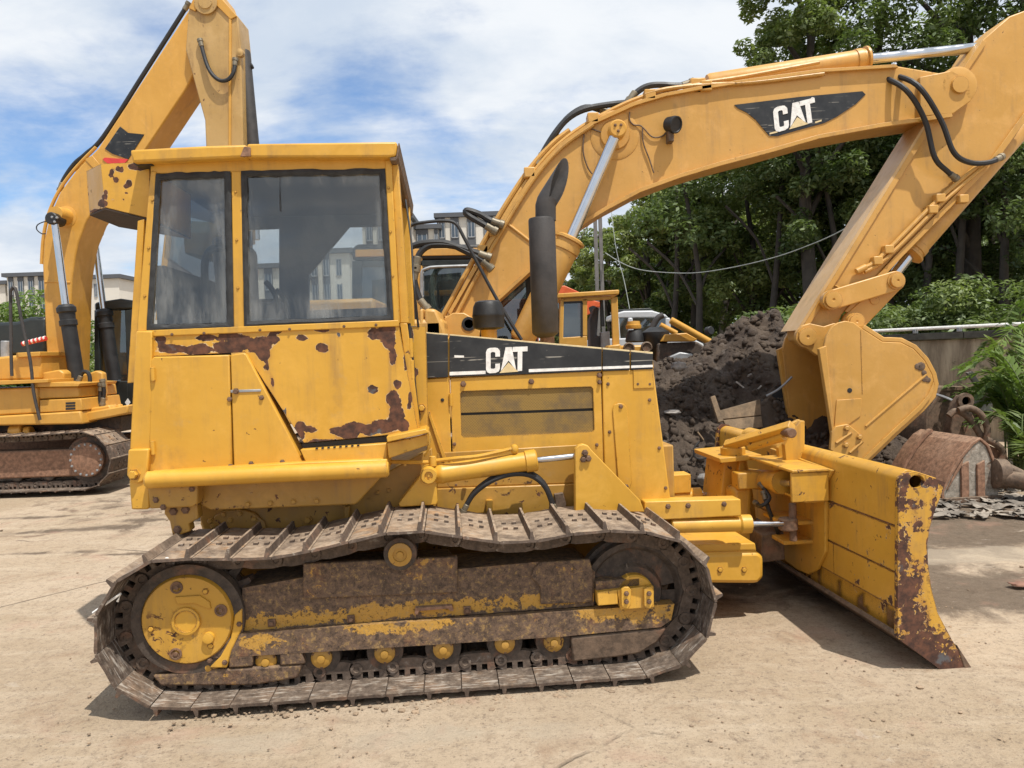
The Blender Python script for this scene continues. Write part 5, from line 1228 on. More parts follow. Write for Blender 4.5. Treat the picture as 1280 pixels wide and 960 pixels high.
for dy in (-.28, .72):
    sft = Vector((0, dy+.28, 0)); a = Lf.Y(97, 478, yb-.28)+sft; b = Lf.Y(82, 381, yb-.28)+sft; c = Lf.Y(68, 274, yb-.28)+sft
    d = (b-a).normalized(); L = (b-a).length
    lathe('boom_cylinder', a, d, [(0, .10), (L-.30, .098), (L-.29, .115), (L-.22, .115), (L-.21, .10), (L-.12, .105), (L-.1, .125), (L-.04, .125), (L, .09), (L, .05)], M['black'], LX, 24)
    cyl('cylinder_rod', b, c, .048, M['chrome'], LX, 18)
    cyl('rod_eye', c+Vector((0, -.09, 0)), c+Vector((0, .16, 0)), .085, M['black'], LX, 22)
for dx, dz in ((-.03, .03), (.035, .02), (0, -.035)): bolt(Lf.Y(68, 274, yb-.37)+Vector((dx, 0, dz)), (0, -1, 0), .014, .014, M['galv'], LX)
tube('loose_wire', [Lf.Y(66, 277, yb-.3), Lf.Y(56, 277, yb-.34), Lf.Y(47, 281, yb-.34), Lf.Y(46, 287, yb-.34), Lf.Y(52, 292, yb-.34), Lf.Y(57, 292, yb-.3)], .008, M['black'], LX, 5)
tube('hydraulic_hose', [Lf.Y(75, 238, yb+.1), Lf.Y(80, 224, yb+.1), Lf.Y(93, 205, yb+.1), Lf.Y(108, 192, yb+.1), Lf.Y(130, 170, yb+.1), Lf.Y(180, 92, yb+.1), Lf.Y(236, 4, yb+.1)], .032, M['black'], LX, 8)
tube('hydraulic_pipe', [Lf.Y(52, 330, yb+.05), Lf.Y(54, 299, yb+.05), Lf.Y(60, 270, yb+.05), Lf.Y(73, 240, yb+.05), Lf.Y(93, 212, yb+.05), Lf.Y(120, 184, yb+.05)], .024, Yf, LX, 8)
lp('hose_lug', [(92, 214), (98, 201), (103, 197), (108, 199), (110, 204)], yb+.1, yb+.2)
tube('weld_seam', [Lf.Y(56, 352, yb), Lf.Y(88, 353, yb)], .012, Yf, LX, 6, 0)
# stick hanging from the end of the boom, behind the cab
lp('stick', [(262, 300), (256, 150), (232, 62), (236, 8), (256, -24), (276, -2), (297, 20), (301, 60), (304, 182), (306, 300)], .74, 1.20, M['stick'], bv=.015)
lp('stick_flange', [(286, 14), (289, 16), (288, 300), (285, 300)], .72, .741, bv=.004)
lp('stick_fork', [(236, 10), (250, -20), (272, -8), (296, 20), (288, 24), (266, 2), (250, 0), (244, 14)], .715, .741, bv=.006)
a = Lf.Y(304, 64, 1.0); b = Lf.Y(317, 200, 1.0); c = Lf.Y(321, 300, 1.0)
hyd(Lf, LX, a, b, c, .10, .045, M['muffler'], 'bucket_cylinder', 1.1)
q = Lf.Y(300, 66, .72); lathe('cylinder_pin', q, (0, -1, 0), [(-.05, .055), (.02, .055), (.025, .03), (.03, .02)], M['stick'], LX, 20)
q = Lf.Y(312, 84, 1.0); cyl('pipe_fitting', q, q+Vector((.05, 0, .02)), .04, M['black'], LX, 12)
tube('hydraulic_pipe', [Lf.Y(309, 90, .98), Lf.Y(311, 130, .98), Lf.Y(314, 180, .98)], .018, M['muffler'], LX, 6)
tube('hydraulic_hose', [Lf.Y(250, 50, .7), Lf.Y(260, 84, .67), Lf.Y(272, 99, .66), Lf.Y(284, 100, .66), Lf.Y(292, 90, .67), Lf.Y(294, 74, .7)], .028, M['black'], LX, 8)
lp('bucket', [(232, 290), (282, 290), (294, 330), (290, 372), (262, 392), (234, 386), (216, 360), (222, 318)], .62, 1.65, M['rust'], .03)
# body
lp('upper_skirt', [(-160, 524), (0, 520), (100, 514), (104, 530), (0, 532), (-160, 536)], -.05, 1.0, bv=.02)
lp('upper_skirt', [(104, 516), (160, 506), (160, 517), (106, 528)], .1, 1.1, bv=.02)
lp('side_panel', [(-160, 490), (0, 486), (48, 484), (48, 516.5), (0, 519), (-160, 523)], .0, 1.0, bv=.02)
lp('side_panel', [(49.5, 500), (101, 498), (104, 513), (49.5, 516)], -.01, 1.0, bv=.012)
lp('side_panel', [(42, 484), (98, 483), (100, 497), (49, 499)], .02, 1.0, bv=.02)
for v in (503, 506.5, 510): lp('vent_slot', [(82, v), (94, v-.6), (94, v+1.8), (82, v+2.4)], -.014, .0, M['black'], 0)
lp('deck_plate', [(-160, 480), (0, 476), (60, 474), (60, 478), (0, 481), (-160, 484)], -.12, .7, bv=.005)
lp('deck_plate', [(40, 477), (100, 479), (98, 483), (40, 484)], -.06, .9, bv=.005)
lp('tank_box', [(-60, 448), (0, 446), (50, 441), (52, 474), (0, 476), (-60, 478)], .25, .9, bv=.03)
lp('tank_box', [(20, 441), (50, 439.5), (50, 445), (20, 447)], .2, .9, bv=.008)
lp('step_arm', [(52, 466), (68, 463), (74, 462), (80, 466), (80, 474), (74, 478), (52, 478)], .3, .5, bv=.02)
lp('engine_hood', [(-200, 412), (-60, 405), (20, 402), (36, 396), (58, 396), (58, 444), (-200, 450)], .9, 1.9, M['darkgreen'], .05)
tube('striped_hose', [Lf.Y(28, 430, .7), Lf.Y(44, 426, .7), Lf.Y(58, 423, .7)], .032, M['red'], LX, 8)
for k in range(6):
    p = Lf.Y(31+k*5, 429.2-k*1.25, .7); cyl('hose_stripe', p-Vector((.012, 0, .002)), p+Vector((.012, 0, .006)), .0335, M['white'], LX, 10, 0)
cyl('filler_neck', Lf.Y(7, 448, .5), Lf.Y(7, 426, .5), .06, M['galv'], LX, 14)
for pts, y in (([(15, 470), (14, 445), (13, 362)], -.05), ([(13, 364), (19, 360), (26, 395), (38, 452), (42, 490), (50, 525)], -.1)):
    tube('handrail', [Lf.Y(u, v, y) for u, v in pts], .020, M['muffler'], LX, 6, 3)
# boom foot, bracket, hoses
lp('foot_bracket', [(92, 470), (112, 466), (120, 463), (128, 466), (130, 490), (126, 512), (100, 512)], .5, .62, bv=.02)
lp('foot_bracket', [(108, 512), (118, 509), (128, 508), (136, 506), (140, 512), (138, 520), (108, 524)], .2, .4, bv=.02)
lp('foot_bracket', [(144, 507), (149, 505), (152, 516), (144, 518)], .3, .4, bv=.015)
for pts in ([(98, 478), (104, 465), (112, 470), (112, 500)], [(112, 480), (116, 500), (122, 512)], [(100, 490), (104, 510), (116, 516), (124, 505), (126, 480)], [(128, 475), (130, 490), (128, 506)]):
    tube('hydraulic_hose', [Lf.Y(u, v, .42) for u, v in pts], .028, M['black'], LX, 8)
# cab
cy0, cy1 = 1.55, 2.5
lp('cab_frame', [(118, 378), (150, 373), (170, 376), (172, 386), (118, 388)], cy0, cy1, M['darkgreen'], .03)
lp('cab_frame', [(118, 388), (123, 388), (126, 520), (118, 520)], cy0, cy1, M['darkgreen'], .01)
lp('cab_frame', [(156, 388), (172, 386), (178, 520), (160, 520)], cy0, cy0+.09, M['darkgreen'], .01)
lp('cab_frame', [(126, 478), (160, 476), (160, 520), (126, 520)], cy0, cy0+.08, M['darkgreen'], .01)
lp('cab_window', [(123, 389), (156, 388), (160, 476), (126, 477)], cy0+.02, cy0+.03, M['glassdark'], 0)
lp('cab_far_side', [(118, 388), (172, 386), (178, 520), (118, 520)], cy1-.05, cy1, M['darkgreen'], 0)
lp('warning_label', [(156, 503), (159.5, 498), (163, 503), (159.5, 508)], cy0-.006, cy0+.001, M['white'], 0)
for zz in (0,):
    cyl('slew_ring', (.6, 1.0, .72), (.6, 1.0, .98), .7, M['trackdark'], LX, 28)
    lp('under_deck', [(-100, 530), (150, 520), (150, 540), (-100, 548)], .3, 2.2, M['trackdark'], .02)
cyl('travel_motor', Lf.Y(14, 540, .1), Lf.Y(30, 538, .1), .09, Yf, LX, 14)
cyl('travel_motor', Lf.Y(32, 540, .1), Lf.Y(40, 539, .1), .075, Yf, LX, 10)
sh3 = shoe_mesh(.62, -.096, .096, .028); lk3 = link_mesh(.09, .03)
x1 = Lf.Y(103, 590, -.3).x
undercarriage(LX, x1-3.1, x1, (.0, 2.2), sh3, lk3, .44, .37)
# bolted idler face on the near track
q = Vector((x1, -.175, .44)); lathe('wheel_face', q, (0, -1, 0), [(-.02, .23), (.02, .225), (.03, .20), (.028, .05)], M['rust'], LX, 28)
for k in range(16):
    a = 2*math.pi*k/16; bolt(q+Vector((.20*math.cos(a), -.03, .20*math.sin(a))), (0, -1, 0), .013, .014, M['galv'], LX)
# ------------------------------------------------------------------ heap of dark earth and rubbish
def fbm(p, o=5):
    return mnoise.fractal(p, 1.0, 2.1, o, noise_basis='PERLIN_ORIGINAL')
def mound():
    nx, ny = 230, 150; x0, x1, y0, y1 = .3, 6.6, 8.4, 13.6
    def hgt(x, y):
        # ridge profile read off the skyline: (x, crest height)
        cr = np.interp(x, [.3, 1.2, 2.1, 2.7, 3.2, 3.7, 4.3, 5.2, 6.6], [.2, 1.0, 1.40, 1.64, 2.0, 2.05, 1.15, .1, .0])
        crest_y = 10.6
        d = (y-8.75)/(crest_y-8.75) if y < crest_y else (13.6-y)/(13.6-crest_y)
        d = max(0, min(1, d)); s = d**.72
        return cr*s
    V = []
    for j in range(ny):
        for i in range(nx):
            x = x0+(x1-x0)*i/(nx-1); y = y0+(y1-y0)*j/(ny-1); h = hgt(x, y)
            p = Vector((x*.9, y*.9, 2))
            k = min(1, h/.35)
            n = .20*fbm(p*1.0)+.16*(.5-abs(mnoise.noise(p*3.1)))+.12*(.45-abs(mnoise.noise(p*6.3+Vector((3, 1, 0)))))+.07*(.4-abs(mnoise.noise(p*13)))+.03*mnoise.noise(p*29)
            V.append((x+.07*mnoise.noise(p*5+Vector((9, 0, 0)))*k, y+.1*mnoise.noise(p*5)*k, max(-.06, h+n*k-(.06 if h < .02 else 0))))
    Fc = [(j*nx+i, j*nx+i+1, (j+1)*nx+i+1, (j+1)*nx+i) for j in range(ny-1) for i in range(nx-1)]
    m, nt, b = material('dark_clotted_earth'); oc = nd(nt, 'ShaderNodeTexCoord').outputs['Object']
    n1 = noise_(nt, oc, 2.2, 8, .65, .4); n2 = noise_(nt, oc, 14, 9, .75)
    c = mix_(nt, step_(nt, n1, .35, .65), (.058, .040, .029), (.115, .084, .060)); c = mix_(nt, math_(nt, 'MULTIPLY', step_(nt, n2, .55, .75), .6), c, (.17, .145, .125))
    c = mix_(nt, step_(nt, n2, .25, .42, .7, 0), c, (.028, .021, .019))
    c = mix_(nt, math_(nt, 'MULTIPLY', step_(nt, noise_(nt, oc, 4.5, 10, .75, .5), .54, .68), .6), c, (.20, .17, .145))
    nt.links.new(c, b.inputs['Base Color']); b.inputs['Roughness'].default_value = .9
    bp = nd(nt, 'ShaderNodeBump', {'Strength': 1.0, 'Distance': .035, 'Height': math_(nt, 'ADD', n2, math_(nt, 'MULTIPLY', noise_(nt, oc, 45, 6, .8), .5))}); nt.links.new(bp.outputs[0], b.inputs['Normal'])
    M['earth'] = m
    root = tag(put('earth_mound', mesh(V, Fc, 180, recalc=False), m), 'big heap of dark clotted earth and rubbish beside the excavator bucket', 'earth heap')
    rnd = random.Random(11); base = [pebble_mesh(40+k) for k in range(6)]; parts = []
    for k in range(4200):
        x = rnd.uniform(1.0, 5.0); y = rnd.uniform(8.7, 10.9); h = hgt(x, y)
        if h < .03: continue
        p = Vector((x*.9, y*.9, 2)); n = .20*fbm(p)+.16*(.5-abs(mnoise.noise(p*3.1)))+.12*(.45-abs(mnoise.noise(p*6.3+Vector((3, 1, 0)))))
        s = rnd.choice((.012, .016, .02, .026, .035, .05, .065))*rnd.uniform(.7, 1.3); V, Fc = base[k % 6]; q = Matrix.Rotation(rnd.uniform(0, 6.28), 3, Vector((rnd.random(), rnd.random(), rnd.random()+.01)).normalized())
        parts.append(([q@v*s+Vector((x, y, h+n*min(1, h/.35)+s*.15)) for v in V], Fc))
    V, Fc = join_raw(parts); put('clods', mesh(V, Fc, 180, recalc=False), m, root, kind='stuff')
    return hgt
HG = mound()
rnd = random.Random(5)
# rubbish on the heap
def blob_mesh(nm, c, s, mat, seed, fl=.6):
    bm = bmesh.new(); bmesh.ops.create_icosphere(bm, subdivisions=3, radius=1)
    for v in bm.verts:
        n = mnoise.noise(v.co*1.4+Vector((seed, 0, 0)))*.5+mnoise.noise(v.co*3.7+Vector((0, seed, 0)))*.25
        v.co = Vector((v.co.x*s[0], v.co.y*s[1], v.co.z*s[2]*fl))*(1+n)
    me = bpy.data.meshes.new(nm); bm.to_mesh(me); bm.free(); me.shade_smooth()
    o = put(nm, me, mat); o.location = c; return o
M['bag'] = plain('dirty_pale_plastic', (.42, .39, .35), .5, var=.45, scale=9, bump=.5)
M['stone'] = plain('grey_stone', (.25, .23, .21), .85, var=.4, scale=7, bump=.6)
M['wood'] = plain('weathered_board', (.22, .155, .095), .85, var=.45, scale=8, bump=.5)
for (u, v, y, s, lab, mt, cat) in ((945, 470, 9.75, (.11, .1, .10), 'crumpled dirty white plastic bag half sunk in the earth heap', 'bag', 'plastic bag'),
                                   (848, 458, 9.5, (.10, .08, .10), 'pale grey lump of rubble on the left flank of the earth heap', 'stone', 'stone'),
                                   (929, 434, 10.3, (.06, .05, .05), 'small white scrap of plastic near the top of the earth heap', 'bag', 'plastic scrap'),
                                   (951, 484, 9.6, (.06, .05, .04), 'white knotted plastic scrap below the crumpled bag on the heap', 'bag', 'plastic scrap'),
                                   (965, 461, 9.9, (.06, .06, .08), 'grey stone beside the crumpled bag on the earth heap', 'stone', 'stone'),
                                   (840, 515, 9.2, (.10, .07, .05), 'flat grey stone low on the earth heap by the bonnet', 'stone', 'stone'),
                                   (884, 600, 8.1, (.10, .08, .14), 'grey rock on the ground behind the blade mast', 'stone', 'rock')):
    p = G.Y(u, v, y); nm = {'bag': 'plastic_bag', 'stone': 'stone', 'rock': 'rock'}.get(cat if cat == 'rock' else mt)
    tag(blob_mesh(nm if cat != 'plastic scrap' else 'plastic_scrap', p, s, M[mt], u*.1), lab, cat)
def scrap_strip(nm, pts, y, r, mat, lab, cat):
    o = tube(nm, [G.Y(u, v, y-.02*k) for k, (u, v) in enumerate(pts)], r, mat, None, 6); tag(o, lab, cat)
scrap_strip('plastic_strip', [(920, 477), (932, 486), (942, 490), (952, 482)], 9.55, .011, M['bag'], 'long curled white strip of plastic on the earth heap', 'plastic strip')
scrap_strip('plastic_strip', [(961, 476), (968, 478), (974, 479)], 9.6, .014, M['bag'], 'short white strip of plastic under the bucket ear', 'plastic strip')
scrap_strip('plastic_strip', [(971, 440), (972, 446), (973, 451)], 9.9, .012, M['bag'], 'upright white splinter of plastic beside the bucket ear', 'plastic strip')
scrap_strip('branch', [(944, 446), (948, 454), (951, 462)], 9.8, .014, M['wood'], 'thin pale stick standing above the crumpled plastic bag', 'stick')
scrap_strip('branch', [(872, 540), (884, 556), (892, 566)], 9.1, .012, M['wood'], 'thin stick low on the heap left of the boards', 'stick')
scrap_strip('cable_loop', [(874, 552), (868, 560), (868, 570), (876, 574), (884, 572)], 8.9, .010, M['black'], 'loop of black cable low on the earth heap', 'cable')
def slab(nm, corners, y, th, mat, lab, cat, lean=.0, bv=.006):
    V = [G.Y(u, v, y+lean*(max(c[1] for c in corners)-v)/100) for u, v in corners]; n = (V[1]-V[0]).cross(V[2]-V[0]).normalized()
    if n.y < 0: n = -n
    V2 = V+[v+n*th for v in V]; m_ = len(V)
    Fc = [tuple(range(m_)), tuple(range(2*m_-1, m_-1, -1))]+[(i, (i+1) % m_, m_+(i+1) % m_, m_+i) for i in range(m_)]
    o = put(nm, mesh(V2, Fc, 30), mat); bev(o, bv); return tag(o, lab, cat)
slab('board', [(896, 514), (950, 499), (952, 519), (904, 524)], 8.98, .04, M['wood'], 'upper brown board leaning against the foot of the earth heap', 'board', .3)
slab('board', [(904, 525), (952, 520), (954, 534), (910, 538)], 8.92, .04, M['wood'], 'lower brown board under the other at the heap foot', 'board', .3)
slab('board', [(888, 496), (894, 494), (905, 526), (898, 528)], 8.90, .05, M['wood'], 'dark upright plank at the left end of the brown boards', 'board', .3)
M['tarp'] = plain('faded_blue_black_sheet', (.018, .024, .034), .35, var=.5, scale=3)
slab('dark_panel', [(952, 500), (990, 474), (1030, 470), (1034, 560), (956, 545)], 9.15, .25, M['tarp'], 'dark blue black metal panel leaning behind the yellow bucket', 'panel', .25)
scrap_strip('pipe', [(958, 495), (974, 486), (990, 471)], 9.1, .014, M['galv'], 'thin pale rod along the top of the dark panel', 'rod')

# ------------------------------------------------------------------ concrete wall with coping and a pipe
WL = Frame(G.Y(1090, 424, 13.6)*1.0, 0)
wp0 = G.Y(1080, 424, 13.8); wp1 = G.Y(1300, 405, 11.6)
wdir = Vector((wp1.x-wp0.x, wp1.y-wp0.y, 0)); wl = wdir.length
wt = thing('concrete_wall', 'stained concrete boundary wall with dark coping behind the yellow bucket', 'wall', (wp0.x, wp0.y, 0), math.atan2(wdir.y, wdir.x))
wz = (wp0.z+wp1.z)/2
m, nt, b = material('stained_concrete'); oc = nd(nt, 'ShaderNodeTexCoord').outputs['Object']
st = noise_(nt, mapping_(nt, oc, (3.5, 3.5, .5)), 1.3, 9, .7, .3); n1 = noise_(nt, oc, 3, 9, .7)
c = mix_(nt, step_(nt, st, .34, .66), (.20, .155, .105), (.46, .38, .27)); c = mix_(nt, step_(nt, n1, .56, .66, 0, .7), c, (.07, .075, .04))
nt.links.new(c, b.inputs['Base Color']); b.inputs['Roughness'].default_value = .9
bp = nd(nt, 'ShaderNodeBump', {'Strength': .6, 'Distance': .02, 'Height': n1}); nt.links.new(bp.outputs[0], b.inputs['Normal']); M['concrete'] = m
M['coping'] = plain('mossy_dark_coping', (.085, .08, .065), .9, var=.6, scale=5, bump=.6)
for k in range(3):
    box('wall_panel', (-4.5+k*4.65, .005*(k % 2), -.1), (-4.5+k*4.65+4.635, .16, wz-.12), M['concrete'], wt, .008)
for k in range(9):
    box('coping_block', (-4.5+k*1.55, -.07, wz-.115), (-4.5+k*1.55+1.54, .24, wz+.0), M['coping'], wt, .012)
tube('wall_pipe', [(-.1, -.05, wz+.075), (3, -.05, wz+.075), (9.0, -.05, wz+.075)], .028, M['white'], wt, 8, 3)
for k in range(12): box('pipe_saddle', (.2+k*.7, -.09, wz), (.25+k*.7, .0, wz+.07), M['galv'], wt, .004)

# ------------------------------------------------------------------ scrap beside the blade
# rusty bucket lying on its mouth
rb0 = G.Z(1178, 627)
RB = thing('rusty_bucket', 'rusty brown excavator bucket lying upside down behind the blade', 'bucket', rb0, R(6))
prof = [(0, 0), (-.01, .10), (.08, .27), (.19, .43), (.31, .555), (.38, .60), (.45, .54), (.52, .36), (.58, .10), (.58, 0)]
Ru = M['rust']
LB = -.92
def rbx(nm, pts, a, b, mat=Ru, bv=.006): return prism(nm, pts, a, b, mat, RB, bv, ax=1)
# local x along the side plate, local -y towards the viewer's right; shell runs towards +y
sp_ = prof
rbx('bucket_side', sp_, -.03, .0, M['pale']); rbx('bucket_side', sp_, .86, .89)
P = [Vector(a) for a in prof[:9]]; off = []
for i in range(len(P)):
    t = (P[min(i+1, len(P)-1)]-P[max(i-1, 0)]).normalized(); off.append(tuple(P[i]+Vector((-t.y, t.x))*.03))
V, Fc = prism_raw([tuple(p) for p in P]+off[::-1], -.045, .90, 1); bev(put('bucket_shell', mesh(V, Fc, 12), Ru, RB), .006)
for x in (.17, .34): rbx('side_rib', [(x, .03), (x+.08, .03), (x+.08, .40), (x, .36)], -.055, -.028, M['rust'], bv=.004)
rbx('side_lip', [(-.03, -.01), (.62, -.01), (.60, .045), (-.02, .045)], -.075, -.03, M['brown'])
rbx('cross_rib', [(.02, .12), (.10, .28), (.20, .43), (.18, .36)], -.05, -.028, bv=.003)
for yy in (.62,):
    V, Fc = prism_raw([tuple(P[i]*1.0+Vector((-.03, .03))) for i in range(1, 6)]+[tuple(P[i]+Vector((-.05, .055))) for i in range(5, 0, -1)], yy, yy+.07, 1)
    put('wear_strip', mesh(V, Fc, 40), Ru, RB)
# darker bucket shell behind it
bo = G.Z(1180, 588)
B2 = thing('scrap_bucket', 'dark brown scrap bucket shell behind the rusty upturned bucket', 'bucket', (5.45, 9.5, 0), R(15))
prof2 = [(-.25, 0), (-.42, .35), (-.38, .70), (-.15, .98), (.16, .98), (.34, .72), (.42, .3), (.42, .0)]
prism('bucket_side', prof2, 0, .04, M['brown'], B2, .01); prism('bucket_side', prof2, .9, .94, M['brown'], B2, .01)
P2 = [Vector(a) for a in prof2]; off2 = [tuple(p*1.05) for p in P2[1:-1]]
V, Fc = prism_raw([tuple(p) for p in P2[1:-1]]+off2[::-1], -.01, .95, 1); bev(put('bucket_shell', mesh(V, Fc, 40), M['brown'], B2), .006)
# scrap arms, axle, hoses
y_ = 9.0
SA = thing('scrap_linkage', 'brown scrap steel linkage with an eye behind the rusty bucket', 'scrap metal', G.Z(1205, 582))
so_ = SA.location
def sl(pts, y): return [tuple(p-so_) for p in (G.Y(u, v, y) for u, v in pts)]
def slp(nm, px, y0, y1, mt): return prism(nm, [(a[0], a[2]) for a in sl(px, y0)], y0-so_.y, y1-so_.y, mt, SA, .012)
slp('link_arm', [(1188, 534), (1196, 505), (1204, 494), (1214, 497), (1214, 512), (1204, 530), (1210, 560), (1190, 560)], 8.7, 8.85, M['brown'])
q = Vector(sl([(1206, 501)], 8.7)[0]); lathe('eye', q, (0, -1, 0), [(-.02, .09), (.03, .09), (.032, .05), (.0, .045)], M['brown'], SA, 18)
slp('link_arm', [(1195, 545), (1215, 515), (1228, 545), (1240, 572), (1225, 578), (1200, 572)], 8.9, 9.0, M['brown'])
slp('link_arm', [(1236, 556), (1258, 566), (1262, 580), (1252, 582), (1236, 566)], 8.5, 8.6, M['rust'])
for k, pts in enumerate(([(1186, 520), (1194, 514), (1206, 518), (1218, 532), (1228, 548)], [(1198, 513), (1212, 510), (1226, 518), (1234, 535), (1232, 552)], [(1232, 549), (1246, 556), (1254, 566), (1250, 578)])):
    tag(tube('hose', [G.Y(u, v, 8.55-.05*k) for u, v in pts], .036, M['brown'], None, 10), ['thick brown hose arching nearest the scrap linkage eye', 'brown hose looping over the other beside the green plants', 'short pale brown hose bent down towards the axle'][k], 'hose')
AX = thing('scrap_axle', 'brown round axle shaft lying on the ground at the right edge', 'axle', G.Z(1250, 625))
ao = AX.location
def al(u, v, y): return G.Y(u, v, y)-ao
cyl('shaft', al(1246, 597, 7.6), al(1310, 606, 7.3), .085, M['brown'], AX)
lathe('flange', al(1240, 592, 7.62), (1, -.05, -.05), [(0, .10), (.02, .15), (.12, .15), (.14, .10)], M['brown'], AX, 22)
cyl('hub', al(1228, 583, 7.8), al(1242, 588, 7.65), .12, M['brown'], AX)
tag(tube('pipe', [G.Y(1254, 583, 7.9), G.Y(1270, 590, 7.8), G.Y(1300, 606, 7.7)], .05, M['brown'], None, 10), 'second thinner brown pipe lying above the axle shaft', 'pipe')
slab('timber', [(1209, 466), (1216, 464), (1240, 500), (1233, 502)], 9.9, .05, M['stone'], 'grey timber batten leaning against the concrete wall', 'batten')
slab('metal_sheet', [(1214, 501), (1240, 501), (1242, 514), (1214, 514)], 9.6, .03, M['whitecar'], 'small white sheet panel behind the scrap linkage', 'panel')
tag(tube('rod', [G.Y(1170, 493, 9.2), G.Y(1182, 497, 9.1), G.Y(1196, 503, 9.0)], .016, M['galv'], None, 6), 'thin grey rod between the yellow bucket and scrap linkage', 'rod')
# crumpled litter sheets
def litter():
    rnd = random.Random(21); V = []; Fc = []
    for k in range(200):
        u = rnd.uniform(1160, 1330); v = rnd.uniform(621, 648) if k < 150 else rnd.uniform(600, 630); p = G.Z(u, v); s = rnd.uniform(.04, .19); a = rnd.uniform(0, 6.28); g = 4; k0 = len(V)
        for j in range(g):
            for i in range(g):
                x = (i/(g-1)-.5)*s; y = (j/(g-1)-.5)*s*rnd.uniform(.4, .9); z = .012+abs(mnoise.noise(Vector((i*.9+k*3.3, j*.9, k))))*s*.42
                V.append((p.x+x*math.cos(a)-y*math.sin(a), p.y+x*math.sin(a)+y*math.cos(a), z))
        Fc += [(k0+j*g+i, k0+j*g+i+1, k0+(j+1)*g+i+1, k0+(j+1)*g+i) for j in range(g-1) for i in range(g-1)]
    o = put('litter', mesh(V, Fc, 0, recalc=False), plain('crumpled_grey_litter', (.22, .19, .155), .85, var=.9, scale=2.5), kind='stuff'); o['label'] = 'crumpled grey and white litter under the rusty bucket'
litter()
tag(blob_mesh('rag', G.Z(1276, 733)+Vector((0, 0, .015)), (.06, .045, .02), plain('red_brown_rag', (.24, .13, .09), .9), 3.3), 'small reddish rag on the ground at the right edge', 'rag')
# ------------------------------------------------------------------ machines and vehicle behind
y_ = 12.0
S0 = G.Y(740, 445, y_); S0.z = 0; Sf = Frame(S0)
SM = thing('small_bulldozer', 'small old yellow bulldozer with a boxy cab behind the big bulldozer bonnet', 'bulldozer', S0)
def sp(nm, px, y0, y1, mat=None, bv=.01): return pxp(Sf, nm, px, y0, y1, mat or M['yellow_far'], SM, bv)
sp('cab_roof', [(694, 367), (774, 362), (774, 368), (694, 373)], -.05, 1.1, bv=.015)
sp('cab_wall', [(699, 426), (701, 373), (705, 373), (704, 422), (734, 420), (734, 440), (699, 440)], 0, .06)
sp('cab_post', [(728, 374), (734, 373), (734, 420), (728, 420)], 0, .06)
sp('cab_post', [(764, 372), (772, 371), (775, 440), (766, 440)], 0, .06)
sp('cab_post', [(764, 372), (772, 371), (775, 440), (766, 440)], .95, 1.0)
sp('cab_post', [(699, 373), (705, 373), (704, 440), (699, 440)], .95, 1.0)
sp('cab_rail', [(705, 373), (764, 370), (764, 374), (705, 378)], .0, .05)
sp('cab_window', [(705, 378), (728, 376.5), (728, 421), (704, 422)], .02, .03, M['glassdark'], 0)
sp('window_gasket', [(705, 377), (728, 376), (728, 378.5), (705, 379.5)], -.006, .02, M['black'], 0)
sp('window_gasket', [(726, 378), (728.5, 378), (728.5, 421), (726, 421)], -.006, .02, M['black'], 0)
sp('cab_door_jamb', [(750, 375), (754, 375), (756, 408), (751, 408)], .3, .36, M['darkgreen'])
sp('cab_seat', [(737, 400), (744, 384), (749, 384), (746, 420), (760, 420), (760, 436), (738, 436)], .35, .75, M['seat'], .03)
sp('control_box', [(752, 415), (762, 414), (763, 436), (752, 436)], .2, .5, M['galv'])
sp('hood', [(775, 432), (812, 431), (816, 460), (775, 460)], .1, .9, bv=.03)
sp('hood', [(760, 432), (776, 430), (778, 460), (760, 460)], -.2, 1.1, bv=.02)
q = Sf.Y(792, 424, .4)
lathe('filler', Sf.Y(792, 411, .4), (0, 0, 1), [(0, .12), (.02, .125), (.06, .125), (.065, .11), (.12, .10), (.125, .04)], M['yellow_far'], SM, 20)
lathe('air_filter', Sf.Y(794, 428, .4), (0, 0, 1), [(0, .13), (.02, .16), (.12, .14), (.20, .10)], M['black'], SM, 20)
lathe('canvas_cover', Sf.Y(820, 440, .4), (0, 0, 1), [(-.1, .10), (.05, .12), (.2, .22), (.32, .22), (.4, .1)], M['black'], SM, 18)
sp('engine_side', [(822, 429), (872, 427), (884, 436), (890, 470), (818, 470)], .15, .95, M['trackdark'], .03)
sp('engine_cover', [(836, 446), (850, 440), (866, 442), (868, 466), (836, 466)], .05, .2, M['galv'], .02)
tube('exhaust', [Sf.Y(815, 410, .5), Sf.Y(822, 398, .5), Sf.Y(829, 394, .5)], .05, M['muffler'], SM, 12)
sp('lift_frame', [(826, 427), (832, 418), (858, 416), (872, 424), (868, 427)], .1, .3, bv=.015)
cyl('lift_cylinder', Sf.Y(838, 400, .0), Sf.Y(888, 428, .0), .055, M['yellow_far'], SM, 18)
cyl('lift_cylinder', Sf.Y(825, 406, .5), Sf.Y(846, 417, .5), .045, M['yellow_far'], SM, 18)
for u, v in ((786, 435), (808, 434)): q = Sf.Y(u, v, .08); lathe('head_lamp', q, (0, -1, 0), [(0, .09), (.03, .09), (.05, .07), (.03, .06)], M['brown'], SM, 18)
cyl('roof_lamp', Sf.Y(884, 414, .6), Sf.Y(889, 413, .5), .07, M['black'], SM, 14)
undercarriage(SM, -.3, 1.5, (.1, 1.2), shoe2, link2, .42, .36)
box('hull', (-.5, .15, .5), (1.6, 1.0, 1.25), M['yellow_far'], SM, .03)
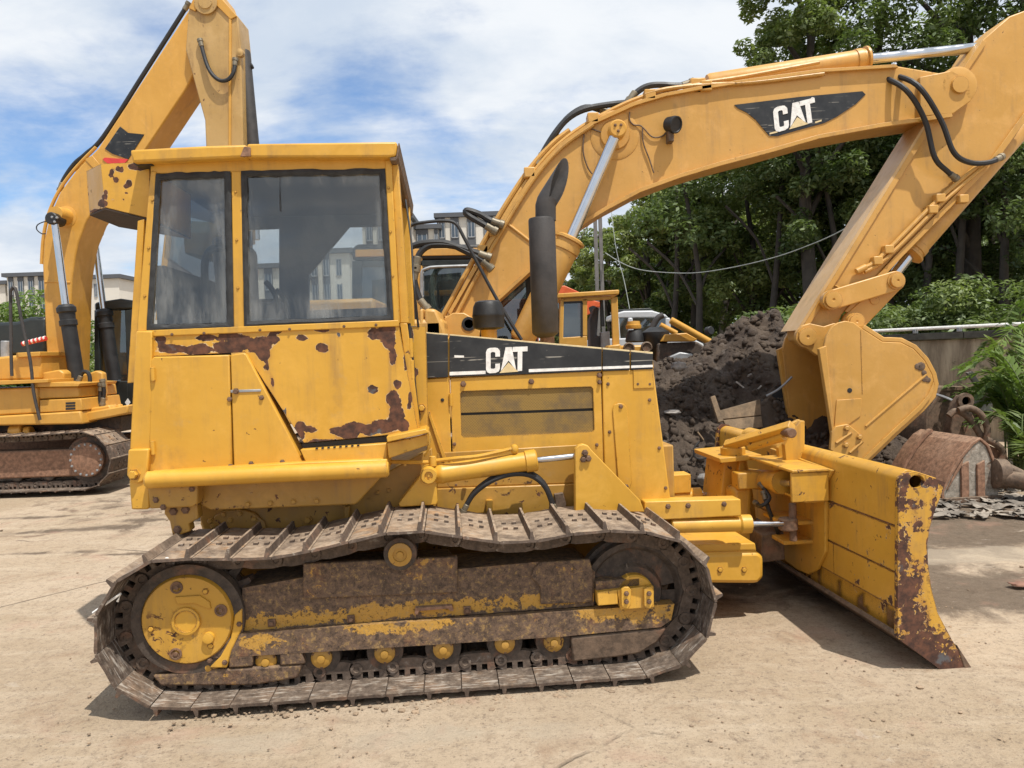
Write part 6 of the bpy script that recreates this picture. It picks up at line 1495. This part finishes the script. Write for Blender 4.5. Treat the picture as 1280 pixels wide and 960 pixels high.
# orange-red excavator farther back
y_ = 14.5
S1 = G.Y(700, 445, y_); S1.z = 0; Of = Frame(S1)
OX = thing('orange_excavator', 'orange red excavator far behind, glimpsed between exhaust stack and small cab', 'excavator', S1)
def op(nm, px, y0, y1, mat=None, bv=.012): return pxp(Of, nm, px, y0, y1, mat or M['orange'], OX, bv)
op('cab_roof', [(676, 372), (680, 358), (706, 357), (724, 365), (726, 373)], 0, 1.1)
op('boom', [(706, 392), (716, 380), (736, 374), (752, 378), (752, 384), (738, 384), (722, 396), (712, 430), (700, 430)], .2, .6)
op('house', [(560, 380), (672, 372), (674, 450), (560, 452)], -.3, 1.8)
op('cab_post', [(678, 373), (683, 373), (683, 430), (678, 430)], 0, 1.1, M['darkgreen'])
op('cab_window', [(683, 373), (722, 373), (722, 420), (683, 420)], .05, .06, M['glassdark'], 0)
op('arm_bracket', [(720, 384), (734, 380), (738, 392), (724, 400)], .1, .2)
lathe('horn', Of.Y(741, 389, .2), (0, -1, 0), [(0, .05), (.03, .10), (.06, .10)], M['black'], OX, 14)
undercarriage(OX, -1.5, 1.7, (.1, 1.6), shoe2, link2)
# white vehicle
y_ = 16.5
S2 = G.Y(808, 440, y_); S2.z = 0; Vf = Frame(S2)
VH = thing('white_van', 'white van parked under the trees behind the small bulldozer', 'van', S2)
def vp(nm, px, y0, y1, mat=None, bv=.03): return pxp(Vf, nm, px, y0, y1, mat or M['whitecar'], VH, bv)
vp('body', [(740, 424), (860, 420), (880, 430), (882, 462), (740, 466)], 0, 1.7)
vp('roof', [(768, 392), (780, 388.5), (815, 388), (832, 393), (836, 397), (768, 398)], .1, 1.6)
vp('roof_rack', [(770, 387), (812, 385), (818, 388), (772, 390)], .3, 1.4, M['darkgreen'], .01)
for a, b in ((768, 774), (785, 791), (832, 838)): vp('pillar', [(a, 397), (b, 397), (b+2, 424), (a, 425)], .08, .16)
for a, b in ((774, 785), (791, 832)): vp('window', [(a, 398), (b, 397.5), (b, 423), (a, 424)], .11, .13, M['glassdark'], 0)
vp('far_side', [(768, 397), (836, 396), (838, 424), (768, 425)], 1.5, 1.6, M['darkgreen'])
for u in (766, 852): 
    q = Vf.Y(u, 462, -.02); lathe('wheel', (q.x, -.03, .34), (0, 1, 0), [(0, .2), (.01, .33), (.22, .33), (.23, .2)], M['black'], VH, 24)
# ------------------------------------------------------------------ utility pole, cables
PO = G.Y(752, 445, 20); PO.z = 0
pt_ = thing('utility_pole', 'grey twin rail utility pole standing before the trees', 'pole', PO)
Pf = Frame(PO)
tz = Pf.Y(750, 200, 0).z
M['polegrey'] = plain('weathered_concrete_pole', (.17, .16, .15), .8)
for dx in (-.06, .07): box('pole_rail', (dx-.045, -.05, 0), (dx+.045, .05, tz), M['polegrey'], pt_, .004)
k = .4
while k < tz: box('pole_rung', (-.032, -.03, k), (.042, .03, k+.04), M['polegrey'], pt_, 0); k += .7
M['cable'] = plain('pale_cable', (.30, .32, .30), .6, bump=0)
tag(tube('cable', [G.Y(757, 316, 19.8), G.Y(776, 328, 19), G.Y(800, 337, 18), G.Y(840, 341, 17), G.Y(880, 340, 16), G.Y(940, 329, 15), G.Y(1000, 311, 14), G.Y(1070, 278, 13), G.Y(1180, 200, 12)], .010, M['cable'], None, 6), 'pale cable sagging from the pole across the trees to the excavator stick', 'cable')
tag(tube('cable', [G.Y(764, 262, 19.8), G.Y(770, 310, 19.4), G.Y(780, 350, 19), G.Y(787, 386, 18.6)], .009, M['cable'], None, 6), 'thin pale stay cable hanging steeply beside the utility pole', 'cable')
tag(tube('cable', [G.Y(748, 268, 19.9), G.Y(735, 282, 20.4), G.Y(724, 300, 21), G.Y(700, 330, 22)], .014, M['cable'], None, 6), 'thin cable running down left from the utility pole', 'cable')

# ------------------------------------------------------------------ apartment blocks
M['render'] = plain('cream_render', (.62, .585, .52), .85, var=.05, scale=.2, bump=0)
M['slate'] = plain('grey_cladding', (.085, .09, .10), .7, var=.15, scale=.3, bump=0)
M['pane'] = plain('far_window_glass', (.07, .095, .125), .12, var=.4, scale=.35, bump=0)
_pm = {}
def block(label, y, u0, u1, vtop, bays, depth=16, floor=3.1, vbase=445, parapet=True, ztop=None):
    a = G.Y(u0, vtop, y); b = G.Y(u1, vtop, y); zt = ztop or (a.z+b.z)/2
    root = thing('apartment_block', label, 'building', (a.x, y, 0)); L = b.x-a.x
    box('wall', (0, 0, 0), (L, depth, zt-.6), M['render'], root, 0)
    box('roof_slab', (-.5, -.5, zt-.58), (L+.5, depth+.5, zt), M['slate'], root, 0)
    n = len(bays); tot = sum(w for w, _ in bays); x = 0
    for w, kind in bays:
        bw = L*w/tot
        if kind in 'sg':
            hz = zt-.62
            if kind == 's': box('cladding_strip', (x, -.18, 0), (x+bw, -.02, hz), M['slate'], root, 0)
            z = hz-floor+.45; ww = bw*(.72 if kind == 's' else .5); yy = -.20 if kind == 's' else -.06
            key = (round(ww, 2), floor, kind)
            if key not in _pm:
                V, Fc = join_raw([prism_raw([(-ww/2, 0), (ww/2, 0), (ww/2, floor*.62), (-ww/2, floor*.62)], 0, .05, 1)]); me = mesh(V, Fc, 0); me.materials.append(M['pane'])
                V, Fc = join_raw([prism_raw([(-ww/2-.08, -.08), (-ww/2, -.08), (-ww/2, floor*.62+.08), (-ww/2-.08, floor*.62+.08)], -.05, .05, 1), prism_raw([(ww/2, -.08), (ww/2+.08, -.08), (ww/2+.08, floor*.62+.08), (ww/2, floor*.62+.08)], -.05, .05, 1), prism_raw([(-.05, 0), (.05, 0), (.05, floor*.62), (-.05, floor*.62)], -.04, .0, 1), prism_raw([(-ww/2, -.12), (ww/2, -.12), (ww/2, 0), (-ww/2, 0)], -.08, .05, 1)])
                m2 = mesh(V, Fc, 0); m2.materials.append(M['galv']); _pm[key] = (me, m2)
            me, m2 = _pm[key]
            while z > 1:
                o = put('window', me, None, root); o.location = (x+bw/2, yy, z); f = put('window_frame', m2, None, o); z -= floor
        x += bw
    return root
S_, W_, G_ = 's', 'w', 'g'
block('cream and grey apartment block with tall dark window strips, right of the cab', 105, 547, 668, 265, [(5, S_), (4, W_), (6, S_), (6, W_), (6, S_), (6, W_), (7, S_), (6, W_), (3, S_), (5, W_), (6, S_), (5, W_), (5, S_)])
block('low cream wing of apartments beside the taller striped block', 104, 515, 547, 281, [(3, W_), (10, S_), (5, W_), (3, S_)])
block('grey striped apartment block seen just beside the front of the cab', 100, 452, 512, 268, [(3, W_), (5, S_), (4, W_), (5, S_), (3, W_), (10, S_), (3, W_), (4, S_)])
block('cream apartment block seen through the front side window of the cab', 96, 388, 436, 311, [(5, S_), (4, W_), (5, S_), (4, W_), (6, G_), (5, W_)])
block('low cream apartment block seen through the rear pane of the cab', 98, 300, 350, 330, [(5, W_), (5, S_), (5, W_), (5, S_), (5, W_)])
block('cream and grey apartment block on the far left skyline', 120, 8, 56, 341, [(2, W_), (5, S_), (5, W_), (6, S_), (5, W_), (6, S_), (5, W_), (7, S_)])
block('narrow cream block adjoining the striped one behind the left boom', 121, 56, 84, 343, [(5, W_), (4, G_), (4, W_), (4, G_), (3, W_)])
block('small pale house block at the left edge of the skyline', 122, -60, 6, 352, [(5, W_), (4, G_), (5, W_), (4, G_), (5, W_)])
block('cream gable end of an apartment block left of the cab', 118, 84, 148, 344, [(12, W_), (3, G_), (2, W_), (3, G_), (14, W_)])
block('cream apartment block between the exhaust stack and utility pole', 105, 690, 716, 352, [(4, W_), (4, S_), (8, W_)])

# ------------------------------------------------------------------ trees
def leaf_material(name, dark, light):
    m, nt, b = material(name); nt.nodes.remove(b)
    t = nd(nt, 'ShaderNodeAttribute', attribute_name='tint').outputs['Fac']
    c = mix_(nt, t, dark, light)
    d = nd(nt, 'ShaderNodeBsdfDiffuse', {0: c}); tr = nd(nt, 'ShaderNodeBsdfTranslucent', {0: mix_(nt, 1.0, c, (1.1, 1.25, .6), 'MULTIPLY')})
    g = nd(nt, 'ShaderNodeBsdfGlossy', {0: (.6, .65, .6, 1), 'Roughness': .45})
    a = nd(nt, 'ShaderNodeMixShader', {0: .38, 1: d.outputs[0], 2: tr.outputs[0]})
    a = nd(nt, 'ShaderNodeMixShader', {0: .05, 1: a.outputs[0], 2: g.outputs[0]})
    nt.links.new(a.outputs[0], nt.nodes['Material Output'].inputs[0]); return m
M['leaf_a'] = leaf_material('camphor_leaves', (.075, .110, .036), (.250, .300, .110))
M['leaf_b'] = leaf_material('yellowish_leaves', (.095, .135, .042), (.300, .335, .115))
M['leaf_c'] = leaf_material('dark_leaves', (.060, .092, .032), (.200, .255, .090))
M['leaf_d'] = leaf_material('fresh_leaves', (.060, .105, .024), (.190, .265, .070))
M['bark'] = plain('dark_bark', (.055, .046, .038), .9, var=.4, scale=5, bump=.6)
def leaf_cloud(cent, rad, tint, n, size, rng, up=.95, asp=.42):
    """n leaves in clumps: cent (k,3), rad (k,), tint (k,)"""
    k = rng.choice(len(cent), n, p=rad**2.2/np.sum(rad**2.2))
    d = rng.normal(size=(n, 3)); d /= np.linalg.norm(d, axis=1)[:, None]
    r = rad[k]*np.cbrt(rng.random(n))**.75
    P = cent[k]+d*r[:, None]*np.array([1, 1, .72])
    nrm = d*.55+rng.normal(size=(n, 3))*.6+np.array([0, 0, up]); nrm /= np.linalg.norm(nrm, axis=1)[:, None]
    t = np.cross(nrm, rng.normal(size=(n, 3))); t /= np.linalg.norm(t, axis=1)[:, None]; bt = np.cross(nrm, t)
    s = size*rng.uniform(.6, 1.35, n)[:, None]
    a = P-t*s*.5; c = P+t*s*.5; b = P+bt*s*asp*.5+nrm*s*.06; e = P-bt*s*asp*.5+nrm*s*.06
    V = np.stack([a, b, c, e], 1).reshape(-1, 3)
    tt = np.clip(tint[k]+rng.normal(size=n)*.16, 0, 1)
    return V, np.repeat(tt, 4)
def quads(name, V, T, mat, parent):
    nf = len(V)//4; me = bpy.data.meshes.new(name)
    me.vertices.add(len(V)); me.vertices.foreach_set('co', V.astype(np.float32).ravel()); me.loops.add(len(V)); me.loops.foreach_set('vertex_index', np.arange(len(V), dtype=np.int32))
    me.polygons.add(nf); me.polygons.foreach_set('loop_start', np.arange(0, len(V), 4, dtype=np.int32)); me.polygons.foreach_set('loop_total', np.full(nf, 4, np.int32)); me.update()
    at = me.attributes.new('tint', 'FLOAT', 'POINT'); at.data.foreach_set('value', T.astype(np.float32))
    return put(name, me, mat, parent)
def tree(label, x, y, h, cr, base, n, size, mat, seed, lean=0.0, tr=.16, name='broadleaf_tree', group='trees behind the yard', clumps=46, flat=1.0):
    rng = np.random.default_rng(seed); rnd = random.Random(seed)
    root = thing(name, label, 'tree', (x, y, 0), 0, group)
    top = Vector((lean, rnd.uniform(-.3, .3), h*.86)); mid = Vector((lean*.3+rnd.uniform(-.25, .25), rnd.uniform(-.2, .2), h*.42))
    pts = spline([(0, 0, -.15), (rnd.uniform(-.1, .1), 0, h*.18), mid, (mid+top)/2+Vector((rnd.uniform(-.2, .2), 0, 0)), top], 5)
    V, Fc = tube_raw(pts, [tr*(1.25-1.15*i/(len(pts)-1)) for i in range(len(pts))], 8); put('trunk', mesh(V, Fc, 60), M['bark'], root)
    cz = (base+h)/2; hz = (h-base)/2
    cent = []; rad = []; tint = []
    for k in range(clumps):
        d = rng.normal(size=3); d /= np.linalg.norm(d); rr = rng.uniform(.35, 1.0)**.6
        taper = 1-.35*max(0, d[2])
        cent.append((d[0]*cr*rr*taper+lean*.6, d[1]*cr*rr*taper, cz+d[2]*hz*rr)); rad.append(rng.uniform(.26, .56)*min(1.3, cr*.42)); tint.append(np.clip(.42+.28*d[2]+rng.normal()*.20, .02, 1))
    cent = np.array(cent); rad = np.array(rad); tint = np.array(tint)
    for k in range(0, clumps, max(1, clumps//11)):
        e = Vector(cent[k]); z0 = max(h*.16, min(e.z-.5-abs(e.x)*.5, h*.8)); j = min(len(pts)-1, max(0, int(z0/(h*.86)*(len(pts)-1)))); s = pts[j]
        V, Fc = tube_raw(spline([s, s.lerp(e, .4)+Vector((0, 0, .12)), s.lerp(e, .75)+Vector((0, 0, .15)), e], 3), [tr*.42*(1-.085*i) for i in range(10)], 6); put('limb', mesh(V, Fc, 60), M['bark'], root)
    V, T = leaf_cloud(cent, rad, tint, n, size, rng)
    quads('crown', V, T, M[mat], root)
    return root
def at(u, y): return (u-640)*y/F
TR = [  # u, depth, height, crown radius, crown base, leaves, size, kind, label
 (1015, 17.5, 11.8, 1.75, 2.9, 25299, .135, 'leaf_a', 'tall green tree rising above the lettered boom into the sky', .0),
 (1105, 18.5, 13.5, 2.3, 2.8, 25299, .135, 'leaf_a', 'tall tree behind the joint of the boom and stick', .2),
 (1215, 17.0, 12.8, 2.4, 2.3, 27599, .135, 'leaf_c', 'tall dark tree at the right behind the upper stick', -.2),
 (1300, 16.0, 12.0, 2.3, 1.7, 23000, .135, 'leaf_c', 'dark tree at the right edge above the concrete wall', .0),
 (940, 20, 8.6, 2.1, 1.8, 20700, .135, 'leaf_b', 'mid height tree with yellowish crown below the lettered boom', .0),
 (1010, 20, 8.0, 2.2, 1.4, 20700, .135, 'leaf_b', 'dark tree in the shade left of the stick', .1),
 (1085, 19.5, 8.2, 2.3, 1.3, 20700, .135, 'leaf_c', 'dark tree directly behind the excavator stick', .1),
 (1160, 19.2, 8.6, 2.3, 1.2, 23000, .135, 'leaf_c', 'dark tree filling the gap right of the bucket cylinder', .0),
 (1240, 19.0, 8.0, 2.2, 1.1, 20700, .135, 'leaf_c', 'dark tree above the wall pipe near the right edge', .0),
 (872, 21, 7.0, 1.65, 1.7, 18400, .135, 'leaf_b', 'bushy yellow green tree above the raised lift cylinder', .0),
 (815, 22, 6.6, 1.5, 1.5, 16099, .135, 'leaf_b', 'round green tree right of the utility pole', .1),
 (772, 24, 6.1, 1.6, 1.3, 16099, .135, 'leaf_b', 'green tree directly beside the utility pole', -.1),
 (731, 26, 4.8, 1.2, 1.0, 11500, .135, 'leaf_b', 'smallest tree of the row, left of the utility pole', .0),
 (905, 24, 8.4, 2.2, 1.4, 16099, .135, 'leaf_b', 'dark tree standing behind the yellowish ones', .0),
 (845, 26, 7.4, 2.0, 1.3, 13799, .135, 'leaf_c', 'dark green tree in the second row behind the white van', .0),
]
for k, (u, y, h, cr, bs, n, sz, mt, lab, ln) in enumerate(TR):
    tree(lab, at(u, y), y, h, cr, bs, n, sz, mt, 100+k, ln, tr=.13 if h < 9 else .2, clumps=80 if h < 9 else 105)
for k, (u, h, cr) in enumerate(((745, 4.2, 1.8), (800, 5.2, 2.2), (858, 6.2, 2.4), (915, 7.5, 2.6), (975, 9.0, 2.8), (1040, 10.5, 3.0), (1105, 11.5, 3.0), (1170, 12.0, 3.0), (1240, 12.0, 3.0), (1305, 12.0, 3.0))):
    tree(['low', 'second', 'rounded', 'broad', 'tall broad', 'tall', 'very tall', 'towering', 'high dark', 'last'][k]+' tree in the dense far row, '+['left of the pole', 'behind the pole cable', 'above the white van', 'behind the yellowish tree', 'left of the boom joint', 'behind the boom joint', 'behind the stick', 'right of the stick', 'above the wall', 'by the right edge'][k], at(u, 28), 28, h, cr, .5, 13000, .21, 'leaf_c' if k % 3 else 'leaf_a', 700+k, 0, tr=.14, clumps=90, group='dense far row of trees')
# hedge-like shrubs
def shrub(label, x, y, w, h, n, size, mat, seed, name='bush', group=None):
    rng = np.random.default_rng(seed); root = thing(name, label, 'bush', (x, y, 0), 0, group)
    K = 26; cent = np.stack([rng.normal(size=K)*w*.42, rng.normal(size=K)*w*.3, rng.uniform(.12, .9, K)*h], 1); rad = rng.uniform(.2, .42, K)*min(w, h)*.8
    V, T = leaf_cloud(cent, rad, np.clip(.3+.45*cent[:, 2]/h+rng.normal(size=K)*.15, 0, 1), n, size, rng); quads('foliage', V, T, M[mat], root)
    for k in range(6):
        e = Vector(cent[k]); V, Fc = tube_raw([(e.x*.15, e.y*.15, -.05), tuple(e*.6), tuple(e)], [.03, .02, .01], 5); put('stem', mesh(V, Fc, 60), M['bark'], root)
    return root
for k, (u, y, w, h, lab) in enumerate(((905, 15.5, 1.3, 1.9, 'low dark bush just behind the top of the earth heap'), (968, 15.0, 1.6, 2.3, 'dark bush behind the heap left of the bucket'), (1035, 15.8, 1.5, 2.3, 'dark bush hidden behind the stick foot'),
                                       (1110, 15.5, 1.7, 2.7, 'dark bush over the left end of the wall'), (1180, 15.2, 1.8, 2.9, 'dark bush behind the middle of the wall'), (1260, 14.6, 1.8, 2.9, 'dark bush behind the wall near the right edge'))):
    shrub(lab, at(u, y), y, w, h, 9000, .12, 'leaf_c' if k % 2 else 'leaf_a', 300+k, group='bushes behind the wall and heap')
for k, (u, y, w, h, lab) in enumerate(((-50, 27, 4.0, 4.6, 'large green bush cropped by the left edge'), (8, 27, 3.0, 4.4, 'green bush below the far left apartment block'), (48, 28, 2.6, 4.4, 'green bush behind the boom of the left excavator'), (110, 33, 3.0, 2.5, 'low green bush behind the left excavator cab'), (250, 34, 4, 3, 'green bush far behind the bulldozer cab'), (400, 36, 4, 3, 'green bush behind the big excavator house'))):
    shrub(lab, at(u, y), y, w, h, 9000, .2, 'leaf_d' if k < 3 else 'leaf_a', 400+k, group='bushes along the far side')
# understorey trunks
for k, (u, y, h, ln) in enumerate(((838, 20, 6, .3), (884, 19, 6, -.5), (957, 18.5, 7, .6), (1062, 17.5, 7, -.8), (1148, 17, 7, .5), (1196, 16.5, 8, .2), (1262, 16, 8, -.3))):
    root = thing('bare_trunk', ['slim dark trunk above the raised cylinders', 'slim leaning trunk left of the heap top', 'slim trunk behind the heap top', 'leaning trunk left of the stick', 'dark trunk right of the bucket cylinder', 'tall dark trunk above the wall', 'dark trunk near the right edge above the plants'][k], 'tree', (at(u, y), y, 0), 0, 'slim trunks under the trees')
    V, Fc = tube_raw(spline([(0, 0, -.1), (ln*.3, 0, h*.3), (ln*.5+.1, 0, h*.6), (ln, 0, h)], 5), [.12*(1-.045*i) for i in range(16)], 8); put('trunk', mesh(V, Fc, 60), M['bark'], root)
    for s in (-1, 1):
        V, Fc = tube_raw(spline([(ln*.4, 0, h*.45), (ln*.5+s*.4, .1, h*.6), (ln*.5+s*1.1, .2, h*.72)], 4), .035, 5); put('limb', mesh(V, Fc, 60), M['bark'], root)
    rng = np.random.default_rng(900+k); c = np.array([[ln+rng.normal()*.5, rng.normal()*.5, h*rng.uniform(.7, 1)] for _ in range(8)])
    V, T = leaf_cloud(c, np.full(8, .5), np.full(8, .4), 1500, .16, rng); quads('crown', V, T, M['leaf_c'], root)

# ------------------------------------------------------------------ feathery plants at the right edge
def frond_plant(label, x, y, fr, seed, z=0.0, name='feathery_plant', mat='leaf_d', leaf=.085):
    rng = np.random.default_rng(seed); rnd = random.Random(seed); root = thing(name, label, 'plant', (x, y, z), 0, 'feathery plants by the wall')
    VV = []; TT = []
    for a, L, h, ti in fr:
        d = Vector((math.cos(a), math.sin(a), 0)); base = Vector((rnd.uniform(-.08, .08), rnd.uniform(-.05, .05), 0))
        pts = spline([base, base+d*L*.12+Vector((0, 0, h*.55)), base+d*L*.5+Vector((0, 0, h*.98)), base+d*L+Vector((0, 0, h*.86))], 6)
        V, Fc = tube_raw(pts, [.012*(1-.045*i) for i in range(len(pts))], 5); put('stem', mesh(V, Fc, 60), M['leafstem'], root)
        n = 26
        for j in range(n):
            t = .28+.72*j/(n-1); f = t*(len(pts)-1); i = min(int(f), len(pts)-2); p = pts[i].lerp(pts[i+1], f-i); tg = (pts[i+1]-pts[i]).normalized()
            sd = tg.cross(Vector((0, 0, 1))).normalized(); l = leaf*(1.55-.9*abs(t-.5))*rnd.uniform(.8, 1.2)*1.6
            for s in (-1, 1):
                ld = (sd*s+tg*.75+Vector((0, 0, rnd.uniform(-.45, .25)))).normalized(); wv = ld.cross(Vector((rnd.uniform(-.3, .3), rnd.uniform(-.3, .3), 1))).normalized()*l*.13
                e = p+ld*l; m_ = p+ld*l*.45+Vector((0, 0, .008)); VV += [p, m_+wv, e, m_-wv]; TT += [ti+rnd.uniform(-.15, .15)]*4
    quads('leaves', np.array([tuple(v) for v in VV]), np.clip(np.array(TT), 0, 1), M[mat], root)
M['leafstem'] = plain('green_stem', (.09, .12, .035), .7)
rr = random.Random(77)
labs = ['tall feathery green plant overhanging the wall at the right edge', 'yellowish feathery plant in front of the wall coping', 'dense green plant with narrow leaves right of the scrap hoses', 'feathery plant low beside the scrap axle', 'fern like plant at the wall foot behind the yellow bucket', 'bright leafy plant cropped by the right edge']
for k, (u, vb, y, n, h, L, mt) in enumerate(((1296, 0, 9.6, 13, 1.95, .7, 'leaf_d'), (1262, 0, 10.2, 11, 1.6, .45, 'leaf_b'), (1274, 0, 9.0, 14, 1.15, .6, 'leaf_d'), (1282, 0, 8.4, 11, .8, .6, 'leaf_a'), (1222, 0, 10.6, 9, .95, .4, 'leaf_a'), (1300, 0, 8.9, 13, 1.7, .8, 'leaf_d'))):
    frond_plant(labs[k], at(u, y), y, [(rr.uniform(0, 6.28), L*rr.uniform(.6, 1.2), h*rr.uniform(.45, 1.08), rr.uniform(.3, .9)) for _ in range(n)], 600+k, mat=mt)
p = G.Y(978, 398, 13.5)
frond_plant('small fern like plant on top of the earth heap beside the stick', p.x-.1, 11.0, [(2.6, .55, .5, .5), (3.4, .5, .4, .6), (2.0, .4, .6, .5), (4.2, .4, .35, .4)], 650, z=1.75, mat='leaf_a')
# ------------------------------------------------------------------ far wood closing the horizon
rng = np.random.default_rng(55)
cx_ = rng.uniform(-110, 90, 170); cy_ = rng.uniform(78, 92, 170); hz_ = rng.uniform(.8, 3.6, 170)
V, T = leaf_cloud(np.stack([cx_, cy_, hz_], 1), rng.uniform(1.6, 2.8, 170), rng.uniform(.2, .8, 170), 32000, .55, rng)
quads('far_wood', V, T, M['leaf_c'], None)['kind'] = 'stuff'
bpy.data.objects['far_wood']['label'] = 'far off belt of trees along the horizon'
